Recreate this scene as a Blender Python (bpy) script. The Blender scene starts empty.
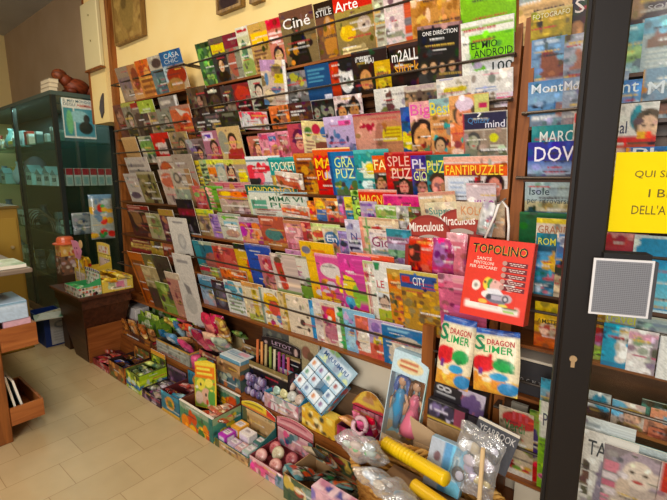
import bpy, math, random
import numpy as np
from mathutils import Vector, Matrix
C = bpy.context.scene.collection
R_ = random.Random(7)
# ------------------------------------------------------------------ camera
FPX = 426.0; TH = math.radians(10.0); YA = math.radians(50.4); HC = 1.5
FH = (-math.cos(YA), math.sin(YA))
RV = (FH[1], -FH[0], 0.0)
FV = (FH[0]*math.cos(TH), FH[1]*math.cos(TH), -math.sin(TH))
UV = (FH[0]*math.sin(TH), FH[1]*math.sin(TH), math.cos(TH))
def ray(x, y):
    a = (x-333.5)/FPX; b = (250-y)/FPX
    return tuple(FV[i]+a*RV[i]+b*UV[i] for i in range(3))
def ony(x, y, Y):
    r = ray(x, y); t = Y/r[1]; return Vector((r[0]*t, Y, HC+r[2]*t))
def onx(x, y, X):
    r = ray(x, y); t = X/r[0]; return Vector((X, r[1]*t, HC+r[2]*t))
def onz(x, y, z):
    r = ray(x, y); t = (z-HC)/r[2]; return Vector((r[0]*t, r[1]*t, z))
cd = bpy.data.cameras.new('camera'); cam = bpy.data.objects.new('camera', cd); C.objects.link(cam)
cam.location = (0, 0, HC); cam.rotation_euler = (math.radians(80), 0, math.radians(90)-YA)
cd.sensor_fit = 'HORIZONTAL'; cd.sensor_width = 36; cd.lens = FPX/667*36; cd.clip_start = .05
bpy.context.scene.camera = cam
# ------------------------------------------------------------------ colours and materials
def lin(c):
    return c/12.92 if c <= .04045 else ((c+.055)/1.055)**2.4
def hx(s):
    s = s.strip()
    if len(s) == 3: v = [int(q, 16)/15 for q in s]
    else: v = [int(s[i:i+2], 16)/255 for i in (0, 2, 4)]
    return tuple(lin(q) for q in v)
MATS = {}
def base_mat(name, rough=.5, spec=.5, metal=0):
    m = bpy.data.materials.new(name); m.use_nodes = True
    b = m.node_tree.nodes['Principled BSDF']
    b.inputs['Roughness'].default_value = rough; b.inputs['Metallic'].default_value = metal
    b.inputs['Specular IOR Level'].default_value = spec
    return m, m.node_tree, b
def print_mat(name, rough, spec=.5, metal=0, grain=0.0, coat=0):
    m, t, b = base_mat(name, rough, spec, metal)
    a = t.nodes.new('ShaderNodeAttribute'); a.attribute_name = 'print'
    if coat: b.inputs['Coat Weight'].default_value = coat; b.inputs['Coat Roughness'].default_value = .12
    if grain:
        n = t.nodes.new('ShaderNodeTexNoise'); n.inputs['Scale'].default_value = 60
        tc = t.nodes.new('ShaderNodeTexCoord'); t.links.new(tc.outputs['Object'], n.inputs['Vector'])
        bp = t.nodes.new('ShaderNodeBump'); bp.inputs['Strength'].default_value = grain; bp.inputs['Distance'].default_value = .004
        t.links.new(n.outputs['Fac'], bp.inputs['Height']); t.links.new(bp.outputs['Normal'], b.inputs['Normal'])
    t.links.new(a.outputs['Color'], b.inputs['Base Color'])
    MATS[name] = m; return m
GLOSS = print_mat('glossy_print', .32, .45)
CARD = print_mat('printed_card', .5, .4)
PAPER = print_mat('matte_paper', .8, .2)
FILM = print_mat('crinkled_film', .18, .6, grain=.35)
PLAST = print_mat('plain_plastic', .3, .5)
METAL = print_mat('painted_metal', .35, .5, .6)
DARKM = print_mat('dark_anodised_metal', .5, .25)
def ink(hexs):
    k = 'ink_'+hexs
    if k not in MATS:
        m, t, b = base_mat(k, .4, .35); b.inputs['Base Color'].default_value = (*hx(hexs), 1); MATS[k] = m
    return MATS[k]
def wood_mat(name, c1, c2, axis='Z', scale=9, rough=.42):
    m, t, b = base_mat(name, rough, .4)
    tc = t.nodes.new('ShaderNodeTexCoord'); mp = t.nodes.new('ShaderNodeMapping')
    s = {'X': (1.2, 14, 14), 'Y': (14, 1.2, 14), 'Z': (14, 14, 1.2)}[axis]
    mp.inputs['Scale'].default_value = s
    n = t.nodes.new('ShaderNodeTexNoise'); n.inputs['Scale'].default_value = scale/4; n.inputs['Detail'].default_value = 6; n.inputs['Distortion'].default_value = .8
    r = t.nodes.new('ShaderNodeValToRGB')
    r.color_ramp.elements[0].position = .32; r.color_ramp.elements[0].color = (*hx(c1), 1)
    r.color_ramp.elements[1].position = .7; r.color_ramp.elements[1].color = (*hx(c2), 1)
    t.links.new(tc.outputs['Object'], mp.inputs['Vector']); t.links.new(mp.outputs['Vector'], n.inputs['Vector'])
    t.links.new(n.outputs['Fac'], r.inputs['Fac']); t.links.new(r.outputs['Color'], b.inputs['Base Color'])
    MATS[name] = m; return m
W_RACK = wood_mat('rack_wood_upright', '6e3b16', '9a5a26', 'Z')
W_LEDGE = wood_mat('rack_wood_ledge', '6a3614', '965824', 'X')
W_DARK = wood_mat('dark_table_wood', '3a1f12', '5c3320', 'X')
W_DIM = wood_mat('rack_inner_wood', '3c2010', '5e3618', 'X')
W_COUNT = wood_mat('counter_wood', '8a4a20', 'b06a34', 'Y')
W_BACK = wood_mat('rack_back_wood', '4a2a14', '6a3c1c', 'X')
W_PIC = wood_mat('old_panel_wood', '6a4a22', 'a07a3c', 'Z')
def plaster(name, c, c2, sc=3):
    m, t, b = base_mat(name, .85, .2)
    tc = t.nodes.new('ShaderNodeTexCoord'); n = t.nodes.new('ShaderNodeTexNoise'); n.inputs['Scale'].default_value = sc; n.inputs['Detail'].default_value = 5
    r = t.nodes.new('ShaderNodeValToRGB'); r.color_ramp.elements[0].color = (*hx(c), 1); r.color_ramp.elements[1].color = (*hx(c2), 1)
    r.color_ramp.elements[0].position = .3; r.color_ramp.elements[1].position = .7
    t.links.new(tc.outputs['Object'], n.inputs['Vector']); t.links.new(n.outputs['Fac'], r.inputs['Fac']); t.links.new(r.outputs['Color'], b.inputs['Base Color'])
    MATS[name] = m; return m
PL_YEL = plaster('yellow_plaster', 'f0d48e', 'f4dc9c')
PL_DIM = plaster('dim_plaster', 'b49a7a', 'bca284')  # dimness of the niche wall put into the plaster colour
PL_CEIL = plaster('ceiling_plaster', 'b8b4b0', 'c0bcb8')
PL_BASE = plaster('cream_panel', 'd8cab0', 'e2d6be')
def floor_mat():
    m, t, b = base_mat('floor_tiles', .34, .5)
    tc = t.nodes.new('ShaderNodeTexCoord')
    L = t.links.new
    sp = t.nodes.new('ShaderNodeSeparateXYZ'); L(tc.outputs['Object'], sp.inputs[0])
    def M(op, a, b=None):
        q = t.nodes.new('ShaderNodeMath'); q.operation = op
        for k, w in enumerate((a, b)):
            if w is None: continue
            if isinstance(w, (int, float)): q.inputs[k].default_value = w
            else: L(w, q.inputs[k])
        return q.outputs[0]
    cx = M('DIVIDE', M('ADD', sp.outputs[0], 1.94), .23); kx = M('FLOOR', cx); fx = M('FRACT', cx)
    cy = M('DIVIDE', M('ADD', M('ADD', sp.outputs[1], -.858+.118), M('MULTIPLY', kx, .118)), .345); ky = M('FLOOR', cy); fy = M('FRACT', cy)
    dx = M('MULTIPLY', M('MINIMUM', fx, M('SUBTRACT', 1, fx)), .23); dy = M('MULTIPLY', M('MINIMUM', fy, M('SUBTRACT', 1, fy)), .345)
    joint = M('LESS_THAN', M('MINIMUM', dx, dy), .0016)
    cv = t.nodes.new('ShaderNodeCombineXYZ'); L(kx, cv.inputs[0]); L(ky, cv.inputs[1])
    wn = t.nodes.new('ShaderNodeTexWhiteNoise'); L(cv.outputs[0], wn.inputs['Vector'])
    tr = t.nodes.new('ShaderNodeValToRGB'); tr.color_ramp.elements[0].color = (*hx('b8a27a'), 1); tr.color_ramp.elements[1].color = (*hx('c0aa82'), 1); L(wn.outputs['Value'], tr.inputs['Fac'])
    br = t.nodes.new('ShaderNodeMixRGB'); br.inputs['Color2'].default_value = (*hx('9a7e56'), 1); L(joint, br.inputs['Fac']); L(tr.outputs['Color'], br.inputs['Color1'])
    n = t.nodes.new('ShaderNodeTexNoise'); n.inputs['Scale'].default_value = 7; n.inputs['Detail'].default_value = 6
    mx = t.nodes.new('ShaderNodeMixRGB'); mx.blend_type = 'MULTIPLY'; mx.inputs['Fac'].default_value = .35
    r = t.nodes.new('ShaderNodeValToRGB'); r.color_ramp.elements[0].position = .3; r.color_ramp.elements[1].position = .7
    r.color_ramp.elements[0].color = (.72, .7, .66, 1); r.color_ramp.elements[1].color = (1, 1, 1, 1)
    L(tc.outputs['Object'], n.inputs['Vector'])
    L(n.outputs['Fac'], r.inputs['Fac']); L(br.outputs['Color'], mx.inputs['Color1']); L(r.outputs['Color'], mx.inputs['Color2']); L(mx.outputs['Color'], b.inputs['Base Color'])
    MATS['floor_tiles'] = m; return m
FLOOR = floor_mat()
def clear_mat(name, tint, refl, rough=.03):
    m = bpy.data.materials.new(name); m.use_nodes = True; t = m.node_tree; t.nodes.clear()
    o = t.nodes.new('ShaderNodeOutputMaterial'); tr = t.nodes.new('ShaderNodeBsdfTransparent'); gl = t.nodes.new('ShaderNodeBsdfGlossy'); mx = t.nodes.new('ShaderNodeMixShader')
    tr.inputs['Color'].default_value = (*tint, 1); gl.inputs['Roughness'].default_value = rough; mx.inputs['Fac'].default_value = refl
    t.links.new(tr.outputs[0], mx.inputs[1]); t.links.new(gl.outputs[0], mx.inputs[2]); t.links.new(mx.outputs[0], o.inputs['Surface'])
    MATS[name] = m; return m
GLASS = clear_mat('door_glass', (.97, .985, .98), .025)
CASEG = clear_mat('case_glass', (.80, .92, .90), .06)
POLY = clear_mat('clear_polythene', (.95, .96, .98), .24, .16)
_t = POLY.node_tree; _gl = [n for n in _t.nodes if n.type == 'BSDF_GLOSSY'][0]; _mx = [n for n in _t.nodes if n.type == 'MIX_SHADER'][0]
_n = _t.nodes.new('ShaderNodeTexNoise'); _n.inputs['Scale'].default_value = 45; _n.inputs['Detail'].default_value = 3; _tc = _t.nodes.new('ShaderNodeTexCoord'); _t.links.new(_tc.outputs['Object'], _n.inputs['Vector'])
_bp = _t.nodes.new('ShaderNodeBump'); _bp.inputs['Strength'].default_value = .9; _bp.inputs['Distance'].default_value = .012; _t.links.new(_n.outputs['Fac'], _bp.inputs['Height']); _t.links.new(_bp.outputs['Normal'], _gl.inputs['Normal'])
_df = _t.nodes.new('ShaderNodeBsdfDiffuse'); _df.inputs['Color'].default_value = (.92, .94, .96, 1); _m2 = _t.nodes.new('ShaderNodeMixShader'); _m2.inputs['Fac'].default_value = .13
_o = [n for n in _t.nodes if n.type == 'OUTPUT_MATERIAL'][0]; _t.links.new(_mx.outputs[0], _m2.inputs[1]); _t.links.new(_df.outputs[0], _m2.inputs[2]); _t.links.new(_m2.outputs[0], _o.inputs['Surface'])
# ------------------------------------------------------------------ printed artwork as vertex colours
ART_SEED = [11]
def art(spec, W, H, cell, noise=.10, vis=1.0, busy=0):
    if vis < .999:
        nx0, nz0, im = art(spec, W*vis, H, cell, noise, 1.0, busy)
        nx = max(nx0+1, int(round(W/cell))); ext = np.repeat(im[:, -1:], nx-nx0, 1)
        return nx, nz0, np.concatenate([im, ext], 1)
    nx = max(4, int(round(W/cell))); nz = max(4, int(round(H/cell)))
    w3, h3 = (nx+1)*3, (nz+1)*3
    u = ((np.arange(w3)+.5)/w3)[None, :]; v = ((np.arange(h3)+.5)/h3)[:, None]
    ART_SEED[0] += 1; rg = np.random.default_rng(ART_SEED[0])
    toks = spec.split()
    img = np.empty((h3, w3, 3)); img[:] = hx(toks[0])
    asp = H/W
    def ell(cx, cy, rx, ry, col):
        img[((u-cx)/rx)**2+((v-cy)/ry)**2 < 1] = hx(col)
    for tk in toks[1:]:
        op, a = tk.split(':'); a = a.split(',')
        fl = lambda i: float(a[i])
        if op == 'b': img[(v[:, 0] >= fl(0)) & (v[:, 0] < fl(1))] = hx(a[2])
        elif op == 'c': img[:, (u[0] >= fl(0)) & (u[0] < fl(1))] = hx(a[2])
        elif op == 'r': img[(u >= fl(0)) & (u < fl(2)) & (v >= fl(1)) & (v < fl(3))] = hx(a[4])
        elif op == 'e': ell(fl(0), fl(1), fl(2), fl(3), a[4])
        elif op == 'd':   # disc, radius in units of width
            ell(fl(0), fl(1), fl(2), fl(2)/asp, a[3])
        elif op == 'f':   # face: cx, cy, half height / H, hair, skin
            s = fl(2); hc = a[3]; sk = a[4] if len(a) > 4 else 'db9'
            rx = s*asp*.72
            ell(fl(0), fl(1)+s*1.7, rx*1.9, s*.95, a[5] if len(a) > 5 else hc)
            ell(fl(0), fl(1)-s*.18, rx*1.22, s*1.08, hc); ell(fl(0), fl(1)+s*.1, rx*.85, s*.88, sk)
            for q in (-1, 1): ell(fl(0)+q*rx*.36, fl(1)-s*.02, rx*.16, s*.09, '321')
            ell(fl(0), fl(1)+s*.52, rx*.32, s*.1, 'b55')
        elif op == 't':   # blurred small print rows
            n = int(a[5]); 
            for i in range(n):
                y0 = fl(1)+(fl(3)-fl(1))*i/n; y1 = y0+(fl(3)-fl(1))/n*.5
                x = fl(0); xe = fl(0)+(fl(2)-fl(0))*(.65+.35*rg.random())
                img[(u >= x) & (u < xe) & (v >= y0) & (v < y1)] = hx(a[4])
        elif op == 'g':   # vertical blend
            y0, y1 = fl(0), fl(1); c0 = np.array(hx(a[2])); c1 = np.array(hx(a[3]))
            m = (v[:, 0] >= y0) & (v[:, 0] < y1); k = ((v[m, 0]-y0)/(y1-y0))[:, None, None]
            img[m] = c0*(1-k)+c1*k
        elif op == 'k':   # scattered blobs: n, size, colours
            n = int(a[0]); s = fl(1); cs = a[2:]
            for i in range(n):
                ell(rg.random(), rg.random(), s*(.5+rg.random()), s*(.5+rg.random())/asp, cs[int(rg.integers(len(cs)))])
        elif op == 'K':   # scattered blobs inside a box: x0,y0,x1,y1,n,size,colours
            cs = a[6:]; s = fl(5)
            for i in range(int(a[4])):
                ell(fl(0)+(fl(2)-fl(0))*rg.random(), fl(1)+(fl(3)-fl(1))*rg.random(), s*(.5+rg.random()), s*(.5+rg.random())/asp, cs[int(rg.integers(len(cs)))])
        elif op == 'p':   # polygon (convex): col then points
            pts = [(float(a[i]), float(a[i+1])) for i in range(1, len(a)-1, 2)]
            m = np.ones((h3, w3), bool); sg = 0
            for i in range(len(pts)):
                x0, y0 = pts[i]; x1, y1 = pts[(i+1) % len(pts)]
                m &= ((x1-x0)*(v-y0)-(y1-y0)*(u-x0)) >= 0
            img[m] = hx(a[0])
        elif op == 'h':   # diagonal stripes: n, colour
            img[((u*fl(0)+v*asp*fl(0)) % 1) < .5] = hx(a[1])
        elif op == 'o':   # grid of dots n, radius(of W), colours
            n = int(a[0]); cs = a[2:]; q = 0
            for j in range(max(1, int(round(n*asp)))):
                for i in range(n):
                    ell((i+.5)/n, (j+.5)/max(1, round(n*asp)), fl(1), fl(1)/asp, cs[q % len(cs)]); q += 1
                q += 1
    if busy:          # small cover lines and picture clutter printed over the layout
        for i in range(int(busy*14)):
            cx, cy = rg.random(), rg.random(); k = img[int(cy*(h3-1)), int(cx*(w3-1))]
            rx = (.003+.012*rg.random())/W; ry = (.003+.013*rg.random())/H
            m = ((u-cx)/rx)**2+((v-cy)/ry)**2 < 1
            img[m] = np.clip(k*(.35+1.25*rg.random())+(rg.random(3)-.5)*.10, 0, 1)
        pal = [(.75, .72, .65), (.7, .5, .12), (.05, .04, .05), (.5, .06, .08), (.8, .8, .8), (.06, .05, .06)]
        for i in range(int(busy*3.2)):
            y0 = .1+.85*rg.random(); x0 = .04+.5*rg.random(); col = pal[int(rg.integers(6))]
            x = x0; xe = min(.97, x0+.2+.5*rg.random()); hh = (.004+.004*rg.random())/H
            while x < xe:
                ww = (.003+.006*rg.random())/W
                img[(u >= x) & (u < x+ww) & (v >= y0) & (v < y0+hh)] = col
                x += ww+.0022/W
    if busy:
        g = img.mean(2, keepdims=True); img = np.clip(g+(img-g)*1.08, 0, 1)**1.2
    img = img.reshape(nz+1, 3, nx+1, 3, 3).mean((1, 3))
    if noise:
        img = img*(1+noise*(rg.random((nz+1, nx+1, 1))*2-1))+.01*noise*rg.random((nz+1, nx+1, 3))
    return nx, nz, np.clip(img, 0, 1)
# ------------------------------------------------------------------ mesh builder
class MB:
    def __init__(s): s.v = []; s.f = []; s.c = []; s.smooth = False
    def add(s, vs, fs, col):
        o = len(s.v); s.v += [tuple(q) for q in vs]; s.f += [tuple(i+o for i in f) for f in fs]
        if isinstance(col, str): col = hx(col)
        if len(col) and not hasattr(col[0], '__len__'): col = [col]*len(vs)
        s.c += [tuple(q) for q in col]; return s
    def box(s, x0, x1, y0, y1, z0, z1, col='888'):
        x0, x1 = min(x0, x1), max(x0, x1); y0, y1 = min(y0, y1), max(y0, y1); z0, z1 = min(z0, z1), max(z0, z1)
        return s.hexa([(x0,y0,z0),(x1,y0,z0),(x1,y1,z0),(x0,y1,z0),(x0,y0,z1),(x1,y0,z1),(x1,y1,z1),(x0,y1,z1)], col)
    def hexa(s, p, col='888'):
        return s.add(p, [(0,3,2,1),(4,5,6,7),(0,1,5,4),(1,2,6,5),(2,3,7,6),(3,0,4,7)], col)
    def bbox(s, x0, x1, y0, y1, z0, z1, b, col='888'):   # chamfered box
        vs = []; fs = []
        for z, i in ((z0, b), (z0+b, 0), (z1-b, 0), (z1, b)):
            for X, Y in ((x0+i, y0+b), (x0+b, y0+i), (x1-b, y0+i), (x1-i, y0+b), (x1-i, y1-b), (x1-b, y1-i), (x0+b, y1-i), (x0+i, y1-b)): vs.append((X, Y, z))
        for k in range(3):
            for i in range(8): j = (i+1) % 8; fs.append((k*8+i, k*8+j, k*8+8+j, k*8+8+i))
        fs.append(tuple(range(7, -1, -1))); fs.append(tuple(range(24, 32)))
        return s.add(vs, fs, col)
    def panel(s, p0, U, V, spec, cell=.008, noise=.1, off=None, vis=1.0, busy=0):
        # p0 = upper left corner, U across, V down
        p0, U, V = Vector(p0), Vector(U), Vector(V)
        nx, nz, im = art(spec, U.length, V.length, cell, noise, vis, busy)
        vs = []; cs = []
        for j in range(nz+1):
            for i in range(nx+1):
                p = p0+U*(i/nx)+V*(j/nz)
                if off: p = p+off(i/nx, j/nz)
                vs.append(p); cs.append(tuple(im[j, i]))
        fs = [(j*(nx+1)+i, (j+1)*(nx+1)+i, (j+1)*(nx+1)+i+1, j*(nx+1)+i+1) for j in range(nz) for i in range(nx)]
        return s.add(vs, fs, cs)
    def cyl(s, p, q, r, col='888', n=8, r2=None):
        p, q = Vector(p), Vector(q); d = (q-p).normalized(); a = d.orthogonal().normalized(); b = d.cross(a)
        r2 = r if r2 is None else r2; vs = []
        for P, rr in ((p, r), (q, r2)):
            for i in range(n):
                t = 2*math.pi*i/n; vs.append(P+(a*math.cos(t)+b*math.sin(t))*rr)
        fs = [(i, (i+1) % n, n+(i+1) % n, n+i) for i in range(n)]+[tuple(range(n-1, -1, -1)), tuple(range(n, 2*n))]
        return s.add(vs, fs, col)
    def tube(s, pts, r, col='888', n=6):
        pts = [Vector(p) for p in pts]; vs = []; fs = []
        rs = r if hasattr(r, '__len__') else [r]*len(pts)
        for k, p in enumerate(pts):
            d = (pts[min(k+1, len(pts)-1)]-pts[max(k-1, 0)]).normalized()
            up = Vector((0, 0, 1)) if abs(d.z) < .9 else Vector((1, 0, 0))
            a = d.cross(up).normalized(); b = d.cross(a)
            for i in range(n):
                t = 2*math.pi*i/n; vs.append(p+(a*math.cos(t)+b*math.sin(t))*rs[k])
        for k in range(len(pts)-1):
            for i in range(n): fs.append((k*n+i, k*n+(i+1) % n, (k+1)*n+(i+1) % n, (k+1)*n+i))
        fs += [tuple(range(n-1, -1, -1)), tuple(range((len(pts)-1)*n, len(pts)*n))]
        return s.add(vs, fs, col)
    def ball(s, c, r, col='888', nu=14, nv=9, sq=(1, 1, 1), fn=None):
        c = Vector(c); vs = []; cs = []
        base = hx(col)
        for j in range(nv+1):
            ph = math.pi*j/nv
            for i in range(nu):
                t = 2*math.pi*i/nu; d = Vector((math.sin(ph)*math.cos(t), math.sin(ph)*math.sin(t), math.cos(ph)))
                vs.append(c+Vector((d.x*r*sq[0], d.y*r*sq[1], d.z*r*sq[2]))); cs.append(hx(fn(d, i, j)) if fn else base)
        fs = [(j*nu+i, (j+1)*nu+i, (j+1)*nu+(i+1) % nu, j*nu+(i+1) % nu) for j in range(nv) for i in range(nu)]
        s.smooth = True
        return s.add(vs, fs, cs)
    def lathe(s, prof, c=(0, 0, 0), col='888', n=16):
        vs = []; fs = []
        for r, z in prof:
            for i in range(n):
                t = 2*math.pi*i/n; vs.append((c[0]+r*math.cos(t), c[1]+r*math.sin(t), c[2]+z))
        for k in range(len(prof)-1):
            for i in range(n): fs.append((k*n+i, k*n+(i+1) % n, (k+1)*n+(i+1) % n, (k+1)*n+i))
        return s.add(vs, fs, col)
    def prism(s, pts, d, col='888'):   # planar outline extruded by vector d
        n = len(pts); d = Vector(d); vs = [Vector(p) for p in pts]+[Vector(p)+d for p in pts]
        fs = [tuple(range(n)), tuple(range(2*n-1, n-1, -1))]+[(i, n+i, n+(i+1) % n, (i+1) % n) for i in range(n)]
        return s.add(vs, fs, col)
    def xf(s, M): s.v = [tuple(M @ Vector(p)) for p in s.v]; return s
    def build(s, name, mat=None, parent=None, local=False, smooth=None):
        me = bpy.data.meshes.new(name)
        vs = s.v
        if parent is not None and not local:
            L = parent.location; vs = [(p[0]-L.x, p[1]-L.y, p[2]-L.z) for p in vs]
        me.from_pydata(vs, [], s.f)
        at = me.color_attributes.new('print', 'FLOAT_COLOR', 'POINT')
        arr = np.ones((len(vs), 4), np.float32); arr[:, :3] = np.array(s.c, np.float32); at.data.foreach_set('color', arr.ravel())
        me.materials.append(mat or GLOSS)
        if (smooth if smooth is not None else s.smooth): me.shade_smooth()
        o = bpy.data.objects.new(name, me); C.objects.link(o)
        if parent is not None: o.parent = parent
        return o
ALL_LABELS = {}
def tag(o, label, cat, group=None):
    o['label'] = label; o['category'] = cat
    if group: o['group'] = group
    n = len(label.replace('-', ' ').split())
    if n > 16 or n < 4: print('LABEL LENGTH', n, label)
    if label in ALL_LABELS: print('DUP LABEL', label)
    ALL_LABELS[label] = o.name
    return o
def thing(name, loc, label, cat, group=None):
    o = bpy.data.objects.new(name, None); C.objects.link(o); o.location = loc; o.empty_display_size = .05
    return tag(o, label, cat, group)
def struct(o): o['kind'] = 'structure'; return o
# ------------------------------------------------------------------ lettering
TXT = {}
def text_mesh(s, col, bold=.006):
    k = (s, col, bold)
    if k in TXT: return TXT[k]
    cu = bpy.data.curves.new('lettering', 'FONT'); cu.body = s; cu.offset = bold*.6; cu.resolution_u = 2
    ob = bpy.data.objects.new('lettering', cu)
    me = bpy.data.meshes.new_from_object(ob)
    n = len(me.vertices); co = np.empty(n*3, np.float32); me.vertices.foreach_get('co', co); co = co.reshape(-1, 3)
    lo = co.min(0); hi = co.max(0); sz = np.maximum(hi-lo, 1e-6)
    co[:, 0] = (co[:, 0]-lo[0])/sz[0]; co[:, 1] = (co[:, 1]-lo[1])/sz[1]; co[:, 2] = 0
    # lay the glyphs in the x-z plane, facing -y
    out = np.stack([co[:, 0], co[:, 2]*0, co[:, 1]], 1)
    me.vertices.foreach_set('co', out.ravel().astype(np.float32)); me.update()
    me.materials.clear(); me.materials.append(ink(col)); me.name = 'lettering'
    bpy.data.objects.remove(ob); bpy.data.curves.remove(cu)
    TXT[k] = me; return me
def put_text(s, parent, x0, z0, x1, z1, col, y=-.0009, name='lettering', bold=.006, rot=0):
    o = bpy.data.objects.new(name, text_mesh(s, col, bold)); C.objects.link(o); o.parent = parent
    o.location = (x0, y, z0); o.scale = (x1-x0, 1, z1-z0)
    if rot: o.rotation_euler = (0, math.radians(rot), 0)
    return o
# ------------------------------------------------------------------ magazines and books
def booklet(name, W, H, T, spec, tx, M, cell=.006, bow=0.0, mat=None, pages='eee6d6', vis=1.0, busy=0):
    """local frame: x across, z up, printed front at y=0 facing -y, pages behind it"""
    mb = MB()
    off = (lambda a, b: Vector((0, -bow*4*a*(1-a), 0))) if bow else None
    mb.panel((0, 0, H), (W, 0, 0), (0, 0, -H), spec, cell, .16, off, vis, busy)
    ec = spec.split()[0]
    mb.add([(0,0,0),(0,0,H),(0,T,H),(0,T,0)], [(0,1,2,3)], ec)            # spine
    mb.add([(0,T,0),(0,T,H),(W,T,H),(W,T,0)], [(0,1,2,3)], ec)            # back cover
    root = mb.build(name, mat or GLOSS)
    root.matrix_world = M
    e = .0012
    pb = MB().box(.0004, W-e, .0006 if not bow else .0004, T-.0005, e, H-e, pages)
    pb.build('page_block', PAPER, root, True)
    for t in tx:
        s, u0, v0, u1, v1, col = t[:6]
        put_text(s, root, u0*W*vis, H*(1-v1), u1*W*vis, H*(1-v0), col, -.0008-bow*1.0)
    return root
def parse_tx(q):
    out = []
    for t in q.split(';'):
        t = t.strip()
        if not t: continue
        s, a = t.split('@'); a = a.split(',')
        out.append((s, float(a[0]), float(a[1]), float(a[2]), float(a[3]), a[4]))
    return out
def at_mat(x, y, z, yaw=0, lean=0, roll=0):
    return Matrix.Translation((x, y, z)) @ Matrix.Rotation(yaw, 4, 'Z') @ Matrix.Rotation(-lean, 4, 'X') @ Matrix.Rotation(roll, 4, 'Y')
def tier(text, ledge, Y, phrase, group, yaw=4.0, wext=.18, cell=.0045, top=-.05, cat='magazine', kind='magazine', gap=None):
    """one shelf row; each line: xl yt xr [opts] | description | artwork | lettering. px positions become points on the shelf's own plane."""
    lines = [l for l in text.strip().splitlines() if l.strip()]
    items = []
    for l in lines:
        q = [p.strip() for p in l.split('|')]
        n = q[0].split(); o = {}
        for t in n[3:]:
            if '=' in t: k, v = t.split('='); o[k] = float(v)
            else: o[t] = 1
        items.append([float(n[0]), float(n[1]), float(n[2]), o, q[1], q[2], parse_tx(q[3]) if len(q) > 3 else []])
    zl = ledge
    for i, (xl, yt, xr, o, desc, spec, tx) in enumerate(items):
        yb = Y+o.get('l', 0); tp = o.get('t', top)
        zb = o.get("zb", zl)
        P = ony(xl, yt, yb+tp)
        kl = min(.28, -tp/.17)
        for _ in range(3):
            tp = -kl*max(P.z-zb, .02); P = ony(xl, yt, yb+tp)
        P = ony(xl, yt, yb+tp); Q = ony(xr, yt, yb+tp)
        w = Q.x-P.x; W = o.get('w', w if 'e' in o else max(w, wext))

        roll = math.radians(o.get('r', 0)); lift = W*math.sin(max(roll, 0))
        Hh = max(P.z-zb-lift, .03); H = math.hypot(Hh, tp)/math.cos(roll); lean = math.atan2(tp, Hh)
        T = max(.0012, min(.005, .85*math.sin(math.radians(yaw))*w)) if 'T' not in o else o['T']
        nm = 'book' if 'B' in o else kind
        M = at_mat(P.x-H*math.sin(roll), yb, zb+.0008+lift, math.radians(o.get('y', yaw)), lean, roll)
        b = booklet(nm, W, H, T, spec, tx, M, o.get('c', cell), vis=min(1.0, w/W), busy=0 if 'plain' in desc or 'pencil' in desc else 1.7)
        tag(b, desc+' '+phrase, 'book' if 'B' in o else cat, group)
def pouch(name, W, H, D_, spec, parent=None, mat=None, cell=.008, busy=1.0):
    """pillow bag, local frame x across, z up from 0, front bulges to -y"""
    nx, nz, im = art(spec, W, H, cell, .14, 1.0, busy)
    vs = []; cs = []; fs = []
    def bulge(a, b):
        return D_/2*(max(0, 1-(2*a-1)**4)**.8)*(max(0, 1-(2*b-1)**6)**.8)
    r = random.Random(len(spec))
    ph = [r.random()*6 for _ in range(6)]
    for sgn in (1, -1):
        for j in range(nz+1):
            for i in range(nx+1):
                a, b = i/nx, j/nz
                wob = .05*D_*(math.sin(9*a+ph[0]+5*b)+math.sin(13*b+ph[1]-4*a))*min(1, 8*a*(1-a))*min(1, 8*b*(1-b))
                vs.append((a*W+(.015*W*math.sin(6*b+ph[2])*(2*a-1)), -sgn*bulge(a, b)-wob, H*(1-b))); cs.append(tuple(im[j, i]))
    o2 = (nx+1)*(nz+1)
    for j in range(nz):
        for i in range(nx):
            q = j*(nx+1)+i
            fs.append((q, q+nx+1, q+nx+2, q+1)); fs.append((o2+q, o2+q+1, o2+q+nx+2, o2+q+nx+1))
    m = MB(); m.add(vs, fs, cs)
    return m
# ------------------------------------------------------------------ rack geometry
D = 1.62
def ty(k): return D+.012*(5-k)            # front plane of tier k (lower tiers step forward)
XL0, XM, XR0, XR1 = -3.66, -2.585, -.525, .12
WREF = {1:(350,54), 2:(350,97), 3:(350,122), 4:(350,162), 5:(350,196), 6:(350,224), 7:(350,259), 8:(350,312), 9:(350,353)}
WZ = {k: ony(*p, ty(k)).z for k, p in WREF.items()}
NREF = {1:(150,97), 2:(150,136), 3:(150,163), 4:(150,203), 5:(150,238), 6:(150,258), 7:(150,305)}
NY = {k: D+.01*(4-k) for k in NREF}
NZ = {k: ony(*p, NY[k]).z for k, p in NREF.items()}
GREF = {1:(530,44), 2:(530,86), 3:(530,127), 4:(526,179), 5:(526,213), 6:(545,294), 7:(545,349), 8:(548,404), 9:(510,475)}
GY = {k: D+.012*(5-k) for k in GREF}
GZ = {k: ony(*p, GY[k]).z for k, p in GREF.items()}
WALLY = 1.78
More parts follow.
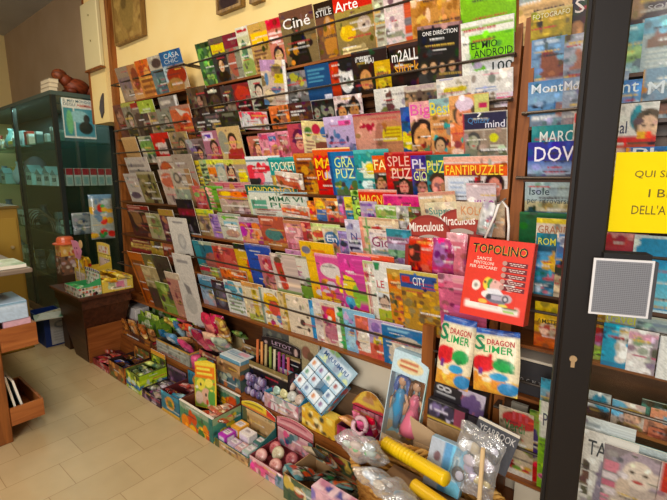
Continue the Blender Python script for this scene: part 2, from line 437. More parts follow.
def rack(name, label, X0, X1, Z, Y, rods, posts, top, group=None, low=.2):
    r = thing(name, ((X0+X1)/2, WALLY-.04, 0), label, 'magazine rack', group)
    yt, yb = max(Y.values()), min(Y.values())
    MB().box(X0, X1, WALLY-.012, WALLY-.002, low+.02, 2.03 if X1 < -.4 else top-.06).build('back_panel', W_BACK, r)
    for (a, b) in posts:
        zs0, zs1 = low+.005, (top if a > -1 else 2.07)
        f0, f1 = yb+.012, yt+.012
        MB().hexa([(a,f0,zs0),(b,f0,zs0),(b,WALLY-.013,zs0),(a,WALLY-.013,zs0),(a,f1,zs1),(b,f1,zs1),(b,WALLY-.013,zs1),(a,WALLY-.013,zs1)]).build('upright', W_RACK, r)
    px0 = posts[0][1]; px1 = posts[-1][0]
    for k in Z:
        a = px0+.001; b = px1-.001
        mb = MB().box(a, b, Y[k]-.007, WALLY-.0135, Z[k]-.012, Z[k])
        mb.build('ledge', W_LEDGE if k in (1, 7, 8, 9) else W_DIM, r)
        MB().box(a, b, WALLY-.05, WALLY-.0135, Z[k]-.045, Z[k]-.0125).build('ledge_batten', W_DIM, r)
    for (dz, k, dy) in rods:
        z = Z[k]+dz; y = Y[k]-dy
        m = MB().cyl((px0-.02, y, z), (px1+.02, y, z), .0055, '4a4038', 8)
        rodo = m.build('rod', METAL, r)
        for x in (px0-.012, px1+.012):
            q_ = MB().box(x-.008, x+.008, y, WALLY-.013 if k == 1 else Y[k]+.02, z-.006, z+.006, '4a4038').build('rod_bracket', METAL, r); q_.parent = rodo
    return r
wz = lambda x, y, k, dy: ony(x, y, ty(k)-dy).z-WZ[k]
rk = rack('magazine_rack', 'wide wooden magazine rack of nine rows along the yellow wall', XM-.018, XR0+.018, WZ, {k: ty(k) for k in WZ},
     [(wz(350,17.5,1,.016),1,.016), (wz(350,82,2,.02),2,.02), (wz(500,100,3,.012),3,.012), (wz(350,290,8,.03),8,.03), (wz(350,327,9,.02),9,.02)],
     [(XM-.018, XM+.018), (XR0-.02, XR0+.012)], 2.36)
rn = rack('magazine_rack', 'narrow wooden magazine rack beside the glass display case', XL0-.018, XM-.02, NZ, NY,
     [(ony(150,74,NY[1]-.016).z-NZ[1],1,.016), (ony(150,126,NY[2]-.02).z-NZ[2],2,.02), (ony(150,151,NY[3]-.02).z-NZ[3],3,.02), (ony(150,182,NY[4]-.02).z-NZ[4],4,.02), (ony(150,211.5,NY[5]-.02).z-NZ[5],5,.02), (ony(150,272,NY[7]-.03).z-NZ[7],7,.03)],
     [(XL0-.018, XL0+.012), (XM-.05, XM-.0195)], 2.2)
rg = rack('guidebook_rack', 'wooden guidebook rack behind the dark glass door', XR0+.02, XR1+.02, GZ, GY,
     [(ony(540,112,GY[3]-.02).z-GZ[3],3,.02), (ony(540,178.5,GY[4]-.022).z-GZ[4]+.002,4,.022), (ony(545,247,GY[6]-.025).z-GZ[6],6,.025), (ony(540,312,GY[7]-.025).z-GZ[7],7,.025), (ony(535,385,GY[8]-.025).z-GZ[8],8,.025), (ony(535,457,GY[9]-.025).z-GZ[9]+.01,9,.025), (ony(630,452,GY[9]-.03).z-GZ[9],9,.03)],
     [(XR0+.022, XR0+.062), (XR1-.03, XR1+.02)], 2.42)
# low step that carries the toy boxes, and the cream panel under the racks
ST = thing('display_step', (-1.9, 1.47, 0), 'low wooden step under the racks holding the rear row of toy boxes', 'step')
MB().box(XL0-.02, -.4, 1.462, WALLY-.004, .185, .203).build('tread', W_LEDGE, ST)
MB().box(XL0-.02, -.4, 1.466, 1.482, .002, .1845).build('riser', W_LEDGE, ST)
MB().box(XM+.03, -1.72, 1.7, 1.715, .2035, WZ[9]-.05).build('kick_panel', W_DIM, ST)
MB().box(-1.719, -.4, 1.7, 1.715, .2035, WZ[9]-.05).build('kick_panel', PL_BASE, ST)
MB().box(-.40, .3, 1.60, 1.615, .002, GZ[9]-.04).build('kick_panel', PL_BASE, ST)
MB().box(-.79, -.74, 1.535, 1.56, .2035, WZ[9]+.25).build('end_panel', W_RACK, ST)

GW = {k: 'magazines in the %s row of the wide rack' % n for k, n in zip(range(1, 10), 'top second third fourth fifth sixth seventh eighth bottom'.split())}
PW = {k: 'in %s row, wide rack' % n for k, n in zip(range(1, 10), 'top second third fourth fifth sixth seventh eighth bottom'.split())}
PN = {k: 'in %s row, narrow rack' % n for k, n in zip(range(1, 8), 'top second third fourth fifth sixth bottom'.split())}
GN = {k: 'magazines in the %s row of the narrow rack' % n for k, n in zip(range(1, 8), 'top second third fourth fifth sixth bottom'.split())}
tier('''
194 45 207 | green garden magazine with leafy cover | 575 k:40,.12,363,7a5,463,9b6 b:0,.12,453 |
207 40 221 | dark magazine with a yellow headline block | 444 b:.02,.13,765 r:.1,.14,.9,.34,dc2 f:.5,.6,.14,321 |
221 36 234 | dull red and grey news magazine | 876 b:0,.3,834 e:.5,.6,.4,.3,a65 r:.6,.3,1,1,998 |
234 29 246 | white fashion magazine with pale green figure | cca b:0,.18,ddc t:.1,.05,.9,.17,b34,1 e:.4,.45,.2,.2,686 e:.5,.8,.5,.2,9a6 |
246 26 264 | magazine with a big yellow headline | b96 b:0,.2,ca6 r:.1,.18,1,.42,fc1 t:.1,.5,.9,.95,754,6 |
264 21 278 | pink and red celebrity magazine | c87 r:.05,.02,.95,.2,c24 t:.1,.25,.9,.5,fdd,3 f:.5,.7,.15,422 |
277.5 14 306 e w=.215 | film magazine with white lettering and a dark figure | 875 b:0,.24,754 f:.5,.3,.13,221,654,111 p:221,.3,.4,.7,.4,.85,1,.15,1 K:.1,.6,.9,1,14,.07,b83,653,322 | Ciné@.08,.13,.97,.31,eee
312 5 331 | brown style magazine with an orange robed figure | 321 b:.25,1,754 e:.6,.65,.3,.4,b84 e:.6,.35,.1,.08,ca8 | STILE@.08,.13,.85,.23,ddd
331 -1 369 e w=.255 | art magazine with red banner and golden ball | 986 b:0,.25,c32 g:.25,1,a95,875 e:.3,.62,.2,.13,db3 d:.72,.52,.16,cba e:.72,.54,.05,.03,432 t:.1,.85,.9,1,eda,2 | Arte@.04,.08,.62,.25,fff
370 -6 381 | pale grey magazine with an orange spine | c95 c:.12,1,bba t:.2,.1,.9,.9,876,8 |
381 -10 401 | white magazine with a grey print of rings | dcc c:.9,1,c64 k:12,.1,a99,bbb,ccb r:.1,.75,.8,.85,998 |
408 -12 455 e | thick golden brown volume with worn cover | c95 k:50,.09,b84,db6,a73,c95,eca |
''', WZ[1], ty(1)+.022, PW[1], GW[1])
tier('''
185 89 203 | grey brown magazine with a dim portrait | 654 f:.55,.45,.2,433,a87 k:8,.1,765,543 |
203 89 219 | black magazine with a small white slogan | 322 r:.2,.1,.7,.18,ccb e:.5,.55,.3,.3,543 r:.2,.85,.8,.95,887 |
219 87 231 | brown magazine with grey figures | 544 f:.4,.4,.14,322,987 e:.6,.8,.4,.2,876 |
231 85 247 | dark red opera magazine | 833 e:.5,.35,.4,.25,b43 K:.1,.5,.9,1,10,.12,622,955,322 |
247 81 261 | white magazine with a dark haired woman | bba f:.6,.4,.22,322,cba |
258 60 281 e l=-.02 r=8 | tilted magazine with thick white page edge | cba b:0,.25,b9b k:12,.14,875,dca,68a r:.5,.3,.9,.5,cb3 c:.88,1,eee |
281.5 74 303 e | grey fantasy comic with yellow title scribble | 777 k:30,.1,555,999,443,bbb K:.2,.15,.8,.35,7,.1,bb5,aa4 |
303.5 67 327 e | plain blue magazine with small white label | 147 t:.1,.12,.8,.5,48a,4 r:.65,.8,.92,.95,dde |
327.5 62 350 e | magazine with white man's face beside a red panel | 223 r:.02,.05,.4,.9,b42 e:.65,.45,.28,.4,ddd e:.68,.15,.3,.18,222 e:.6,.5,.05,.04,222 e:.78,.5,.05,.04,222 |
350 53 373 | dark magazine with a man's face and white script | 322 f:.5,.62,.25,321,c96 r:.0,.0,1,.05,555 | il dare@.15,.12,.7,.24,ddd;MAI@.55,.18,.9,.3,ddd
373 62 388 | small yellow magazine with black sketch | ca2 e:.5,.5,.3,.3,dc4 K:.2,.3,.8,.9,7,.1,532,221 |
387.5 47 418 e | black music magazine with orange graffiti title | 211 k:12,.1,532,321,754 b:.0,.1,433 | m2ALL@.08,.12,.9,.36,eee;shock@.15,.38,.92,.62,d92
416 27.5 459 e r=3 l=-.022 | black boy band magazine with five faces | 222 b:0,.06,a88 c:.93,1,866 f:.15,.72,.1,332,ca8,444 f:.36,.7,.1,321,ca8,333 f:.56,.72,.1,221,ca8,654 f:.78,.7,.1,432,ca8,444 t:.3,.42,.8,.46,ccc,1 | ONE DIRECTION@.12,.1,.9,.17,eee
458 -13 512 e l=.012 | back green and white app magazine | 8b2 b:.0,.12,7a2 t:.1,.62,.9,.64,562,1 b:.66,.82,eee | EL MIO ANDROID@.12,.42,.9,.56,121
459.5 24.5 511 e l=-.02 | front white and green app magazine | e8e8e0 b:0,.02,ddd r:.02,.1,.98,.13,9b6 r:.16,.24,1,.68,8c2 r:.16,.7,1,1,ddd d:.36,.86,.12,7b2 r:.2,.86,.56,.95,7b2 r:.55,.94,1,1,7a2 | EL MIO@.2,.36,.7,.48,121;ANDROID@.25,.5,.98,.63,121;100@.6,.74,.98,.9,122
''', WZ[2], ty(2)+.022, PW[2], GW[2])
tier('''
191 118 203 | small dark brown magazine | 433 k:10,.12,654,322,765 |
203 115 218 | dark grey magazine with a dim headline | 444 r:.1,.1,.9,.2,766 f:.5,.5,.2,322,876 |
218 113 238 | black magazine with khaki lettering | 332 r:.15,.08,.85,.22,776 k:8,.14,554,443 |
238 112 263 e l=-.02 r=5 | pink edged white gossip magazine standing askew | dcc b:0,.03,d89 r:.05,.1,.95,.3,daa K:.1,.12,.9,.3,8,.1,d56,c45 K:.1,.35,.9,.95,12,.12,ccc,a98,b77 b:.96,1,c67 |
268 107 287 | orange magazine with two small figures | c74 K:.2,.4,.8,.8,8,.12,432,321,965 b:.0,.12,d85 |
287 104 309 | dark brown film magazine | 533 b:.1,.25,643 f:.5,.6,.2,322,865 e:.2,.7,.2,.3,752 |
310 101 332 e w=.14 | black album cover magazine with three grey faces | 222 b:0,.03,bbb c:0,.03,bbb f:.22,.5,.24,333,998 f:.52,.4,.2,333,887 f:.8,.5,.24,333,998 |
332.5 97 359 e | white magazine with two dark haired men | dcc f:.28,.6,.28,222,c96,654 f:.7,.55,.32,222,b85,444 |
373 90 401 e w=.16 | white magazine with a lone bell tower | d8d6d0 p:644,.4,.2,.5,.1,.6,.2,.64,1,.36,1 e:.3,.75,.12,.12,875 e:.7,.8,.15,.12,764 b:.93,1,754 |
403 87 435 e | news magazine with a dark crowd photograph | c8beb0 r:.02,.22,.98,1,765 K:.05,.25,.95,.98,30,.05,322,a86,432,b97,954 r:.05,.03,.9,.16,baa |
435.5 80 470 e | white news weekly with yellow masthead | ddd8d0 t:.1,.03,.6,.1,aac,1 r:.2,.28,.85,.4,dc4 r:.75,.5,1,.9,955 K:.1,.6,.7,.9,6,.08,ccc,dba | settimanale@.22,.29,.83,.4,ba2
470 73 511 e l=-.012 | white news weekly with pink and blue headlines | dddbd8 r:.0,.62,.6,1,665 K:.05,.65,.6,.98,10,.06,322,998,876 r:.6,.6,1,.95,dcd t:.12,.42,.75,.56,9ac,2 t:.62,.62,.96,.8,d68,2 t:.3,.1,.8,.14,d9a,1 |
''', WZ[3], ty(3)+.022, PW[3], GW[3])
tier('''
184 140 203 | grey and purple gossip magazine | 877 K:.1,.05,.9,.35,9,.12,aaa,655,98a f:.6,.55,.2,322,c98,545 |
200 132 219 e w=.19 | gossip magazine with a white and violet badge | a78 r:.05,.05,.55,.28,dcd r:.15,.1,.45,.2,64a f:.5,.5,.2,432,c98,a45 K:.2,.6,.9,1,9,.1,b56,844,ca9 |
215 128 244 e w=.2 | gossip magazine with a woman in red on beige | c9b183 e:.2,.4,.2,.3,998 f:.6,.4,.19,432,d98,a43 p:a43,.3,.65,.95,.55,1,1,.2,1 |
246 137 263 | magazine with orange and red cover photo | b76 f:.5,.5,.25,643,da8,a53 |
257 134 268 | pale pink romance magazine | d9a r:.1,.05,.9,.2,c57 e:.5,.7,.3,.2,c86 |
266 134 276 | blue and pink teen magazine | c8a r:.1,.1,.9,.25,47a e:.5,.6,.35,.3,c87 r:.1,.8,.9,.95,d93 |
274 132 287 | pink magazine with a reclining figure | c78 b:0,.1,d9a K:.1,.2,.9,.9,9,.14,b57,ca9,965 |
286 125 303 e w=.19 | magenta magazine with a woman in sunglasses | b56 f:.55,.42,.23,624,d98,b56 r:.2,.33,.9,.42,855 r:.0,.8,1,1,965 |
300 121 330 e r=6 w=.2 | beige magazine with green, red and blue discs | d9c8a0 b:0,.14,dc9 d:.2,.27,.12,684 d:.45,.2,.13,b35 d:.7,.26,.13,47a k:0,.1,fff r:.4,.5,1,1,854 t:.1,.5,.4,.95,a87,5 |
322 118 350 e w=.2 | lilac magazine with a blue crowd photograph | bac b:0,.16,cbd r:.5,.1,.9,.2,d6a K:.05,.35,.95,.95,26,.08,57a,89c,446,cab,68a |
351.5 115.5 402 e l=-.012 | wide magazine with painted nails over a face | b87 b:0,.05,a45 e:.3,.5,.28,.4,c98 e:.7,.55,.28,.4,b86 e:.5,.6,.1,.4,a76 K:.1,.12,.6,.3,5,.04,a14 r:.55,.3,.9,.58,cb2 t:.58,.34,.88,.55,a82,3 b:.9,1,643 |
399 108 409 | thin blue and yellow teen magazine | 258 b:.0,.25,36a r:.1,.45,.9,.75,dc2 |
407.5 103 429 | teen magazine with pink title and curly haired star | b97 b:0,.3,daa f:.52,.6,.25,322,c96 K:.5,.7,1,1,8,.1,686,b75 | Big@.06,.04,.95,.28,d5a
427.5 100 450 | yellow titled teen magazine crowded with faces | c96 b:0,.22,9bb K:.0,.3,1,1,26,.1,c85,432,e96,4aa,b64,dba f:.4,.75,.12,222,ca8,c64 | Best@.04,.05,.95,.26,dc3
447.5 97 486 e | teen magazine with a capped boy and yellow corner | dcaa76 f:.38,.3,.2,654,d97,c75 e:.4,.14,.22,.1,dcd K:.0,.45,1,1,22,.09,d85,432,4a9,b54,ecb r:.65,.02,1,.4,cc8 r:.75,.14,.95,.22,b36 |
461.5 114 505 e l=-.024 | quiz magazine with a thinker photo and navy title | ddd6ca r:.02,.02,.98,.36,335 c:0,.04,c55 r:.04,.38,.98,.98,998a7c f:.25,.62,.17,555,aa9,887 K:.4,.75,.95,.95,6,.1,665,776 d:.7,.55,.1,cc3 t:.62,.7,.95,.85,ddc,2 | Quizzy@.12,.1,.62,.26,47a;mind@.52,.18,.95,.33,dde;?@.34,.0,.44,.14,ddd
''', WZ[4], ty(4)+.022, PW[4], GW[4])
tier('''
191 161 198 | thin yellow crossword magazine | cb4 t:.1,.15,.9,.9,875,6 |
198 160 205 | thin pale green puzzle magazine | ab8 t:.1,.15,.9,.9,454,6 |
205 160 213 | thin orange banded puzzle magazine | cb9 b:.0,.15,cc5 b:.25,.5,d83 |
213 160 222 | thin grey blue puzzle magazine | 9aa b:0,.15,dd6 e:.5,.5,.4,.3,bba |
222 160 232 | puzzle magazine with a dark dressed figure | b98 b:0,.15,cc6 f:.5,.4,.2,322,ca8,222 |
232 160 244 | puzzle magazine with a lemon yellow panel | a98 b:0,.15,cb6 r:.2,.3,.8,.9,dc3 |
244 157 276 e | white pocket magazine with a pink flourish | d8dada r:.0,.0,1,.1,e8eef2 b:.1,.14,478 K:.05,.3,.7,.6,10,.12,d45,e78,c34 r:.0,.6,.3,1,333 t:.4,.7,.95,.95,aab,3 |
267 158 294 e w=.2 | teal pocket puzzle magazine | 2a9a96 b:.5,1,b95 r:.05,.02,.95,.06,5bb K:.1,.5,.9,1,8,.12,dc5,c63 | POCKET@.08,.12,.92,.36,eef0d0
292 154 312 | brown and orange puzzle magazine | a62 b:0,.1,c84 t:.1,.2,.9,.95,632,6 K:.1,.3,.9,.9,7,.12,764,c93 |
311 149 330 e w=.22 | red puzzle magazine with yellow capitals | c22 b:0,.16,d63 b:.0,.03,eeb r:.45,.5,.95,.8,ccd e:.6,.75,.3,.12,a12 | MA@.06,.2,.9,.42,fc1;PU@.06,.46,.6,.68,fb2
326.5 152.5 354 e w=.22 | thick blue puzzle magazine with lake picture | 1a7ab0 c:0,.1,158 r:.14,.5,1,1,49b r:.14,.85,1,1,675 K:.2,.7,.9,.9,6,.15,574,b64 | GRA@.2,.12,.85,.35,cde48a;PUZ@.2,.38,.85,.6,d8e8a0
352 150.5 373 | teal puzzle magazine with a lemon sticker | 3a9a9a b:0,.08,6bb r:.35,.25,.8,.6,dce8d0 e:.7,.4,.25,.12,dc2 r:.3,.65,.7,1,cdd |
371 156 384 | puzzle magazine with an orange flag title | 654 b:0,.4,d61 f:.5,.68,.2,321,c97 | FA@.1,.1,.95,.34,fe9
383 153 411 e w=.22 | crimson puzzle magazine with a woman's portrait | b1222a b:0,.03,d66 r:.25,.62,1,1,432 f:.6,.75,.17,321,d98,421 | SPLE@.1,.08,.85,.3,e8b0a0;PUZ@.22,.34,.88,.58,f0c0b0
409.5 156 425 | violet puzzle magazine with a green word | 54489a r:.1,.62,1,1,346 f:.6,.75,.18,321,b87 | PL@.08,.08,.9,.3,d8d0e8;GIO@.12,.36,.95,.58,d8e090
424.5 155.5 444 | teal puzzle magazine with a smiling woman | 2d7a78 f:.55,.68,.24,432,d98,854 | PUZ@.05,.12,.92,.4,d8d84a
442.5 157.5 505 e l=-.006 | wide puzzle magazine with orange banner and brunette | e0d6d2 b:0,.13,e8b8a8 b:.16,.44,e06a1c r:.06,.48,.5,1,dde2ea r:.5,.46,.58,1,c33 f:.8,.66,.24,432,d98,876 t:.1,.56,.4,.9,b9c6da,3 | FANTIPUZZLE@.03,.19,.94,.41,fbd23a
''', WZ[5], ty(5)+.022, PW[5], GW[5])
tier('''
274 171 299 e l=-.03 r=6 zb=1.42 | open red magazine folded over its white pages | d8c8b8 p:b64,.0,.25,.8,.4,.9,1,.1,.8 t:.1,.4,.7,.9,c75,4 b:0,.05,eee | 
191 186 203 | pink and red kids puzzle magazine | b66 K:.0,.1,1,1,10,.16,c87,a44,8a6 |
203 186 211 | thin bright green puzzle magazine | 7a4 c:0,.3,464 t:.3,.1,.95,.9,da9,6 |
208 182 246 e l=.01 | long pink titled activity magazine | b8a090 b:0,.22,c99 t:.05,.05,.9,.2,b46,2 k:8,.12,986,c95 |
216 189 247 e | activity magazine with a yellow and orange headline | b99 b:.0,.08,caa b:.08,.3,a65 e:.25,.2,.2,.1,ec2 e:.6,.22,.22,.12,e82 e:.85,.2,.14,.1,d42 b:.35,.42,c93 K:.0,.45,1,1,14,.1,ba9,dcc,987 |
244 185 292 e l=.012 | green sketchbook magazine with a yellow title | c8d0a8 b:0,.35,2a6a5a t:.1,.5,.9,.9,9b9,3 | MONDO@.06,.05,.55,.28,e8d040;NOI@.58,.05,.95,.28,e8b030
247.5 191 302 e | white colouring magazine with green capitals | d8dcd0 b:0,.06,8ab r:.02,.35,.3,.75,6aa890 t:.05,.72,.5,.98,b98,3 | MIMA@.36,.18,.72,.38,2a6a4a;VI@.76,.18,.92,.38,2a6a4a;PIE@.36,.44,.7,.64,3a7a5a
280 204 306 e l=-.02 r=4 | open booklet showing orange red pages | dcc6b4 p:c64,.02,.25,.95,.35,.95,.8,.05,.7 b:0,.06,eee |
306 201 314 | thin orange quiz booklet | d83 r:.1,.4,.9,.7,b43 |
313 198 325 | orange children's booklet with yellow cap | d94 e:.4,.3,.3,.2,ec4 r:.1,.5,.9,1,57a |
324 201 337 | booklet with an orange cartoon child | b86 e:.5,.4,.35,.3,d84 e:.5,.3,.3,.12,432 r:.1,.7,.9,1,b44 |
336 196 344 | pink and blue crossword booklet | 88a e:.5,.4,.3,.3,c7a b:.7,1,c66 |
343 197 351 | yellow and blue crossword booklet | dc4 b:.5,1,48a |
349.5 190.5 359 | lime crossword booklet with dark letters | ac6 b:.0,.05,cd9 | P@.1,.15,.6,.4,243;G@.3,.5,.8,.75,343
357 189.5 394 e | red headed crossword magazine with orange title | c8a8b0 b:0,.07,e0b0a0 b:.07,.45,d03c14 b:.45,.5,e88 | MAGNE@.06,.14,.72,.4,f5c83a
359 201.5 375 e l=-.012 | lilac number puzzle magazine | b8a8c0 t:.05,.1,.9,.3,86a,1 K:.1,.4,.9,.9,7,.14,76a,a8b,c9b | 
374.5 205 396 e l=-.012 | green logic games magazine | 9ab060 b:0,.1,cdb r:.1,.5,1,1,6a3 t:.1,.15,.9,.35,e8ecd0,1 K:.1,.5,.9,1,7,.1,7b4,9c6 |
382 194.5 419 e l=-.006 | hot pink number puzzle magazine | d63c88 b:.6,1,c85 b:.0,.05,e8a0b8 | Sudoku@.1,.26,.95,.56,f0b03a
395 206 409 e l=-.02 | pale grey word search magazine | bcb6b4 t:.1,.2,.9,.9,998,4 |
407.5 207 419 e l=-.024 | small dark green puzzle magazine | 674 K:.0,.1,1,1,9,.16,8a5,b84,453 |
417 193.5 453 e r=-5 l=-.012 | cream puzzle magazine with brown ornaments | d8c4a4 b:0,.1,c98 K:.15,.25,.9,.45,6,.05,754,a65 |
424 203.5 458 e r=-5 l=-.02 | cream puzzle magazine with teal title | d9cfb6 b:.65,1,cb9 | Supre@.1,.16,.75,.48,3a8a80
465 183.5 494 e l=-.024 | tall pale puzzle magazine with violet letters | d4c6cc b:0,.05,b99 r:.1,.62,.75,.7,b8a | KU.O@.28,.3,.95,.5,a64aa0
455.5 202 503 e l=-.034 | wide beige puzzle magazine with orange title | d8c8b0 b:.5,1,cbab90 K:.1,.55,.9,1,8,.1,c96,ba9,8a9 | KOLOS@.1,.12,.72,.38,d08a5a
''', WZ[6], ty(6)+.022, PW[6], GW[6])
tier('''
191 208.5 210 | lime topped craft magazine | 988060 b:0,.22,c8cc48 K:.1,.3,.9,1,9,.14,ba8,766,a98 |
208 214 217 | narrow lilac magazine | a98fb5 t:.1,.15,.9,.9,86a,6 |
216.5 213 237 e | white car sticker magazine with green title | c8c8b8 b:0,.08,9a9 t:.15,.12,.9,.24,7a4,1 r:.2,.3,.8,.55,9ac4d0 e:.5,.48,.3,.1,eee e:.5,.75,.3,.15,b98 |
237 217 259 w=.19 | doll magazine wrapped in purple film | a58 b:0,.2,b9a8b4 e:.55,.45,.3,.25,c49 K:.1,.3,.9,1,16,.14,d84,b4a,846,da8 |
257 215.5 283 w=.19 | red titled magazine with a teal picture | b0604c t:.1,.1,.8,.24,dba,1 e:.5,.6,.34,.2,59857e b:.85,1,b85 |
282 220 301 | pink comic magazine with pale figures | c58a8e b:0,.12,b86 K:.1,.2,.9,1,12,.14,d9a,a67,e8b8b8 |
300 222 311 | red and pink child's comic | b4484a K:.1,.1,.9,.9,7,.16,d98,843,c76 |
309.5 223 323 | cream baby animal magazine with red badge | d8d4a0 b:0,.1,c8d890 e:.5,.35,.45,.12,c8584a e:.5,.75,.4,.2,5a4a34 |
321 226.5 338 | cream enigma magazine with blue badge | d8ccb4 b:0,.08,c8d0a0 d:.45,.42,.36,4a7fa8 K:.1,.6,.9,1,7,.13,c98,9a7 | En@.2,.3,.75,.52,e8e8f0
337 231 345 | narrow violet crossword magazine | 9888b8 e:.5,.5,.4,.1,445 K:.1,.6,.9,1,5,.16,c9c,778 |
343.5 219.5 358 | pale blue crossword magazine with navy letters | c4c0d0 r:.1,.1,.5,.25,99b t:.1,.55,.9,.95,335,3 | N@.3,.32,.7,.5,448
357.5 217 403 e w=.2 | cream enigma weekly with green and red letters | e0ccb0 b:0,.06,c9a98a c:0,.1,d98 t:.1,.2,.3,.3,484,1 t:.32,.2,.6,.3,b44,1 c:.18,.22,8a7 K:.1,.4,.4,1,7,.06,c75,9a7,d9b |
368 229.5 390 e l=-.012 w=.19 | white games magazine with large purple letters | dcd4d4 b:0,.1,e8d8d0 t:.08,.6,.9,.8,8a9a98,1 b:.85,1,b9c | Gio@.08,.2,.9,.5,8a2a5a
385 228.5 409 e l=-.024 | teal topped word magazine | a8a4b8 b:0,.22,3a8f9c b:.22,.4,a07a94 t:.1,.28,.9,.38,d8c8d8,1 b:.55,.75,8ab088 b:.75,1,b4a4bc |
''', WZ[7], ty(7)+.022, PW[7], GW[7], top=-.05)
tier('''
191 240 211 | teal fairy tale magazine with a coral picture | 3a6f80 b:0,.1,a8b09a c:.0,.3,3f8a94 e:.8,.6,.4,.3,a86a60 |
210 243 232 | coral princess magazine | b8564a b:0,.08,a99a88 K:.1,.15,.9,1,14,.14,c86a60,a04a4a,d8a08a |
231.5 243 252 | yellow magazine with an orange cartoon bird | c8a838 b:0,.14,333 e:.4,.55,.35,.25,d8b030 e:.65,.5,.2,.2,c84830 e:.8,.75,.3,.14,d88a28 |
243 243 275 e w=.2 | blue comic with a pink creature | 3458a8 b:0,.04,88a e:.75,.35,.3,.15,a87ab0 e:.9,.5,.2,.2,b89ac0 K:.5,.6,1,1,8,.12,c8a040,b06080 |
257 254.5 271 l=-.012 | pink comic with a running figure | b87a80 e:.5,.35,.3,.25,b84a54 e:.4,.3,.16,.1,d8a8a0 K:.1,.6,.9,1,7,.16,865,c98 |
268.5 253 281 l=-.02 | white comic with a red dressed girl | c8b8b0 p:b8483c,.2,.2,.7,.1,.9,.8,.5,.9 e:.5,.15,.25,.08,654 b:.85,1,9a7 |
199 265 219 zb=.84 l=-.02 | narrow red and green sticker magazine | 887 r:.0,.1,.5,.5,b8344a c:.5,.8,98a850 |
219 267 243 zb=.84 l=-.02 e | orange sticker magazine with a fox | c86a34 b:0,.12,b99a80 e:.4,.4,.3,.3,d87a38 e:.5,.3,.12,.1,eca b:.75,1,964 |
284 249 301 | magenta comic with a dark circle | a85a7c e:.5,.6,.35,.25,854a60 b:0,.1,b8a |
274.5 252.5 307 e l=-.014 w=.21 | white comic with a green blot and curly title | d4d0c4 b:0,.06,9a9a80 e:.12,.28,.35,.13,7fa070 e:.2,.15,.2,.1,b8b8b8 t:.25,.35,.85,.5,b87a9a,2 e:.95,.55,.12,.08,6a9060 b:.66,1,7a9a44 b:.63,.68,542 | 
297.5 240.5 339 e w=.21 | bright yellow toddler magazine with purple badge | e0b82c e:.18,.14,.13,.06,7a7a90 t:.35,.12,.9,.26,d88a30,2 b:.3,.32,c9a030 K:.25,.4,1,1,18,.1,d86aa0,e8a040,d8d0d0,c86a80,e0c838 |
313 253 337 l=-.012 | pink cartoon magazine with a pale mascot patch | d0609a b:0,.05,e0a0b8 e:.55,.3,.4,.14,d8d0cc e:.3,.75,.3,.14,d87a30 K:.0,.45,1,1,14,.13,e0a040,c85070,d8c8d0,e8c040 |
335.5 253 352 l=-.02 | magenta magazine with a yellow green cartoon | c8509a e:.5,.25,.45,.12,d84aa0 e:.5,.55,.4,.18,dcc840 e:.4,.8,.3,.1,58a0c0 e:.8,.7,.2,.2,8ab84a b:.92,1,c85a30 |
349 252 398 e l=-.008 w=.22 | red edged magazine of multicoloured shapes | b8483a b:0,.08,e06a48 K:.0,.1,.35,1,12,.07,6a4a9a,c83a6a,d8a838,3a6a9a t:.15,.02,.85,.06,f0b0a0,1 |
361 260.5 379 l=-.022 w=.18 | white magazine striped with small red hearts | dcd8cc c:0,.08,c8c060 c:.12,.2,b84a50 c:.24,.27,b84a50 b:.0,.05,b8c090 K:.3,.1,1,1,18,.06,b84a50,c86a60,8a9 |
371 261 389 l=-.032 w=.18 | white magazine with red capitals and green corner | dcdcd8 p:3a8a5a,.05,.02,.4,.02,.3,.14,.1,.14 e:.4,.62,.3,.1,433 e:.4,.68,.25,.1,c8b0a0 b:.78,1,a8b040 | LE@.1,.3,.5,.42,b8283a
385 268 401 l=-.03 | orange toy brick magazine | c88a30 b:0,.1,b89a50 r:.1,.18,.9,.34,d87a28 t:.2,.22,.8,.3,e8c8a0,1 K:.0,.4,1,1,14,.13,854,a85a48,665,b8a080 |
398 269.5 438 e l=-.04 w=.2 | blue and yellow toy brick city magazine | b08a38 b:0,.06,c8b868 b:.06,.28,2a5a98 r:.05,.1,.25,.2,c03a30 e:.98,.2,.16,.12,c8a838 K:.0,.34,1,1,40,.07,c8a030,8a7a4a,765a38,d8a830,9a8a60 t:.15,.34,.9,.44,d8b040,1 | CITY@.32,.09,.62,.22,e8e8e8
436 273 452 l=-.05 | pink doll magazine in shiny film | c86a8a b:0,.1,d89ab0 K:.0,.1,1,1,12,.16,d8809a,b05078,e0b0c0 |
''', WZ[8], ty(8)+.022, PW[8], GW[8], top=-.05)
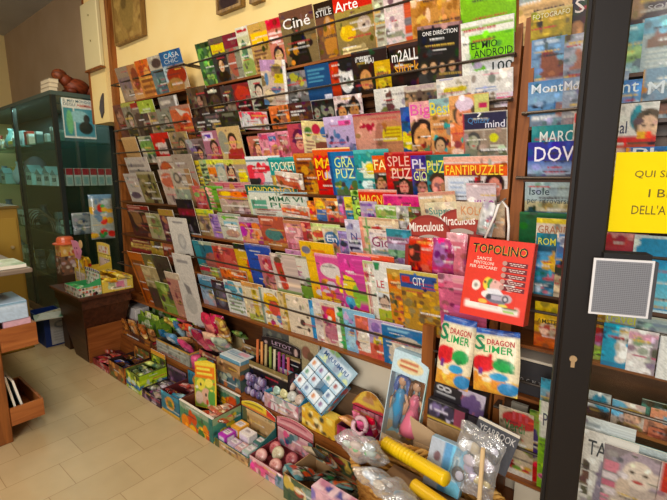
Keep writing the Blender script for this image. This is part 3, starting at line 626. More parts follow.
tier('''
197 274 211 | pale blue children's picture book | 98a8b8 e:.4,.3,.4,.2,5a8aa0 K:.0,.4,1,1,8,.18,b09aa0,c8b0a0,887 |
210 279 223 | dark picture book with a grey figure | 48404a e:.5,.5,.3,.4,6a6470 b:0,.1,433 |
222.5 279.5 241 | white activity book with teal splashes | d0d4d0 K:.1,.05,.9,.45,8,.14,4a8aa0,3a7a94,6aa0b0 t:.1,.5,.9,.95,8a9a80,4 |
240 281 259 l=.008 | cream activity book with an orange strip | d8c8a8 b:0,.12,c89a60 b:.3,.34,b8a070 |
244 287.5 259 l=-.004 | narrow yellow and white activity book | d0c4a8 c:.4,.7,c8b048 b:.8,1,a8b060 |
257.5 287 278 | white activity book with a red and yellow splash | d8d4c4 c:0,.12,8a9a90 e:.5,.35,.35,.24,d8b030 e:.6,.5,.25,.2,c85a4a K:.2,.6,.9,1,8,.12,b8407a,6a8ab0,d8a030 |
276 291 286 | narrow ochre and cream activity book | d0bc90 c:.5,.8,b89a50 |
284.5 294.5 312 e | cream colouring book with a blue strip | d8ccb8 c:.78,1,3a8fc0 K:.1,.3,.7,.9,5,.06,544,654 e:.88,.3,.08,.1,8ac0d8 |
311 298 320 | narrow white colouring book | d4ccc4 b:.4,.6,c8b0b0 |
319 302 335 | colouring book with a magenta and orange square | d0bca8 r:.1,.08,.95,.5,b83a70 e:.6,.3,.3,.2,e06a30 e:.5,.7,.4,.25,b87a8a d:.5,.35,.12,eed |
333.5 306 343 l=.002 | white colouring book with green ladder | d8dcd0 c:.4,.9,5a9a58 t:.45,.1,.85,.9,7ab070,5 |
341.5 308 353 | sky blue colouring book with lilac flowers | 8ab4cc K:.1,.05,.9,.3,5,.16,a890c0,c8b0d0 e:.5,.7,.4,.2,a8c8d8 |
352 314.5 369 | salmon colouring book with a white balloon | c8705c e:.6,.62,.45,.28,d8d0c4 c:0,.12,88b0c8 |
367 318 381 | lilac colouring book with yellow flowers | b8a0c4 e:.5,.2,.3,.12,8a70a8 K:.4,.2,1,.9,8,.16,d8b838,e0c850 b:.6,1,c86a5a |
380.5 323 424 e w=.22 | blue colouring book with a large pale moon | 2a74a4 e:.6,.72,.46,.5,c8bcac t:.15,.08,.8,.2,8ab8d0,1 K:.35,.3,.6,.6,4,.04,c89a50,5a8ab0,c85a40 b:0,.03,d8dce0 |
''', WZ[9], ty(9)+.02, PW[9], GW[9], top=-.035, cat='children\'s book', kind='colouring_book')
# round topped cards and film packs standing in the seventh row
def round_card(xl, xr, yt, Y, label, tcol):
    A_, B_ = ony(xl, yt+22, Y), ony(xr, yt+22, Y); r = (B_.x-A_.x)/2; zt = ony((xl+xr)/2, yt, Y).z; zc = zt-r*.86; x = (A_.x+B_.x)/2; z0 = WZ[7]
    t = thing('round_card', (x, Y, z0), label, 'display card', 'round topped cards in the seventh row')
    pts = [(x-r, Y, z0+.0008)]+[(x-r*math.cos(math.pi*k/16), Y, zc+r*.86*math.sin(math.pi*k/16)) for k in range(17)]+[(x+r, Y, z0+.0008)]
    MB().prism(pts, (0, .004, 0), '8a2c26').build('card', CARD, t)
    m = MB()
    m.prism([(x-r*.9*math.cos(math.pi*k/16), Y-.0012, zc+r*.76*math.sin(math.pi*k/16)) for k in range(17)], (0, .001, 0), '9a342a')
    m.build('printed_face', CARD, t)
    put_text('Miraculous', t, -r*.8, zc-z0+r*.12, r*.7, zc-z0+r*.5, 'e8dcd4', -.0022, 'lettering', .03, -6)
    m = MB(); m.prism([(x+r*(-.35+.07*k), Y-.0016, zc-r*.02+r*.1*math.sin(math.pi*k/14)) for k in range(15)]+[(x+r*(.63-.07*k), Y-.0016, zc-r*.12) for k in range(15)], (0, .0006, 0), 'a89a90'); m.build('emblem', CARD, t)
    return t
round_card(436, 483, 209, ty(7)-.012, 'rear dark red round topped card with white script', 'e8dcd4')
round_card(405.5, 451, 215, ty(7)-.026, 'front dark red round topped card with white script', 'e8dcd4')
for (xl, yt, xr, l, dy, s_, nm) in ((409, 236, 436, 'red film pack with a dark patch under the round topped card', -.034, 'c8402c b:0,.1,b86a60 e:.35,.45,.3,.25,4a2c28 e:.7,.4,.2,.4,d84a30 k:8,.12,d8705a,8a3028', 'a'), (433, 237, 456, 'magenta film pack with lilac figure under round topped card', -.036, 'b04a80 e:.4,.4,.3,.35,a878b0 k:10,.12,d880a8,c83a70,8a3a60', 'b'), (447, 232, 468, 'rose film pack beside the red carrier bag', -.03, 'c87a88 b:0,.2,d8a8b0 k:8,.12,e0a0b0,a85a68', 'c')):
    P_ = ony(xl, yt, ty(7)+dy); Q_ = ony(xr, yt, ty(7)+dy)
    o = pouch('p', Q_.x-P_.x, P_.z-WZ[7]-.001, .02, s_, cell=.006).build('film_pack', FILM); o.location = (P_.x, ty(7)+dy, WZ[7]+.001); tag(o, l, 'film pack', 'film packs in the seventh row')
# --- narrow rack
tier('''
114 69 127 | grey faded magazine | 988878 b:.3,.6,877 e:.5,.8,.4,.15,a98 |
125.5 66 135 | tan magazine with a red brown figure | b08058 e:.5,.4,.3,.3,8a4a34 b:.8,1,c8a070 |
133.5 62 149 | orange topped cookery magazine | c08a50 b:0,.4,cc7038 K:.1,.05,.9,.4,6,.14,d8a060,a85030 t:.1,.5,.9,.95,8a5a38,3 |
146 58 160 | white magazine with a teal landscape | b8b0a4 e:.5,.2,.3,.12,544 b:.35,1,5a7078 K:.1,.5,.9,1,6,.15,465,788 |
158 53.5 181 e w=.23 | home magazine with blue top and a fox red heap | b8a890 b:0,.36,3a6a98 e:.15,.55,.25,.2,b8c8d0 e:.55,.6,.45,.24,9a3a24 e:.4,.85,.4,.2,a88050 | CASA@.2,.06,.9,.18,c8d0d8;CHIC@.15,.2,.8,.3,b0bcc8
''', NZ[1], NY[1]+.018, PN[1], GN[1], wext=.2, cell=.007, top=-.05)
tier('''
112 106 121 | dim maroon magazine | 7a5048 K:.1,.1,.9,.9,7,.2,987868,5a3430 |
119.5 104 130 | grey magazine with a pale lime top | 8a8478 b:0,.12,a8a860 f:.5,.5,.2,443,a98 |
129 104 140 | magazine with a red title strip and grey cover | 807468 b:0,.15,9a3a34 K:.1,.3,.9,.9,6,.2,5a4a40,a89080 |
136 102 158 w=.2 | lime green country magazine | 8a9a48 b:0,.35,a0b050 K:.1,.4,.9,1,8,.15,765,988 |
157 98 178 e w=.21 | grey travel magazine with a pale block title | 80787 b:0,.4,8a8480 r:.85,.02,.97,.4,ddd t:.1,.12,.8,.3,c8c0b8,1 b:.6,1,765a50 |
'''.replace('80787 ', '807870 '), NZ[2], NY[2]+.018, PN[2], GN[2], wext=.2, cell=.007, top=-.045)
tier('''
134 115 148 l=-.008 | dark magazine with a brown portrait | 5a4a44 f:.5,.5,.2,322,987 |
147 113 156 l=-.008 | taupe magazine with a pale spine | 8a7868 c:0,.12,b8a890 |
155 110 170 l=-.008 | grey green magazine with a soft portrait | 88887c f:.5,.5,.22,554,b8a898 |
168 107 186 l=-.008 e | orange magazine with a white sail shape | b86a48 b:0,.15,a88070 p:c8c0b4,.3,.1,.9,.3,.9,.45,.5,.4 K:.1,.5,.9,1,6,.14,c85a38,a84a34 |
''', NZ[2], NY[2]+.012, PN[2].replace('in ', 'at front of '), GN[2], wext=.2, cell=.007, top=-.06)
tier('''
120.5 138 139 e w=.2 | plain kraft beige magazine | b08a58 b:.0,.1,b89868 |
137 137 150 | white and green gardening magazine | a8a890 e:.5,.4,.5,.3,7a9a5a K:.1,.1,.9,.9,5,.15,c8c0b0,565 |
149.5 134 168 e w=.21 | bright red magazine with a white square | b82a24 r:.25,.32,.75,.7,d0bcb4 r:.75,.2,1,.75,322 b:.8,1,c85a3a t:.3,.5,.7,.65,655,2 |
167.5 133 187 e w=.2 | tan magazine with an upright grey figure | a08a68 e:.5,.4,.4,.4,8a7a60 f:.6,.45,.2,443,b8a080 b:.75,1,b8603c |
''', NZ[3], NY[3]+.018, PN[3], GN[3], wext=.2, cell=.007, top=-.06)
tier('''
123.5 158 156 e w=.3 | pale grey newspaper folded flat | b8b0a8 t:.05,.15,.95,.4,8a8480,2 b:.5,1,a8a098 |
155 157 172 w=.25 | white newspaper with an orange picture | b8aca0 e:.4,.5,.4,.4,b0603c |
170 155 188 e | grey magazine with an orange corner | a09488 e:.5,.7,.5,.3,b86a44 |
122.5 174 136 l=-.015 | white magazine with a purple blot | b8b0a8 e:.4,.75,.3,.12,6a5a68 t:.1,.1,.9,.3,a89a94,2 |
135 172 158 l=-.015 w=.23 | olive magazine with a dark crowd photograph | 807850 b:0,.1,a8a088 K:.0,.15,1,1,26,.08,5a5440,a89a78,463c30,8a8068 |
157 170 170 l=-.015 | magazine with a coral photograph on white | b8a89c e:.5,.3,.45,.2,b8705a K:.1,.6,.9,1,7,.12,766,a89a90 |
168 169 189.5 e l=-.015 w=.22 | white magazine printed with grey rings | b4a898 d:.3,.25,.17,6a6058 d:.3,.25,.1,b4a898 d:.65,.3,.2,6a6058 d:.65,.3,.13,b4a898 b:.55,1,98a090 c:.75,1,a08060 |
''', NZ[4], NY[4]+.018, PN[4], GN[4], wext=.2, cell=.007, top=-.05)
tier('''
126 205 159 e w=.3 | red and cream titled magazine | a89078 b:0,.3,8a3430 t:.05,.05,.9,.25,b89080,2 b:.35,1,6a5840 |
127 211 146 l=-.012 | dark maroon western comic | 5a3430 K:.0,.1,1,1,14,.14,8a6a48,3a2a28,986a50 |
144.5 213 159 l=-.012 | pale green comic with a brown figure | a8a080 e:.5,.45,.3,.4,8a9060 e:.4,.3,.12,.1,865 c:.85,1,c8c0b0 |
157 209 175 l=-.012 e w=.18 | violet comic with a mustard title | 5a3a48 b:0,.2,a88a48 K:.1,.3,.9,1,10,.14,8a5a60,433,a87a60 c:.95,1,c8b8a8 |
174.5 199 191 l=-.02 e w=.18 | black comic with a crimson band | 2a2426 b:.2,.34,7a2430 K:.1,.5,.9,1,8,.12,88808a,4a4448 |
''', NZ[5], NY[5]+.018, PN[5], GN[5], wext=.17, cell=.007, top=-.04)
tier('''
130 238 151 e | crimson striped comic laid low | 7a2c30 b:.3,.6,b8a060 t:.1,.1,.9,.3,c8b080,1 |
150 241 163 e | small mustard comic | a08a40 K:.1,.1,.9,.9,5,.18,543,b8a060 |
162 243 172 e | small rust coloured comic | 8a4a34 b:0,.3,a86a4a |
''', NZ[6], NY[6]+.018, PN[6], GN[6], wext=.1, cell=.007, top=-.015)
tier('''
126 251 144 e w=.2 | picture of an orange painted frame | b86a2c r:.12,.15,.88,1,7a3c1c r:.25,.25,.8,1,a8602c |
140 253 151 | olive comic with a yellow knight | 6a6440 e:.5,.4,.35,.3,a89a48 K:.1,.5,.9,1,6,.18,433,8a8050 |
150 254 172 w=.2 | dark comic with mustard fighters | 4a4034 K:.0,.1,1,1,16,.14,a89048,5a6040,322,886a40 |
139.5 265 168 l=-.012 e w=.24 | wide cream magazine with a faded rider | b0a078 K:.1,.1,.9,.5,7,.1,8a7a5a,c8b890 b:.5,1,5a4a3c |
163 271 175 l=-.016 | rose and cream magazine | b88a7a b:0,.14,c8b8a0 K:.1,.2,.9,.9,7,.16,8a4a50,a87064 |
154 281 170 l=-.024 | lime green comic with leaves | 8aa050 k:14,.12,6a7c3c,a8b868,544 |
''', NZ[7], NY[7]+.018, PN[7], GN[7], wext=.17, cell=.007, top=-.06)
tier('''
166.5 217 190.5 e l=-.035 w=.21 | upper white magazine with a pencil drawing hung | c4beb4 t:.25,.1,.8,.2,8a8684,1 e:.55,.6,.2,.2,a09c98 e:.55,.6,.12,.14,b8b4ac |
''', ony(175,255,NY[7]-.03).z, NY[7]+.01, 'before the narrow rack', GN[6], cell=.007, top=-.03)
tier('''
171 253 192 e l=-.04 w=.2 | lower white magazine with a pencil drawing hung | c0bab0 t:.2,.08,.85,.16,8a8684,1 p:7a7674,.3,.4,.6,.45,.75,.75,.55,.7 e:.5,.7,.3,.15,a8a49c |
''', NZ[7], NY[7]+.02, 'before the narrow rack', GN[7], cell=.007, top=-.03)
# --- guidebooks behind the glass door
PG = lambda k: 'in the guidebook rack'
GG = 'guidebooks in the rack behind the door'
def gt(k, text, **kw):
    kw.setdefault('top', -.035)
    tier(text, GZ[k], GY[k]+.012, kw.pop('ph', 'in guidebook rack'), GG, cell=.005, cat='guidebook', kind='guidebook', wext=.1, yaw=2, **kw)
gt(1, '''
519 -6 572 e w=.21 | cream yearbook behind the olive photography book | d8b888 b:0,.2,a8b4b0 t:.1,.3,.9,.5,b89a70,2 |
531 13 571.5 e l=-.02 | olive yellow photography book | a89438 b:0,.1,c8b888 K:.2,.5,.9,1,5,.12,b8a040,988a34 | FOTOGRAFO@.05,.1,.95,.26,d8d4b0
572.5 -9 594 e w=.15 | black book with a big white letter | 3a2420 e:.3,.8,.3,.14,b88a60 | S@.15,.2,.6,.5,e8dcd8
629 -8 700 e w=.2 | dark brown camera manual | 4a2820 e:.15,.5,.15,.3,a88a70 | SONY@.3,.5,.8,.64,b8b0b0
''')
gt(2, '''
531.5 41 566 e | mountain magazine with a red cliff over blue sky | 7a98b8 t:.1,.06,.9,.18,c0ccd8,1 p:8a5a48,.3,.3,.55,.25,1,.6,1,1,.25,1 b:.86,1,9a9ca8 |
564.5 36 590 e w=.16 | mountain magazine with a pink peak and grey sky | a8aab8 t:.1,.06,.9,.16,c8ccd8,1 p:a87a6a,.5,.3,1,.5,1,.8,.2,.8 b:.75,1,8a8e9a |
621 27 644 e | mountain magazine with a turquoise lake | 6aa8b8 b:.5,.75,8aa870 b:.75,1,9ab8c0 t:.1,.06,.9,.16,c8dce0,1 |
644.5 19 700 e w=.19 | mountain magazine with a snowy ridge | a8b4b8 b:0,.3,7aa8c0 p:8a6a5a,.1,.4,.4,.25,.9,.4,.9,.55,.1,.55 t:.1,.6,.9,.95,c8ccc8,4 |
''')
gt(3, '''
528 83 563.5 e | mountain magazine with a soaring black bird | 6a94bc g:0,.5,5a88b8,90b0cc p:a87c74,.7,1,.85,.5,1,.5,1,1 e:.35,.52,.14,.03,222 e:.42,.56,.05,.05,222 b:.8,1,8a98a8 | Mont@.1,.06,.98,.26,d0dce8
563 79 590 e w=.18 | mountain magazine with a misty grey valley | 8a98b0 g:.3,1,98a4b8,a8a0a0 t:.1,.3,.8,.4,b8c0cc,1 p:9a7a78,.3,1,.6,.7,1,.6,1,1 | Mo@.06,.06,.6,.26,d0d4e0
614 82 642 e | mountain magazine with a deep blue sky | 4a8ac0 g:.3,1,5a94c4,a8c0d0 K:.1,.6,.9,.95,5,.12,3a6a9a,c8d0d8 | nt@.3,.06,.9,.3,dce8f0
643.5 70 700 e w=.2 | mountain magazine with rust ridge under haze | 88a0b4 c:0,.05,c89a50 p:a8785c,.1,.75,.5,.6,1,.7,1,.9,.1,.9 g:.9,1,90a4b0,a0b0b8 | Mon@.12,.25,.9,.5,d8e0e8
''')
gt(4, '''
531.5 127 574 e | teal road guide with white capitals | 2a8a90 K:.1,.6,.9,1,8,.12,3a7a6a,1a6a78 | MARC@.2,.1,.98,.31,d8dcd8
528 143 574 e l=-.03 | purple guide with tall white capitals and cloudy shore | 3a3a9a g:.5,.85,5a78b8,a8b8d0 b:.85,1,5a5a6a t:.3,.85,.9,.9,b8c0c8,1 | DOV@.15,.12,1.0,.52,e8e4f4
573.5 113 590 e | slim white guide with red lettering strip | d0c4bc r:.1,.02,.9,.16,c04034 t:.2,.2,.8,.9,a87a70,7 |
616 105 659 e l=-.02 | white health magazine with a red bar and face badge | dcd8d4 e:.5,.2,.14,.14,3a8a9a f:.78,.3,.17,654,d8b8a0 b:.42,.5,c83a34 b:.53,.57,c85a44 r:.55,.36,.75,.46,e0b030 t:.05,.6,.95,.95,b89890,4 |  sal@.02,.22,.3,.38,335
626 148 700 e l=-.035 w=.2 | blue guide with fat white capitals | 3a78b0 c:0,.05,d08a30 b:.5,1,5a90b8 | PUL@.1,.02,.9,.34,d8dce4
''')
gt(5, '''
525 182.5 571 e | pale island guide with a serif title over sea | a8b8bc b:.6,1,b8b090 K:.5,.7,1,1,5,.12,9a8a5a,c8c0a8 b:.92,1,5a7a84 | Isole@.1,.16,.55,.4,2a3a44;per ritrovarsi@.06,.5,.95,.72,3a4a50
''')
gt(6, '''
519.5 212 572 e w=.22 | tall dark green book | 1f6038 b:0,.03,3a7a50 |
536.5 218 571 e l=-.02 w=.17 | white guide with yellow band and thin capitals | d4c8b8 b:.0,.07,d0bc40 | GRAND@.06,.09,.97,.19,a86848
536.5 233 557 e l=-.034 | tourist map guide with a yellow and blue picture | 3a7f90 b:.2,.3,2a5a70 g:.3,.55,5a9ac0,5a9ac0 p:d0a830,.9,.3,1,.6,.2,.55,.3,.45 K:.1,.6,.9,1,14,.13,5aa0c8,a8b8c0,c87a8a,3a80b0 | ROM@.1,.07,.95,.18,d8d040
556.5 232.5 571 e l=-.03 | tourist guide with trees against blue sky | d4c8b4 r:.06,.03,.9,.95,4a88c0 e:.3,.6,.35,.12,2a3a28 e:.8,.55,.3,.16,243424 r:.06,.66,.9,.95,c8b8a0 d:.5,.14,.4,d0d4dc d:.55,.14,.3,8a90a8 b:.86,.9,786 |
602 232 635 e w=.12 | pink guide showing a red title | d8a0a4 b:.1,.3,c05060 t:.1,.08,.9,.3,b84048,1 b:.5,1,d8c0bc |
634.5 235 700 e l=-.02 w=.16 | turquoise blue guide with a white border | d0e0e8 r:.06,.04,.94,.96,1a9ac8 g:.4,.9,3aa8cc,8ac8d8 |
''', top=-.02)
gt(7, '''
535 301 563 e | yellow city guide with an orange flower mound | c8a030 b:0,.2,d8bc38 b:.2,.5,dcb42c e:.5,.58,.3,.14,cfb8a0 e:.5,.54,.14,.07,b05a40 b:.72,1,c86a28 b:.66,.72,9a5a34 | AMSTER@.1,.36,.98,.46,5a4a1c
594 311 606 e | stacked column guide in yellow, violet and leaf green | d8b430 b:.32,.36,6a5a2a b:.42,.68,a87a9c e:.5,.55,.4,.07,b83a6a b:.68,1,8a9a50 |
606 310 637 e w=.16 | travel magazine with lime capitals | b8b8ac b:.5,1,4a4a48 | travel@.0,.02,.98,.2,c8c830
636.5 317 664 e w=.15 | grey travel magazine with a dark skyline | a8b4b4 t:.05,.08,.95,.2,6a7a80,1 b:.5,1,5a4a48 |
604 322.5 635 e l=-.03 | turquoise guide with a white boot shape | 12a4c4 c:.97,1,3a3a34 p:e0dcd8,.5,.08,.78,.04,.92,.2,.9,.75 e:.7,.5,.22,.36,e0dcd8 e:.62,.78,.16,.09,e4dcd8 b:.88,1,2a8ab0 |
629.5 328.5 660 e l=-.03 | white guide with a pink sky and thin skyline | e0d8d8 b:.08,.24,d8a8bc t:.1,.42,.9,.52,8a7a84,2 p:a89aa4,.75,.15,1,.15,1,1,.75,1 b:.58,.61,c06080 r:.08,.62,.7,.98,e8e4e4 |
660.5 336 700 e l=-.035 w=.16 | plain white brochure beside the pink sky guide | e4e2e0 c:0,.06,c8c8d0 t:.2,.1,.9,.3,b8b8c0,3 |
''', top=-.03)
gt(8, '''
540.5 377.5 557 e l=-.02 zb=.46 | blue and white booklet with brown puppy picture | 8ab4c4 b:0,.12,4aa0bc r:.4,.15,1,.6,c8b8ac b:.5,.75,6a5a54 b:.62,.72,3a94b4 |
587 389.5 612 e | white booklet with round turquoise badge | d0d4d0 e:.55,.34,.3,.26,2a9cb8 b:.6,1,6a5044 |
612.5 399 647 e l=-.01 | booklet with blue corner and a child's face | d8c8bc e:.1,.3,.4,.3,7ab8d0 f:.62,.55,.3,9a7a60,e0b8a0 |
642 399 700 e w=.2 | sea green booklet behind a coral one | 5a8a7a b:0,.15,3a4a44 b:.5,1,d8a088 |
651 408 700 e l=-.02 w=.16 | coral booklet with a blue label | d89a7c r:.3,.2,1,.45,6aa8c0 b:.6,1,c87a60 |
''', top=-.03)
gt(9, '''
498.5 405 534 e | health food magazine with green and red title | c8b8a0 e:.6,.15,.5,.12,b84a48 K:.0,.35,1,1,24,.1,7a9a48,b84040,c8c098,d0a850 b:.9,1,d8d0c4 | lli@.4,.02,.85,.14,b84a50;Verdi@.15,.17,.75,.32,3a8a50
529 409 547 e l=.004 w=.16 | magazine with violet grapes and a red tomato | a8a078 b:0,.25,8aa050 e:.3,.45,.35,.2,5a4a78 e:.4,.85,.35,.14,c02a2c K:.0,.0,1,.3,6,.1,c0a840,7a9a48 |
538.5 400 556 e l=-.01 | white and lime city booklet | d8d8d0 b:.4,1,8ab83a c:0,.1,9ac040 K:.3,.5,1,1,7,.14,c89a50,b85a8a,6a8a40 | PIS@.25,.12,.98,.26,556
583 415 612 e l=.004 w=.14 | white type specimen booklet | dce0e0 t:.1,.06,.9,.3,a8b0b4,3 |
582 428 609 e l=-.022 w=.15 | white magazine with large black capitals | e4e0dc r:.12,.36,.4,.48,655a5a r:.12,.5,.4,.68,7a5a54 r:.12,.7,.4,.8,665 p:9a90a0,.8,.3,1,.3,1,1,.5,1 t:.1,.85,.6,.95,b8b8b8,2 | TA@.25,.1,.98,.28,333a44
609 436 700 e w=.22 | magazine with an aqua banner behind the cover girl | 7ab8c0 b:.0,.1,d0d8d8 e:.4,.2,.2,.1,d8e0e0 |
604 443 658 e l=-.024 w=.2 | fashion magazine with a white bonneted woman | 9a8f94 f:.72,.26,.2,b8a8b4,e8d8cc,c8b8b0 e:.7,.9,.3,.2,5a7080 r:.05,.2,.35,.34,d890a0 r:.02,.36,.34,.44,e0d4d8 r:.02,.46,.32,.54,c87a90 r:.0,.56,.32,.64,e0d4d8 t:.02,.66,.3,.8,d890a4,2 e:.45,.5,.14,.14,d8c4b4 |
661 462 700 e l=-.03 w=.16 | magazine with a red panel and speckled fabric | c83a34 c:0,.08,d8d0d0 b:.35,1,c8b0ac K:.0,.4,1,1,14,.1,a89090,e0d0cc |
''', top=-.04)
# dark box file lying on the guidebook rack
bx = thing('box_file', ((ony(536,380,1.6)).x, 1.63, GZ[8]), 'black box file with spaced white letters in guidebook rack', 'box')
a = ony(514.5, 355, 1.60); b = ony(570, 373, 1.60)
MB().bbox(a.x, b.x, 1.60, 1.74, GZ[8]+.001, a.z-.01, .004, '2e2c30').build('box_body', CARD, bx)
MB().bbox(a.x-.001, b.x+.001, 1.598, 1.742, a.z-.0098, a.z, .002, 'd8ccb8').build('lid', CARD, bx)
for i, ch in enumerate('DCNVENU'):
    o = put_text(ch, bx, a.x-bx.location.x+.028+.021*i, .052, a.x-bx.location.x+.038+.021*i, .066, 'b0b0b4', 1.5992-1.63)
# ------------------------------------------------------------------ room shell
def slab(name, x0, x1, y0, y1, z0, z1, m):
    return struct(MB().box(x0, x1, y0, y1, z0, z1).build(name, m))
CZ = 3.36
slab('floor', -7.5, 2.6, -3.2, 2.0, -.06, 0, FLOOR)
slab('ceiling', -7.5, 2.6, -3.2, 2.0, CZ, CZ+.08, PL_CEIL)
slab('wall_back', -3.86, 2.6, WALLY, WALLY+.14, 0, CZ, PL_YEL)
slab('wall_niche', -7.5, -3.86, 1.925, 1.99, 0, CZ, PL_DIM)
slab('wall_left', -7.5, -7.4, -3.2, 1.925, 0, CZ, PL_YEL)
slab('wall_front', -7.5, -1.9, -3.3, -3.2, 0, CZ, PL_DIM)
slab('trim_1', -3.90, -3.845, 1.735, 1.79, 0, CZ, W_RACK)          # upright beading at the end of the yellow wall
slab('trim_2', -4.225, -4.205, 1.69, 1.90, 1.95, CZ, W_RACK)
slab('wall_pier', -4.205, -3.90, 1.70, 1.92, 1.95, CZ, PL_YEL)
mb_ = thing('meter_box', (-4.05, 1.69, 2.4), 'pale cream service cover high on the yellow wall pier', 'wall cover')
a = ony(83.5, 12, 1.68); b = ony(105, 64, 1.68)
MB().bbox(-4.21, -3.895, 1.665, 1.699, 2.40, 2.93, .006, 'ddd0a0').build('cover', CARD, mb_)
MB().box(-4.215, -3.89, 1.66, 1.6985, 2.385, 2.3995, '8a6a3a').build('lower_lip', W_RACK, mb_)
for z in (2.82, 2.62):
    MB().cyl((-4.05, 1.6645, z), (-4.05, 1.661, z), .008, 'a09468').build('screw', METAL, mb_)
# dark wall ornament on the pier
lf = MB().prism([(-4.03,1.699,1.99),(-3.985,1.699,2.04),(-3.975,1.699,2.12),(-3.965,1.699,2.19),(-3.995,1.699,2.17),(-4.03,1.699,2.13),(-4.055,1.699,2.07)], (0,-.012,0), '4a4448').build('wall_ornament', CARD)
tag(lf, 'small dark leaf shaped ornament hung on the yellow pier', 'ornament')
# wall pictures
def picture(name, x0, x1, z0, z1, spec, label, fr):
    p = thing(name, ((x0+x1)/2, WALLY-.02, z0), label, 'picture', 'old pictures hung on the yellow wall')
    y = WALLY-.002
    MB().box(x0, x1, y-.03, y, z0, z1, '6a4a20').build('board', W_PIC, p)
    m = MB().panel((x0+.02, y-.0312, z1-.02), (x1-x0-.04, 0, 0), (0, 0, -(z1-z0-.04)), spec, .012); m.build('print', PAPER, p)
    mb = MB()
    for q in ((x0, x1, z0, z0+.016), (x0, x1, z1-.016, z1), (x0, x0+.016, z0+.0165, z1-.0165), (x1-.016, x1, z0+.0165, z1-.0165)): mb.box(q[0], q[1], y-.038, y-.0302, q[2], q[3])
    mb.build('frame', W_PIC, p)
    return p
picture('wall_picture', -3.78, -3.31, 2.545, 3.02, '9a7a40 k:60,.08,8a6a34,a88848,7a5c2c,96783c e:.5,.5,.25,.35,8a7038 e:.4,.4,.1,.1,6a5428', 'brown wooden picture panel hung above the narrow rack', 1)
a = ony(217.5, 15, WALLY-.03); b = ony(242, 8, WALLY-.03)
picture('wall_picture', a.x, b.x, a.z, a.z+.35, '54402c k:30,.1,6a5440,3c2e20,705840 f:.5,.5,.2,322,765', 'dark brown picture hung above the wide rack', 1)
a = ony(250.5, 4.5, WALLY-.03); b = ony(262, 2, WALLY-.03)
picture('wall_picture', a.x, b.x, a.z, a.z+.25, '4a5040 k:20,.15,666a50,343a30', 'small dark green picture whose foot shows near the dark brown picture', 1)
# ------------------------------------------------------------------ glass display case
X1, X0, Y0, Y1, ZT = -4.30, -7.3, 1.40, 1.90, 2.215
dc = thing('display_case', (-5.4, 1.65, 0), 'tall dark framed glass display case against the niche wall', 'display case')
FR = '222826'
for n, (x, y) in enumerate(((X1-.02, Y0+.02), (X1-.02, Y1-.02), (X0+.02, Y0+.02), (X0+.02, Y1-.02), (-5.45, Y0+.02))):
    MB().box(x-.018, x+.018, y-.018, y+.018, .1, ZT-.035, FR).build('corner_post', DARKM, dc)
MB().box(X0, X1, Y0, Y1, ZT-.034, ZT, '4a5a54').build('top_panel', DARKM, dc)
MB().bbox(X0, X1, Y0, Y1, 0, .0995, .006, '30261c').build('plinth', W_DARK, dc)
MB().box(X0+.04, X1-.04, Y1-.012, Y1-.002, .1005, ZT-.0345, '1c3a38').build('case_back', CARD, dc)
SZ = [.50, .95, 1.40, 1.80]
for z in SZ: MB().box(X0+.04, X1-.04, Y0+.015, Y1-.0135, z-.008, z, '9ac8c0').build('glass_shelf', clear_mat('shelf_glass', (.6, .8, .76), .18) if 'shelf_glass' not in MATS else MATS['shelf_glass'], dc)
MB().box(-5.43, X1-.04, Y0+.004, Y0+.009, .102, ZT-.036).build('glass_pane', CASEG, dc)
MB().box(X0+.04, -5.47, Y0+.004, Y0+.009, .102, ZT-.036).build('glass_pane', CASEG, dc)
MB().box(X1-.009, X1-.004, Y0+.04, Y1-.04, .102, ZT-.036).build('glass_pane', CASEG, dc)
def gen_box(name, x0, x1, y0, y1, z0, z1, specf, specs, label, cat, group=None, b=.003, col=None, mat=None, top=None, cell=.009):
    t = thing(name, ((x0+x1)/2, (y0+y1)/2, z0), label, cat, group)
    m = MB().bbox(x0, x1, y0, y1, z0+.0006, z1, b, col or specf.split()[0]); m.build('carton', mat or CARD, t)
    m = MB().panel((x0+b, y0-.0005, z1-b), (x1-x0-2*b, 0, 0), (0, 0, -(z1-z0-2*b)), specf, cell)
    m.panel((x1+.0005, y0+b, z1-b), (0, y1-y0-2*b, 0), (0, 0, -(z1-z0-2*b)), specs or specf, cell)
    if top: m.panel((x0+b, y1-b, z1+.0005), (x1-x0-2*b, 0, 0), (0, -(y1-y0-2*b), 0), top, cell)
    m.build('printed_faces', mat or CARD, t)
    return t
GD = 'goods shown inside the glass case'
# goods in the case: first the top bay
gen_box('goods_box', -5.36, -5.26, 1.46, 1.53, 1.8, 1.94, 'a02c20 r:.1,.1,.9,.3,c84030', None, 'red box on the top glass shelf of the case', 'box', GD)
gen_box('goods_box', -5.95, -5.7, 1.46, 1.55, 1.8, 1.87, 'c8b83a b:.5,1,987', None, 'long yellow box on the top glass shelf of the case', 'box', GD)
def model_house(x, y, z, w, h, wall, label):
    t = thing('model_house', (x, y, z), label, 'model house', GD)
    m = MB().box(x-w/2, x+w/2, y-.05, y+.05, z+.0006, z+h*.65, wall); m.build('walls', CARD, t)
    MB().prism([(x-w/2-.01, y-.06, z+h*.652), (x+w/2+.01, y-.06, z+h*.652), (x, y-.06, z+h)], (0, .12, 0), '7a9aa0').build('roof', CARD, t)
    w_ = MB()
    for i in range(3): w_.box(x-w*.35+i*w*.27, x-w*.2+i*w*.27, y-.0525, y-.0505, z+h*.25, z+h*.48, '34484c')
    w_.build('window', CARD, t)
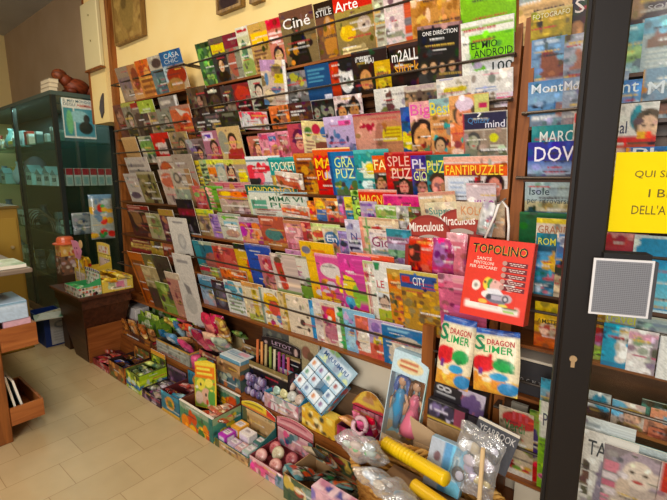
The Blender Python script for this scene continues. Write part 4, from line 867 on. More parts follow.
for i, (x, w, h, c, d) in enumerate(((-4.50, .16, .15, 'c8d8d8', 'pale model house nearest the case end, third glass shelf'), (-4.70, .18, .18, 'b8d0d0', 'grey model house beside the red box stand, third glass shelf'), (-4.92, .2, .16, 'c0d4d4', 'blue grey model house with low roof, third glass shelf'), (-5.22, .22, .2, 'b0d8d4', 'large aqua model house, third glass shelf'), (-6.15, .2, .18, 'a0ccc8', 'dim aqua model house at the far shelf end'))):
    model_house(x, 1.47, 1.4, w*.8, h, c, d)
# grey cloth bundle
cl = MB(); rr = random.Random(3)
prof = [(.02, .30), (.05, .29), (.09, .24), (.12, .14), (.15, .05), (.16, .0006)]
cl.lathe([(r, z) for r, z in reversed(prof)], (-5.62, 1.60, 1.4), '7a7078', 18)
cl.v = [(x+.012*math.sin(z*60+y*40), y+.012*math.sin(x*50+z*30), z) for x, y, z in cl.v]
tag(cl.build('cloth_bundle', PAPER, None, smooth=True), 'grey draped cloth bundle standing on the third glass shelf', 'cloth', GD)
# metal fan of swords / bracelets : curved metal hoops
for i in range(5):
    pts = [(-5.15+.42*math.cos(t), 1.44+.02*i, 1.02+.02*i+(.24-.026*i)*abs(math.sin(t))) for t in [math.pi*(.06+.88*k/14) for k in range(15)]]
    zmin = min(p[2] for p in pts)
    pts = [(p[0], p[1], p[2]-zmin+.9565) for p in pts]
    o = MB().tube(pts, .0055, ['7a6a60', '8a8078', '6a5a54', '94887c', '5a4c48'][i], 6).build('metal_hoop', METAL, None, smooth=True)
    tag(o, ['front dull bronze hoop', 'second pale grey hoop from the front', 'third brown hoop from the front', 'fourth light metal hoop', 'rear dark hoop'][i]+' arching on a lower glass shelf', 'hoop', 'metal hoops on the second glass shelf')
def vase(x, y, z, s, col, label, prof=None):
    p = prof or [(.0, .0006), (.03, .0006), (.045, .03), (.05, .06), (.03, .1), (.018, .13), (.024, .15), (.02, .15)]
    o = MB().lathe([(r*s, q*s) for r, q in p], (x, y, z), col, 14).build('vase', PLAST, None, smooth=True)
    tag(o, label, 'vase', GD)
vase(-4.5, 1.62, .95, 1.2, '5a7a78', 'small teal vase beside the hoops in the glass case')
vase(-5.5, 1.6, .95, 1.5, '3a5a60', 'dark blue vase behind the hoops in the glass case')
vase(-4.55, 1.55, .5, 1.3, '54484a', 'brown vase on the lowest glass shelf near the end')
vase(-4.8, 1.55, .5, 1.6, '6a6a60', 'grey vase on the lowest glass shelf beside trinkets')
vase(-5.2, 1.55, .5, 1.4, '40605c', 'green vase on the lowest glass shelf beside trinkets')
for i in range(6):
    gen_box('trinket_box', -5.02+.11*i-.04, -5.02+.11*i+.035, 1.46, 1.52, .1, .1+.06+.03*(i % 3), ['6a5a4a', '8a7a60', '4a5a54', '7a6a6a', '545a60', '8a6a50'][i], None, ['brown', 'sand coloured', 'slate green', 'mauve grey', 'slate blue', 'tan'][i]+' trinket box on the floor of the glass case', 'box', GD)
for i, (x, w_, h_, c, l) in enumerate(((-4.45, .09, .10, '8ab0a8', 'mint'), (-4.55, .05, .13, '5a6a68', 'slate'), (-4.70, .07, .08, 'a8b8b0', 'pearl'), (-4.98, .05, .12, '3a5a58', 'deep teal'), (-5.22, .06, .11, 'b8a890', 'sand'), (-5.7, .08, .1, '7aa8a0', 'sea green'))):
    gen_box('shelf_carton', x-w_/2, x+w_/2, 1.45, 1.51, 1.8, 1.8+h_, c+' b:0,.25,d8e0dc', None, l+' coloured carton on the top glass shelf of the case', 'box', GD)
for i, (x, w_, h_, c, l) in enumerate(((-4.42, .07, .11, 'a8c0b8', 'pale mint'), (-4.7, .05, .15, '4a5458', 'graphite'), (-5.0, .08, .1, '88a8a8', 'misty teal'), (-5.3, .06, .14, 'c0b8a0', 'ivory'), (-5.65, .07, .12, '6a8a88', 'dull teal'))):
    gen_box('shelf_carton', x-w_/2, x+w_/2, 1.68, 1.74, 1.4, 1.4+h_, c+' b:.6,.8,3a4a4a', None, l+' carton behind the model houses', 'box', GD)
rg_ = random.Random(17)
for i, (x, z, w_, h_, c, l) in enumerate(((-4.48, .95, .09, .13, '9ab8b0', 'mint grey carton with dark band near the case end'), (-4.62, .95, .08, .2, '50686a', 'tall slate carton near the case end'), (-5.72, .95, .1, .16, 'b8ccc8', 'pale carton beyond the metal hoops'), (-4.5, .5, .1, .18, '7a8a80', 'sage carton low near the case end'), (-4.68, .5, .12, .12, 'a8a890', 'straw coloured carton low near the case end'), (-5.35, .5, .12, .2, '4a5c60', 'dark blue grey carton low in the case'))):
    gen_box('shelf_carton', x-w_/2, x+w_/2, 1.44, 1.50, z, z+h_, c+' b:.3,.45,2a3838 K:.1,.5,.9,.95,6,.12,c8d4d0,6a7a78', None, l, 'box', GD)
CCN = [('a8c8c8', 'pale aqua'), ('d0d8d4', 'white'), ('6a9a98', 'sea blue'), ('8a7a60', 'bronze'), ('c8b890', 'straw'), ('a04030', 'rust red'), ('5a7088', 'steel blue'), ('b8d0d8', 'icy blue'), ('c0a048', 'mustard'), ('708878', 'olive grey'), ('d8c8b0', 'shell'), ('88a0b0', 'blue grey')]
k_ = 0
for z, zn in ((1.8, 'top'), (1.4, 'third'), (.95, 'second'), (.5, 'lowest')):
    for x in (-5.62, -5.98, -6.12, -6.26, -6.42, -6.60, -6.78):
        if zn == 'third' and x > -5.9: continue
        c, n = CCN[k_ % 12]; k_ += 1
        if rg_.random() < .55:
            gen_box('shelf_carton', x-.05, x+.045, 1.5, 1.58, z, z+.07+.12*rg_.random(), c+' b:.2,.5,d0dcd8 r:.2,.6,.7,.85,3a5050', None, '%s carton on the %s glass shelf, %s' % (n, zn, 'far end' if x < -6.3 else 'middle of case'), 'box', GD)
        else:
            vase(x, 1.55, z, 1.0+.7*rg_.random(), c, '%s vase on the %s glass shelf, %s' % (n, zn, 'far end' if x < -6.3 else 'middle of case'))
# end of the case: children's picture cards and the red topped packs
def pic_card(name, x, y0, y1, z0, z1, spec, label, tx=(), cat='book', g=None, mat=None):
    W = y1-y0; H = z1-z0
    M = Matrix.Translation((x, y0, z0)) @ Matrix.Rotation(math.pi/2, 4, 'Z')
    b = booklet(name, W, H, .012, spec, tx, M, .008, mat=mat)
    return tag(b, label, cat, g)
pic_card('picture_book', X1+.002+.012, 1.475, 1.735, 1.825, 2.165, 'd8dcd4 r:.03,.25,.32,.95,3a8a94 r:.36,.25,.97,.95,4a94a4 e:.5,.45,.3,.15,8ac0c8 e:.68,.72,.22,.16,2a3430 e:.72,.5,.1,.12,343a38 e:.2,.6,.1,.3,6ab07a t:.55,.17,.95,.23,c85a4a,1 ', 'white and teal book with dark animals fixed to the case end',
         [('IL MIO MONDO', .04, .03, .9, .1, '3a6a7a'), ('DEGLI', .04, .12, .4, .19, '3a6a7a'), ('ANIMALI', .45, .12, .95, .19, 'c06a5a')], 'book')
for i in range(6):
    y = 1.455+.068*i
    gen_box('red_pack', X1-.075, X1-.012, y, y+.06, 1.4, 1.56, 'c8b8b0 b:0,.35,b83038', 'ccbcb4 b:0,.4,c02c38 b:.38,.42,eee r:.2,.5,.8,.9,9aa', ['red topped white pack nearest the case front', 'red topped white pack, second in the row', 'red topped white pack, third in the row', 'red topped white pack, fourth in the row', 'red topped white pack, fifth in the row', 'red topped white pack by the wall trim'][i]+', case end', 'pack', 'red topped packs in the case end')
# hanging bags of toys by the trim
def place(o, x, y, z, yaw=0, lean=0, roll=0): o.matrix_world = at_mat(x, y, z, math.radians(yaw), math.radians(lean), math.radians(roll)); return o
a = onx(97, 250, -4.26); 
tb = pouch('t', .2, .42, .05, 'a8b0a8 b:0,.1,7a9ab0 K:.05,.1,.95,.95,26,.13,c84038,4a9a58,d84a40,58a860,b8c0c0,d8b048,7a94a8').build('toy_bag', FILM)
place(tb, -4.265, 1.60, .90, 78, 0, 0); tag(tb, 'tall clear bag of red and green toys hung on the case end', 'toy bag', 'bags hung on the glass case end')
tb = pouch('t', .15, .2, .03, '8a9494 b:0,.1,a8b0b0 e:.5,.55,.3,.3,6a7a80 k:14,.1,9aa4a4,5a6a70,a8a898').build('toy_bag', FILM)
place(tb, -4.262, 1.45, .96, 88, 0, 0); tag(tb, 'small grey bag with faded figure hung on the case end', 'toy bag', 'bags hung on the glass case end')
# things on the top of the case
a = onx(49, 86, -4.45)
cv = thing('carved_animal', (-4.42, 1.60, ZT), 'red brown carved wooden animal lying on the glass case', 'carving')
m = MB().ball((-4.43, 1.66, ZT+.075), .075, '7a3018', 18, 12, (1.1, 1.45, 1.0), lambda d, i, j: ('8a3c1c' if (i+j) % 3 else '5c2410')); m.build('body', CARD, cv)
m = MB().ball((-4.45, 1.535, ZT+.16), .058, '6e2c14', 16, 10, (1.0, 1.1, .95), lambda d, i, j: ('8a4420' if (i*j) % 4 else '5a2812')); m.build('head', CARD, cv)
m = MB().tube([(-4.43, 1.60, ZT+.10), (-4.44, 1.57, ZT+.13), (-4.45, 1.545, ZT+.15)], [.06, .052, .045], '7a3418', 10); m.smooth = True; m.build('neck', CARD, cv)
m = MB().tube([(-4.42, 1.75, ZT+.06), (-4.41, 1.81, ZT+.035), (-4.40, 1.86, ZT+.025)], [.05, .035, .018], '743016', 10); m.smooth = True; m.build('tail', CARD, cv)
for s in (-1, 1):
    m = MB().ball((-4.43+.06*s, 1.60, ZT+.028), .028, '6a2a14', 10, 7, (1.2, 1.7, .98)); m.build('paw', CARD, cv)
for i, (c, l) in enumerate((('b8a88c', 'lowest'), ('c8b89c', 'middle'), ('a89a80', 'top'))):
    z = ZT+.001+.0365*i
    b = thing('old_book', (-4.52, 1.40, z), '%s cream book of the short pile on the case' % l, 'book', 'old books piled on the glass case')
    x0, x1, y0, y1 = -4.56-.01*i, -4.34-.008*i, 1.405+.006*i, 1.475+.01*i
    MB().box(x0, x1, y0, y1, z, z+.003, c).build('cover', CARD, b); MB().box(x0, x1, y0, y1, z+.033, z+.036, c).build('cover', CARD, b)
    MB().box(x0+.004, x1-.004, y0+.004, y1-.004, z+.0032, z+.0328, 'ddd0b4').build('page_block', PAPER, b)
# ochre block beside the case, modelling a patch reflected in its glass
oc = thing('ochre_reflection', (-4.6, .9, 0), 'ochre yellow block standing in for a patch reflected in the case glass', 'reflection')
a = onx(17, 208, -4.3)
MB().bbox(-4.9, -4.3, a.y-.42, a.y, .0006, a.z, .006, '96762c').build('reflection_body', CARD, oc)
MB().box(-4.2995, -4.29, a.y-.40, a.y-.02, .1, a.z-.08, 'a08030').build('reflection_panel', CARD, oc)
MB().box(-4.91, -4.285, a.y-.43, a.y+.008, a.z+.0005, a.z+.02, '6a5424').build('reflection_top', CARD, oc)
MB().cyl((-4.29, a.y-.07, a.z-.32), (-4.27, a.y-.07, a.z-.32), .012, 'c8b890').build('reflection_knob', METAL, oc)
# ------------------------------------------------------------------ dark table with sweets
tb = thing('small_table', (-3.68, 1.37, 0), 'dark wooden side table with tapered base before narrow rack', 'table')
MB().bbox(-3.99, -3.37, 1.135, 1.55, .575, .60, .004).build('tabletop', W_DARK, tb)
MB().box(-3.96, -3.40, 1.16, 1.53, .50, .5745).build('apron', W_DARK, tb)
MB().hexa([(-3.86,1.235,.0006),(-3.60,1.235,.0006),(-3.60,1.47,.0006),(-3.86,1.47,.0006),(-3.95,1.165,.4995),(-3.41,1.165,.4995),(-3.41,1.52,.4995),(-3.95,1.52,.4995)]).build('pedestal', W_DARK, tb)
MB().hexa([(-3.585,1.235,.0006),(-3.570,1.235,.0006),(-3.570,1.46,.0006),(-3.585,1.46,.0006),(-3.47,1.20,.33),(-3.455,1.20,.33),(-3.455,1.50,.33),(-3.47,1.50,.33)]).build('front_board', W_COUNT, tb)
Z = .6006
GS = 'sweets and toys on the small table'
def tray(name, x0, x1, y0, y1, z, h, spec, side, label, cat, inner='8a6a48', hb=None, back=None, th=.004, cell=.007, group=None, mat=None, rim=None, tx=(), header=None, tilt=0):
    """open display carton: four printed walls, a floor, optional taller header card at the back"""
    t = thing(name, ((x0+x1)/2, (y0+y1)/2, z), label, cat, group)
    hb = hb or h
    MB().box(x0, x1, y0, y1, z+.0006, z+.004, inner).build('carton_floor', CARD, t)
    m = MB()
    m.box(x0, x1, y0, y0+th, z+.0045, z+h, inner); m.panel((x0, y0-.0006, z+h), (x1-x0, 0, 0), (0, 0, -h+.0015), spec, cell*.7, busy=1.2)
    m.build('front_wall', mat or CARD, t)
    m = MB()
    m.hexa([(x1-th,y0+th+.0003,z+.0045),(x1,y0+th+.0003,z+.0045),(x1,y1-th-.0003,z+.0045),(x1-th,y1-th-.0003,z+.0045),(x1-th,y0+th+.0003,z+h),(x1,y0+th+.0003,z+h),(x1,y1-th-.0003,z+hb*.8 if hb > h else z+h),(x1-th,y1-th-.0003,z+hb*.8 if hb > h else z+h)], inner)
    m.panel((x1+.0006, y0, z+h), (0, y1-y0, 0), (0, 0, -h+.0015), side or spec, cell*.7, busy=1.0); m.build('side_wall', mat or CARD, t)
    m = MB(); m.box(x0, x0+th, y0+th+.0003, y1-th-.0003, z+.0045, z+h, inner); m.panel((x0-.0006, y1, z+h), (0, -(y1-y0), 0), (0, 0, -h+.0015), side or spec, cell); m.build('side_wall', mat or CARD, t)
    m = MB(); m.box(x0, x1, y1-th, y1, z+.0045, z+hb, inner)
    if hb > h*1.15: m.panel((x0+th, y1-th-.0006, z+hb-.001), (x1-x0-2*th, 0, 0), (0, 0, -(hb-h*.6)), spec, cell*.7, busy=1.2)
    m.build('back_wall', mat or CARD, t)
    if rim:
        m = MB(); m.box(x0-.001, x1+.001, y0-.002, y0+th+.006, z+h+.0004, z+h+.005, rim); m.build('front_rim', CARD, t)
        m = MB(); m.box(x0-.001, x1+.001, y1-th-.006, y1+.002, z+hb+.0004, z+hb+.005, rim); m.build('back_rim', CARD, t)
    if header:
        hz, sp, curve = header
        pts = []; n = 14; W = x1-x0
        for i in range(n+1):
            u = i/n; pts.append((x0+W*u, z+hb+.006+hz*(1-curve*(2*u-1)**2)))
        nx, nz, im = art(sp, W, hz, cell)
        m = MB(); vs = []; cs = []
        for j in range(nz+1):
            for i in range(nx+1):
                u = i/nx; top = hz*(1-curve*(2*u-1)**2); vs.append((x0+W*u, y1-.006, z+hb+.006+top*(1-j/nz))); cs.append(tuple(im[j, i]))
        m.add(vs, [(j*(nx+1)+i, (j+1)*(nx+1)+i, (j+1)*(nx+1)+i+1, j*(nx+1)+i+1) for j in range(nz) for i in range(nx)], cs)
        vs2 = [(p[0], y1-.003, p[1]) for p in pts]+[(p[0], y1-.0055, p[1]) for p in pts]+[(x0, y1-.003, z+hb+.006), (x1, y1-.003, z+hb+.006), (x0, y1-.0055, z+hb+.006), (x1, y1-.0055, z+hb+.006)]
        k = n+1
        m.add(vs2, [tuple(range(n, -1, -1))+(2*k, 2*k+1)]+[(i, i+1, k+i+1, k+i) for i in range(n)], 'e8e0d0')
        m.build('header_card', mat or CARD, t)
        for s, u0, v0, u1, v1, c in tx:
            put_text(s, t, x0-t.location.x+W*u0, hb+.006+hz*(1-v1), x0-t.location.x+W*u1, hb+.006+hz*(1-v0), c, y1-.0075-t.location.y)
    return t
YS = 'd8c040 h:14,e0d890 '
tray('sweet_tray', -3.66, -3.39, 1.145, 1.305, Z, .07, 'd8d4c8 b:0,.12,e0dcd0 o:8,.04,3a3a40,b84040,5a8a50,d8d4c8', 'd8d4c8 b:0,.12,e0dcd0 o:7,.05,c84a48,444,5a9a58,d8d4c8,c87a40', 'white spotted candy tray with a green filling at table corner', 'candy tray', '3aa060', hb=.155, cell=.005, header=(.02, 'd8d4c8 o:7,.05,445,668', .3))
m = tray('sweet_tray', -3.70, -3.385, 1.31, 1.545, Z, .105, 'd0b848 h:16,d8c038 r:.08,.25,.92,.75,d8d0b8', 'd8b840 h:22,e0d080 r:.2,.22,.8,.8,d8c8b8 r:.45,.3,.7,.7,d08aa0 r:.2,.3,.4,.7,b0b890', 'yellow striped candy tray behind the white spotted tray', 'candy tray', 'c8a030', cell=.005)
rr = random.Random(21)
YP = ['d8b030 K:.1,.1,.9,.9,7,.16,e8d060,c88a28', 'd8c050 b:.4,.6,c83a30', 'e0c040 h:9,e8d890', 'd09838 k:6,.2,e0c058,b87028', 'd8b848 e:.5,.5,.3,.25,d0d0c0']
def candy_packet(x, y, z, yaw, W, H, T, spec, label, group, lean=-80, roll=0, mat=None, cat='sweet packet', name='sweet_packet'):
    o = pouch('p', W, H, T, spec, cell=.007).build(name, mat or FILM)
    place(o, x, y+H*math.sin(math.radians(-lean))*(.95 if lean < -40 else .6), z, yaw, lean, roll); tag(o, label, cat, group); return o
for i in range(8):
    x = -3.68+.075*(i % 4); y = 1.335+.1*(i//4)
    candy_packet(x, y, Z+.075+.012*(i//4), rr.uniform(-20, 20), .09, .1, .03, YP[i % 5], ['plain gold', 'red banded yellow', 'yellow striped', 'amber', 'white centred yellow', 'pale gold', 'brick red banded', 'lemon striped'][i]+' sweet packet heaped in the yellow striped tray, '+('front' if i < 4 else 'back')+' row', 'sweets in the yellow striped tray', -72)
for i in range(3):
    candy_packet(-3.64+.075*i, 1.17, Z+.035, rr.uniform(-15, 15), .08, .09, .025, ['4ab068 k:6,.16,7ad098,2a7a48', '3aa05a e:.5,.5,.3,.3,a8d8b0', '58b878 b:.3,.6,d8e0d0'][i], ['speckled green', 'green white centred', 'mint banded'][i]+' sweet packet in the white spotted tray', 'sweets in the white spotted tray', -74)
# slanted yellow display with the pink pig card, on the outer half of the table
t = tray('sweet_display', -3.97, -3.715, 1.33, 1.53, Z, .12, YS+'r:.1,.2,.9,.8,d8c8c0', YS+'r:.1,.2,.9,.8,d8b8a8', 'yellow striped candy display with a tall back card', 'candy display', 'd8b838', hb=.22, header=(.10, 'd8b838 h:9,e8d060 r:.12,.3,.88,.9,d8c8b0 K:.2,.35,.8,.85,9,.06,c86a70,d8d8d0,b87a50', .1), cell=.005)
for i in range(5):
    candy_packet(-3.955+.046*i, 1.345+.03*(i % 2), Z+.10, rr.uniform(-8, 8), .06, .13, .025, YP[(i*2) % 5], ['outermost', 'second', 'middle', 'fourth', 'innermost'][i]+' upright yellow sweet packet in the striped display', 'upright sweets in the yellow display', -8)
pg = thing('pig_card', (-3.86, 1.32, Z), 'pink cartoon pig shaped card standing among yellow sweets', 'display card')
m = MB().prism([(-3.96,1.32,Z+.36),(-3.89,1.32,Z+.22),(-3.80,1.32,Z+.21),(-3.755,1.32,Z+.28),(-3.78,1.32,Z+.345),(-3.86,1.32,Z+.365)], (0,.004,0), 'd88aa8'); m.build('face', CARD, pg)
for (x, z) in ((-3.885, Z+.30), (-3.84, Z+.305)): MB().cyl((x, 1.3195, z), (x, 1.318, z), .007, '4a2a3a', 10).build('eye', CARD, pg)
MB().cyl((-3.845, 1.3195, Z+.265), (-3.845, 1.317, Z+.265), .018, 'c87090', 14).build('snout', CARD, pg)
MB().cyl((-3.755, 1.322, Z+.345), (-3.755, 1.318, Z+.345), .034, 'd8b078', 16).build('ear', CARD, pg)
MB().cyl((-3.84, 1.322, .6006), (-3.84, 1.322, Z+.22), .004, 'd8d0c0', 8).build('stick', PLAST, pg)
pc = thing('sweet_tower', (-4.07, 1.30, 0), 'printed cardboard tower with orange lid standing behind the table', 'display tower')
TX0, TX1, TY0, TY1 = -4.13, -4.0, 1.24, 1.38
MB().box(TX0, TX1, TY0, TY1, .0006, .66, '4a3424').build('tower_foot', CARD, pc)
MB().box(TX0, TX1, TY0+.003, TY1-.003, .6605, .82, '6a5040').panel((TX0, TY0+.0024, .82), (TX1-TX0,0,0), (0,0,-.158), '6a5040 K:0,0,1,1,26,.1,c8bcb0,3a2c30,a87050', .007).panel((TX1+.0006, TY0+.003, .82), (0,TY1-TY0-.006,0), (0,0,-.158), '7a5a48 K:0,0,1,1,26,.1,d0c4b8,3a2c30,a87050,b8a0a8', .007).build('lower_pack', CARD, pc)
MB().box(TX0+.005, TX1-.003, TY0+.01, TY1-.01, .8205, .92, 'c89a48').panel((TX1-.0024, TY0+.01, .92), (0,TY1-TY0-.02,0), (0,0,-.098), 'd0a048 b:0,.2,c88838 K:.1,.2,.9,.9,12,.1,e0c898,c05a38,d8b860', .007).panel((TX0+.005, TY0+.0094, .92), (TX1-TX0-.008,0,0), (0,0,-.098), 'd0a048 K:.1,.2,.9,.9,12,.1,e0c898,c05a38', .007).build('upper_pack', CARD, pc)
m = MB().lathe([(0, .9205), (.092, .9205), (.092, .93), (.066, .936), (.064, .965), (.052, .98), (0, .985)], ((TX0+TX1)/2, (TY0+TY1)/2, 0), 'd0603a', 18); m.smooth = False; m.build('lid', PLAST, pc)
o = pouch('p', .24, .15, .10, '6a545c k:10,.12,7a646c,584850').build('cushion_pack', PAPER); place(o, -4.44, 1.41, .49, 10, 0, 0); tag(o, 'dull mauve padded pack behind the blue bin', 'pack')
gen_box('storage_carton', -4.50, -4.20, 1.345, 1.395+.09, 0, .488, '3a2c26', None, 'dark brown carton under the mauve pack', 'carton')
# ------------------------------------------------------------------ blue bin with papers
bn = thing('blue_bin', (-4.41, 1.22, 0), 'dark blue open bin with a white printed side', 'bin')
h = .255
BB = '1c3a8a'
bx0, bx1, by0, by1 = -4.62, -4.2, 1.12, 1.33
MB().box(bx0, bx1, by0, by1, .0006, .01, BB).build('bin_floor', CARD, bn)
MB().box(bx0, bx1, by0, by0+.006, .0105, h, BB).build('bin_wall', CARD, bn)
MB().box(bx0, bx1, by1-.006, by1, .0105, h, BB).build('bin_wall', CARD, bn)
MB().box(bx0, bx0+.006, by0+.0065, by1-.0065, .0105, h, BB).build('bin_wall', CARD, bn)
MB().box(bx1-.006, bx1, by0+.0065, by1-.0065, .0105, h, BB).build('bin_wall', CARD, bn)
MB().panel((bx1+.0012, by0+.045, h-.006), (0, by1-by0-.05, 0), (0, 0, -h+.02), 'ccd0d8 e:.5,.25,.3,.14,8a98b0 e:.5,.25,.2,.08,ccd0d8 t:.15,.5,.85,.9,b0b4c0,4', .007).box(bx1+.0002, bx1+.001, by0+.045, by1-.005, .014, h-.006, 'ccd0d8').build('printed_label', CARD, bn)
for i, (r, s, l) in enumerate(((-12, 'a8b0a0 t:.1,.1,.9,.5,7a9a80,3', 'pale green leaflet lying lowest on the blue bin'), (8, 'c0b8a4 t:.1,.2,.9,.8,9a8a70,4', 'cream leaflet lying across the blue bin'), (-25, 'c8c8c0 r:.1,.1,.9,.4,3a7a5a', 'white leaflet with green block on the blue bin'))):
    M = Matrix.Translation((-4.40+.035*i, 1.10+.02*i, h+.008+.01*i)) @ Matrix.Rotation(math.radians(r), 4, 'Z') @ Matrix.Rotation(math.radians(-88), 4, 'X')
    b = booklet('leaflet', .21, .27, .005, s, [], M, .01); tag(b, l, 'leaflet', 'leaflets on the blue bin')
# ------------------------------------------------------------------ counter at the far left
ct = thing('counter', (-3.3, .2, 0), 'orange brown wooden counter with pull-out trays at the near left', 'counter')
CX, CY = -2.81, .536
MB().bbox(CX-.06, CX, CY-.07, CY, .0006, .955, .004).build('corner_post', W_RACK, ct)
MB().box(CX-.05, CX-.01, -.6, CY-.0705, .0006, .075).build('base_rail', W_COUNT, ct)
MB().box(CX-.04, CX-.02, -.6, CY-.0705, .0755, .955, '8a5a30').build('end_panel', W_COUNT, ct)
MB().box(-4.2, CX-.0605, CY-.03, CY-.01, .0006, .955).build('front_panel', W_DARK, ct)
MB().bbox(-4.2, CX+.005, -.6, .728, .9595, .985, .004, '7a6a5c').build('shelf_top', CARD, ct)
def ctray(z0, z1, ye, name, x0=-3.25):
    t = MB()
    t.box(x0, CX-.0605, CY-.009, ye, z0, z0+.012); t.box(CX-.0745, CX-.0605, CY-.009, ye, z0+.0125, z1); t.box(x0, x0+.014, CY-.009, ye, z0+.0125, z1); t.box(x0+.0145, CX-.075, ye-.014, ye, z0+.0125, z1)
    o = t.build(name, W_COUNT, ct); o['label'] = 'pull-out tray'; return o
def ctray2(z0, z1, ye, name):
    x0, x1 = -3.25, CX
    t = MB(); t.box(x0, x1, CY+.002, ye, z0, z0+.012); t.box(x1-.014, x1, CY+.002, ye, z0+.0125, z1); t.box(x0, x0+.014, CY+.002, ye, z0+.0125, z1); t.box(x0+.0145, x1-.0145, ye-.014, ye, z0+.0125, z1)
    return t.build(name, W_COUNT, ct)
ctray2(.095, .2, .70, 'pull_out_tray'); ctray2(.535, .667, .712, 'pull_out_tray')
for i, (y, lean, s, l) in enumerate(((.565, 6, '4a4a44 K:.1,.1,.9,.9,8,.14,7a8a80,2a2c2c,9a9a90', 'dark grey magazine leaning in the low counter tray'), (.60, 7, '3a5040 b:0,.3,5a7a68 c:.7,1,8ab04a K:.1,.3,.7,1,7,.12,a8b0a8,2c3a34', 'green edged magazine leaning in the low counter tray'), (.635, 9, '6a7a70 b:.2,.5,c8ccc4 K:.1,.5,.9,1,8,.12,3a4a44,a8b8a0,b8a060', 'pale banded magazine leaning in the low counter tray'))):
    M = Matrix.Translation((CX-.03-.012*i, y, .108)) @ Matrix.Rotation(math.radians(90), 4, 'Z') @ Matrix.Rotation(math.radians(lean), 4, 'Y') @ Matrix.Rotation(math.radians(0), 4, 'X')
    M = Matrix.Translation((-3.2, y-.02, .1085)) @ Matrix.Rotation(math.radians(-lean*.8), 4, 'X')
    b = booklet('magazine', .34, .30-.03*i, .012, s, [], Matrix.Translation((-3.18, y-.025, .108)) @ Matrix.Rotation(math.radians(6+2*i), 4, 'X'), .01); tag(b, l, 'magazine', 'magazines in the counter tray')
gen_box('pink_carton', -3.1, CX-.016, .565, .695, .5485, .70, 'c89aa8', 'd0a4b0 b:.9,1,b88898', 'pink carton sitting in the upper counter tray', 'carton')
gen_box('pale_blue_carton', -3.1, CX-.01, .55, .685, .7015, .805, 'a8c0d8 b:0,.2,c8d8e4', 'b0c4d8 b:0,.15,6a94b0 b:.15,.3,c0d0e0', 'pale blue carton stacked on the pink carton', 'carton')
M = Matrix.Translation((-3.1, .45, .9865)) @ Matrix.Rotation(math.radians(-90), 4, 'X')
b = booklet('magazine', .25, .3, .02, 'c0c8b0 K:.1,.1,.9,.9,10,.14,8aa070,d8d8d0,a8b088', [], Matrix.Translation((-3.09, .40, .9865)) @ Matrix.Rotation(math.radians(-90), 4, 'X') , .01); tag(b, 'pale green magazine lying on the counter top', 'magazine')
b.matrix_world = Matrix.Translation((-3.09, .41, 1.0075)) @ Matrix.Rotation(math.radians(-90), 4, 'X')
# ------------------------------------------------------------------ front row of toy and sweet boxes on the floor
GF = 'open toy boxes on the floor'; GP = 'open toy boxes on the low step'
YF = 1.25
tray('toy_box', -3.545, -3.27, YF, 1.45, 0, .055, 'b04a48 K:0,0,1,1,14,.07,d08080,8a2c34,c8a098', 'a84a48 K:0,0,1,1,10,.08,d08a80,8a3034', 'low red box at the foot of the small table', 'toy box', '6a2c2c', group=GF)
tray('toy_box', -3.25, -2.995, YF, 1.45, 0, .125, '8a5a34 K:0,0,1,1,22,.08,a8703c,5a3a24,c89050,6a7040', '9a5a30 K:0,0,1,1,14,.1,b8743c,5a3424', 'brown printed box with a dark opening and blue lump', 'toy box', '2a1a18', hb=.18, group=GF)
tray('toy_box', -2.965, -2.765, YF, 1.45, 0, .135, 'a8b838 b:0,.3,8a9a40 r:.1,.08,.35,.55,d8dc60 r:.6,.05,.9,.5,4a5a2c b:.55,.8,3a7aa0 K:0,.3,1,1,10,.1,b8c840,d8e070,5a7a38,c8d8c8', 'a8c038 b:.3,.45,c8d84a b:.55,.85,4a7a98 K:0,.4,1,1,12,.1,9ab040,3a6a90,c0c8b8,d8e070', 'lime green box with window slots and blue band', 'toy box', '55602c', group=GF, hb=.185, header=(.035, 'e08a28 b:.4,1,d8a030', 0))
tray('toy_box', -2.74, -2.495, YF, 1.45, 0, .06, '4a3448 b:0,.15,8a7080 K:0,.1,1,1,14,.07,6a4a64,2c2030,9a8090', '3c2c40 K:0,0,1,1,10,.1,5a4058,241a28', 'low dark purple box beside the lime green one', 'toy box', '2a2028', hb=.17, group=GF)
tray('toy_box', -2.475, -2.265, YF, 1.45, 0, .145, '3a7a8a b:0,.2,4a90a4 e:.5,.45,.25,.3,c89a40 e:.5,.45,.12,.14,6a7a50 b:.85,1,c8a048', '3a8098 b:.8,1,c8a040', 'teal box with an orange disc motif', 'toy box', '5a2424', hb=.21, group=GF)
tray('toy_box', -2.255, -1.915, YF, 1.45, 0, .15, '5a8a68 b:0,.25,9aa890 K:.0,.35,1,1,20,.08,d88a20,e0b030,4a7a3c,c85a20 c:.88,1,3a7a70', '4a8a88 b:0,.3,9ab08a K:0,.2,1,1,12,.1,d8c040,5a9a80', 'green and orange fruit box with white rims', 'toy box', '6a3424', hb=.205, group=GF, rim='e4dcd0')
def fill(x0, x1, y0, y1, z, nx, ny, w, hh, specs, names, where, grp, lean=-60, T=.03):
    for q in range(nx*ny):
        i, j = q % nx, q//nx
        candy_packet(x0+(x1-x0-w)*i/max(1, nx-1)+rr.uniform(-.006, .006), y0+(y1-y0)*j/max(1, ny), z+.012*j+rr.uniform(0, .01), rr.uniform(-22, 22), w, hh, T, specs[q % len(specs)], names[q]+' '+where, grp, lean+rr.uniform(-8, 8))
